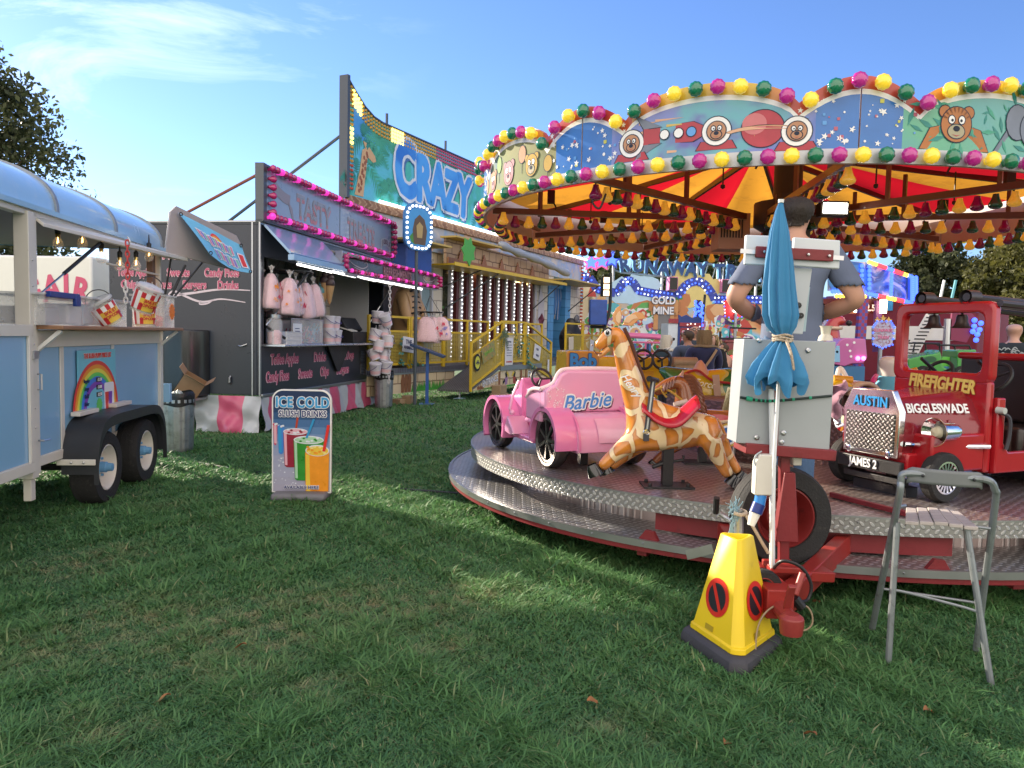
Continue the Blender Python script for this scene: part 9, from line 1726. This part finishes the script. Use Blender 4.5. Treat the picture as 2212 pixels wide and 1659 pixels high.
def stall():
    Y=12.9; p=P(1588,790,Y); t=thing('toy_engine','red and olive toy engine with two red tail lamps behind the people','ride car',(p.x,p.y,0),0); z=lambda v:1.4-(v-737)/1640*Y
    mb=MB(); mb.box(-.16,0,.4,.35,.8,z(742)); mb.box(-.20,-.02,z(744),.4,.8,z(738)); mb.box(-.16,.0,0,-.10,.1,.4); mb.build('body',FRD,t,bevel=.01); mb=MB(); mb.prism([(-.13,z(770)),(.3,z(770)),(.3,z(755)),(.05,z(752)),(-.13,z(762))],.01,0,RX(90)); mb.build('olive_panel',mat('olive_panel',(.18,.17,.05),.4),t)
    for u in (1580,1590): mb=MB(); mb.ball(((u-1588)/1640*Y,-.02,z(776)),.042,12,0,(1,.5,1)); mb.build('tail_lamp',mat('tail_red',(.9,.06,.06),.3,em=.8),t)
    mb=MB(); mb.tube([(-.3,-.1,z(795)),(-.3,-.1,z(720))],.02,6); mb.box(-.12,.1,z(738),.3,.6,z(733)); mb.tube([(-.14,-.1,z(738)),(-.14,-.1,z(712)),(.3,-.1,z(713))],.015,6); mb.build('rail',BLK,t)
stall()
# ---------------------------------------------------------------- second ride and maroon lorry on the right
def quad_ride():
    Y=13.2; p=P(1858,800,Y); t=thing('buggy_ride','lit canopy of a children buggy ride with checked posts and blue edged picture boards','fairground ride',(p.x,p.y,0),0); L=img_local(Vector((p.x,p.y,0)),0); q=lambda u,v,d=0:L(u,v,Y+d)
    def board(a,b,c,d,m,nme,th=.05):
        vs=[a,b,c,d]; n=(b-a).cross(d-a).normalized()*th; 
        if n.y<0: n=-n
        mb=MB(); mb.add(vs+[v+n for v in vs],[(0,1,2,3),(7,6,5,4),(0,4,5,1),(1,5,6,2),(2,6,7,3),(3,7,4,0)]); return mb.build(nme,m,t)
    BB=ramp_mat('buggy_board',[(.35,'#b9c6d4'),(.5,'#4a79b5'),(.58,'#2a4a86'),(.7,'#d0d4d8')],3.5,.3,'noise',1.6,coat=.3)
    a,b,c,d=q(1790,628),q(1869,630),q(1869,566),q(1790,562); board(a,b,c,d,mat('board_pale',(.42,.46,.52),.4,n=.2),'front_board')
    a,b,c,d=q(1869,630),q(1968,650,-.1),q(1968,596,-.1),q(1869,566); board(a,b,c,d,BB,'side_board')
    a,b,c,d=q(1962,652,-.15),q(1972,652,-.15),q(1972,592,-.15),q(1962,592,-.15); board(a,b,c,d,mat('support_blue'),'end_post')
    for u,v,s in ((1815,604,1),(1848,600,1)):   # blue buggy tyres painted on the board, in relief
        c=q(u,v,-.02); mb=MB(); mb.lathe([(.21*s,0),(.22*s,.02),(.10*s,.03),(.10*s,0)],14,0,Matrix.Translation(c)@RX(90)); mb.lathe([(.10*s,.02),(.001,.03)],12,1,Matrix.Translation(c)@RX(90)); mb.build('painted_wheel',[mat('tyre_blue',(.06,.22,.48),.4),mat('hub_orange',(.45,.14,.06),.4)],t)
    c0=q(1805,578,-.02);c1=q(1860,586,-.02); mb=MB(); mb.beam(c0,c1,.03,.28,0,(0,0,1)); mb.build('painted_body',mat('buggy_blue',(.04,.14,.42),.4,n=.4,s=8),t)
    lb=MB();lr=MB();ly=MB()
    def row(a,b,n,seq):
        for i in range(n): p_=a.lerp(b,(i+.5)/n)+Vector((0,-.07,0)); {'b':lb,'r':lr,'y':ly}[seq[i*len(seq)//n] if len(seq)>1 else seq].ball(p_,.040,6)
    row(q(1792,630),q(1868,632),13,'b'); row(q(1871,635),q(1966,655,-.15),22,'bbrryyrrbb'); row(q(1966,650,-.2),q(1966,598,-.2),12,'b'); row(q(1974,650,-.2),q(1974,598,-.2),10,'b'); row(q(1871,566),q(1962,598,-.15),18,'yyrrbbrryb'); row(q(1858,632),q(1858,570),6,'b'); row(q(1874,628),q(1874,572),6,'b'); row(q(1920,640,-.1),q(1922,590,-.1),7,'b'); row(q(1800,640),q(1868,641),9,'y')
    kind(lb.build('blue_lamps',LEDB,t),'stuff'); kind(lr.build('red_lamps',mat('led_red',(1,.04,.05),em=1.2),t),'stuff'); kind(ly.build('yellow_lamps',mat('led_amber',(1,.55,.06),em=1.2),t),'stuff')
    CHK=MB(); a=q(1866,632);b=q(1852,822)
    n=26
    for i in range(n):
        for j in range(3):
            p0=a.lerp(b,i/n);p1=a.lerp(b,(i+1)/n); w=.048; CHK.box(min(p0.x,p1.x)-.072+w*j,p0.y-.05,p1.z,min(p0.x,p1.x)-.072+w*(j+1),p0.y+.06,p0.z,(i+j)%2)
    CHK.build('checked_post',[mat('check_red',(.30,.03,.08),.4),mat('check_blue',(.08,.07,.36),.4)],t,smooth=0)
    mb=MB(); mb.beam(q(1897,650,.4),q(1893,760,.4),.10,.1); mb.beam(q(1793,640,1.0),q(1793,740,1.0),.1,.1); mb.build('purple_post',mat('post_purple',(.16,.05,.20),.4),t)
    a,b,c,d=q(1780,678,.5),q(1905,677,.5),q(1905,645,.5),q(1780,645,.5); board(a,b,c,d,ramp_mat('price_board',[(.35,'#4a0f1a'),(.5,'#7a2a18'),(.6,'#c06a2a'),(.7,'#5a1216')],1.2,.4),'price_board')
    f1=q(1800,668,.42);f2=q(1880,668,.42); lettering([('WILD £2.50',.16,face_out(f1.x,f1.y,f1.z+.02),0,1,dict(bold=.03,ow=.02,xs=.9)),('£2.50',.16,face_out(f2.x,f2.y,f2.z+.02),0,1,dict(bold=.03,ow=.02,xs=.9))],t,[mat('let_white'),mat('ink_red')])
    mb=MB(); mb.box(*(q(1852,674,.3)-Vector((.02,0,0))),*(q(1858,660,.35)+Vector((.06,.05,0)))); mb.cbox(q(1908,662,.2),(.10,.06,.24)); mb.build('warm_lamp',mat('lamp_warm2',(1,.75,.42),em=5),t)
    a=q(1780,830,.3); mb=MB(); mb.box(q(1770,800).x,q(1770,800).y-.6,.0,q(2090,800).x,q(1770,800).y+2.2,.62); mb.build('platform',mat('platform_dark',(.05,.04,.06),.5,n=.3),t)
quad_ride()
def lorry():
    Y=17.6; a=P(1765,780,Y); b=P(2108,780,15.3); t=thing('lorry','long maroon lorry side with white bands and a white diagonal stripe, behind the rides','lorry',(a.x,a.y,0),math.degrees(math.atan2(b.y-a.y,b.x-a.x))); Ln=(b-a).length; z=lambda v,u=1950:1.4-(v-(723+.021*(u-1106)))/1640*Y; x=lambda u:(u-1765)/343*Ln
    mb=MB(); mb.box(0,0,.55,Ln,2.4,z(655)); mb.build('body',mat('lorry_maroon',(.17,.012,.030),.6,n=.12,s=1.5,c2=(.12,.012,.02),th=(.5,.7)),t,bevel=.02)
    mb=MB(); mb.box(.05,-.012,z(734),x(2086),-.001,z(707)); mb.prism([(x(1953),z(776)),(x(1988),z(776)),(x(2040),z(664)),(x(2016),z(664))],.01,0,face_out(0,-.014,0)); mb.build('white_band',mat('band_white',(.78,.76,.72),.4),t,smooth=0)
    mb=MB()
    for k in range(14): 
        v=676+7*k; u0=2012-(v-664)*.52+8; mb.box(x(u0),-.030,z(v)-.012,x(u0+22),-.024,z(v)+.012)
    mb.build('ladder_rung',BLK,t); mb=MB(); mb.box(.2,.3,0,Ln-.2,2.2,.55); mb.build('chassis',BLK,t)
    mb=MB(); mb.box(.1,-.03,z(676),x(1935),-.002,z(656)); mb.build('roof_windows',mat('window_blue',(.05,.30,.60),.15,n=.2,coat=.6),t); mb=MB()
    for k in range(7): mb.box(.1+k*.55,-.04,z(676),.16+k*.55,-.03,z(656))
    mb.build('window_bar',mat('bar_navy',(.02,.04,.09),.4),t)
    mb=MB(); mb.box(x(1770),-.06,z(770),x(1800),-.02,z(690)); mb.box(x(2068),-.08,z(775),x(2088),-.02,z(768)); mb.build('red_box',mat('lolly_red'),t)
    for u,l in ((2050,'slim blue post leaning above the lorry roof'),(2025,'thin silver post above the lorry roof')):
        p=P(u,655,Y-1); m=MB(); m.tube([(0,0,0),(.12,0,.75)],.03,8); o=m.build('roof_post',mat('mu_teal') if u==2050 else STEEL); o.location=(p.x,p.y,p.z-.25); o.parent=None; tag(o,l,'post')
lorry()
def shield_signs():
    for i,(u,v,Y,lb) in enumerate(((1770,717,13.6,'shield shaped token sign with gold crown and blue lamps left of the checked post'),(1905,718,13.4,'shield shaped RUNAWAY TRAIN token sign right of the checked post'))):
        p=P(u,v,Y); t=thing('token_sign',lb,'sign',(p.x,p.y,0),0,'shield token signs'); z=lambda q:1.4-(q-738)/1640*Y; mb=MB(); s=[(-.17,z(742)),(0,z(750)),(.17,z(742)),(.19,z(705)),(.12,z(692)),(-.12,z(692)),(-.19,z(705))]; mb.prism(s,.05,0,RX(90)); mb.build('shield',mat('shield_pale',(.42,.44,.55),.4,n=.4,s=12,c2=(.25,.05,.08),th=(.5,.6)),t); mb=MB()
        for k in range(len(s)):
            a,b=Vector(s[k]),Vector(s[(k+1)%len(s)])
            for j in range(3): c=a.lerp(b,j/3); mb.ball((c.x,-.06,c.y),.018,6)
        mb.build('blue_lamps',LEDB,t); mb=MB()
        for dx in (-.10,0,.10): mb.prism(star(dx,z(690)+.03*(dx==0),.06,5),.03,0,RX(90))
        mb.build('gold_crown',mat('gold_paint'),t); mb=MB(); mb.tube([(0,.03,0),(0,.03,z(745))],.035,8); mb.build('pole',GALV,t)
        lettering([('RUNAWAY' if i else 'TOKENS',.085,face_out(0,-.056,z(712)),0,1,dict(bold=.03,ow=.03,xs=.75)),('TRAIN' if i else 'HERE',.085,face_out(0,-.056,z(727)),0,1,dict(bold=.03,ow=.03,xs=.8))],t,[mat('ride_pink'),WHITEP])
    p=P(2092,715,14.2); t=thing('arrow_sign','maroon arrow shaped sign edged with blue lamps behind the fire engine post','sign',(p.x,p.y,0)); z=lambda q:1.4-(q-744)/1640*14.2; mb=MB(); s=[(-.35,z(735)),(-.05,z(740)),(.14,z(690)),(.0,z(676)),(-.35,z(672))]; mb.prism(s,.05,0,RX(90)); mb.build('board',mat('sign_plum',(.20,.02,.07),.4),t); mb=MB()
    for (u,v) in ((2098,692),(2098,705),(2112,698),(2110,712),(2106,722),(2104,734),(2096,716)): mb.ball(((u-2092)/1640*14.2,-.08,z(v)),.05,8)
    mb.build('blue_lamps',LEDB,t); mb=MB(); mb.tube([(-.4,0,0),(-.4,0,z(690))],.06,10); mb.build('pole',STEEL,t)
shield_signs()
def jeep():
    Y=12.3; p=P(2015,818,Y); t=thing('jeep_ride','bright green toy jeep with black roll bars seen through the fire engine windscreen','ride car',(p.x,p.y,.62),-8); L=img_local(Vector((p.x,p.y,.62)),-8); q=lambda u,v,d=0:L(u,v,Y+d); GR=mat('jeep_green',(.05,.30,.05),.25,n=.15,s=3,coat=.5)
    def ex(pts,y0,y1,m,nme):
        mb=MB(); k=[q(*a) for a in pts]; mb.prism([(a.x,a.z) for a in k],y1-y0,0,TR(0,y1,0)@RX(90)); return mb.build(nme,m,t,bevel=.02,seg=3)
    ex([(1950,775),(1975,768),(2010,762),(2016,754),(2020,790),(2030,796),(2048,790),(2050,756),(2086,754),(2090,792),(2090,812),(2068,812),(2060,800),(2048,800),(2040,812),(2005,812),(1990,795),(1972,795),(1962,806),(1950,800)],-.30,.30,GR,'body')
    mb=MB(); a=q(1975,772);b=q(2008,766); mb.add([(a.x,-.2,a.z+.01),(b.x,-.2,b.z+.01),(b.x,.2,b.z+.01),(a.x,.2,a.z+.01)],[(0,1,2,3)]); mb.box(q(2020,790).x,-.25,q(2020,790).z,q(2036,775).x,.25,q(2036,770).z,1); mb.build('trim_panel',[mat('jeep_blue',(.05,.20,.35),.3),mat('jeep_lime',(.12,.5,.06),.3)],t)
    mb=MB()
    for y in (-.28,.28): mb.tube([q(2016,790)+Vector((0,y,0)),q(2014,742)+Vector((0,y,0)),q(1962,741)+Vector((0,y,0)),q(1958,760)+Vector((0,y,0))],.016,8); mb.tube([q(2080,754)+Vector((0,y,0)),q(2076,746)+Vector((0,y,0)),q(2040,746)+Vector((0,y,0))],.016,8)
    mb.tube([q(2014,742)+Vector((0,-.28,0)),q(2014,742)+Vector((0,.28,0))],.016,8); mb.build('roll_bar',BLK,t)
    for u in (1980,2056): wheel(.13,.12,RUB,mat('rim_grey'),BLK,t,TR(q(u,808).x,-.28,q(u,806).z),.6)
    mb=MB(); c=q(2079,772); mb.prism(disc(c.x,c.z,.05,16,1.4),.006,0,TR(0,-.305,0)@RX(90)); c=q(1995,775); mb.prism(disc(c.x,c.z,.09,12,.55),.006,1,TR(0,-.305,0)@RX(90)); c=q(2040,785); mb.prism([(c.x-.07,c.z-.12),(c.x+.07,c.z-.12),(c.x+.05,c.z+.08),(c.x-.04,c.z+.12)],.006,1,TR(0,-.305,0)@RX(90)); mb.build('painted_patch',[BLACKP,mat('jeep_dark',(.015,.10,.04),.3)],t,smooth=0)
    mb=MB(); mb.box(-.6,-.2,.0,.5,.2,.1); mb.build('mount',BLK,t)
jeep()
def pink_ride():
    Y=11.6; p=P(1830,800,Y); t=thing('scooter_ride','pink dotted toy ride with wavy side and two magenta lamps left of the checked post','ride car',(p.x,p.y,0),0); L=img_local(Vector((p.x,p.y,0)),0); q=lambda u,v:L(u,v,Y); PP=mat('ride_mauve',(.50,.13,.36),.3,n=.1,coat=.4)
    mb=MB(); k=[q(*a) for a in ((1762,790),(1762,755),(1785,756),(1803,752),(1815,735),(1826,730),(1870,732),(1874,772),(1866,785),(1840,786),(1825,792),(1805,788),(1785,782))]; mb.prism([(a.x,a.z) for a in k],.5,0,TR(0,.5,0)@RX(90)); mb.build('body',PP,t,bevel=.015); mb=MB()
    for u,v in ((1778,765),(1788,764),(1798,767),(1830,745),(1836,758),(1845,740),(1838,770),(1808,760)): a=q(u,v); mb.prism(disc(a.x,a.z,.02,10),.006,0,TR(0,-.001,0)@RX(90))
    a=q(1808,768); mb.prism([(a.x-.06,a.z-.1),(a.x+.05,a.z-.1),(a.x+.03,a.z+.15),(a.x-.02,a.z+.15)],.006,1,TR(0,-.001,0)@RX(90)); mb.build('painted_dot',[WHITEP,mat('dress_blue',(.25,.5,.75),.4)],t,smooth=0); mb=MB()
    for u in (1852,1864): a=q(u,774); mb.ball((a.x,-.02,a.z),.035,10)
    mb.build('magenta_lamp',mat('lamp_magenta',(1,.2,.75),em=1.5),t); mb=MB(); a=q(1770,800);b=q(1870,792); mb.box(a.x,.02,.25,b.x,.45,b.z); mb.build('blue_base',mat('base_blue',(.04,.16,.34),.4),t); wheel(.17,.12,RUB,mat('rim_grey'),BLK,t,TR(q(1795,800).x,-.02,.17)); wheel(.17,.12,RUB,mat('rim_grey'),BLK,t,TR(q(1852,800).x,-.02,.17))
    Y2=12.6; p=P(1795,800,Y2); t=thing('animal_ride','red fibreglass animal ride with dark nose and cream band behind the pink dotted ride','ride animal',(p.x,p.y,0),0); L2=img_local(Vector((p.x,p.y,0)),0); s=lambda u,v,d=0:L2(u,v,Y2+d)
    me=skin('body',[s(1795,760),s(1795,735),s(1795,715),s(1798,698),s(1812,690),s(1826,696),s(1788,800),s(1803,800)],[(0,1),(1,2),(2,3),(3,4),(4,5),(0,6),(0,7)],[.14,.17,.14,.12,.11,.06,.06,.06],2); me.materials.append(mat('animal_red',(.42,.03,.03),.25,coat=.5)); link('body',me,t); mb=MB(); mb.ball(s(1834,698,-.02),.05,10); mb.build('nose',BLACKP,t); mb=MB(); mb.lathe([(.165,0),(.175,.02),(.165,.05)],18,0,Matrix.Translation(s(1796,712))); mb.build('neck_band',mat('seat_cream'),t)
pink_ride()
def ground_cable():
    mb=MB(); pts=[G(430,1000,.012),G(520,1015,.012),G(640,1030,.014),G(760,1044,.012),G(850,1055,.012),G(960,1063,.014),G(1010,1068,.012)]; mb.tube(bez([p-pts[0] for p in pts],6),.011,6); o=mb.build('ground_cable',mat('cable_dark',(.035,.04,.045),.6)); o.location=pts[0]; tag(o,'dark power cable snaking across the grass from the trailer to the carousel','cable')
ground_cable()
bpy.context.view_layer.update()
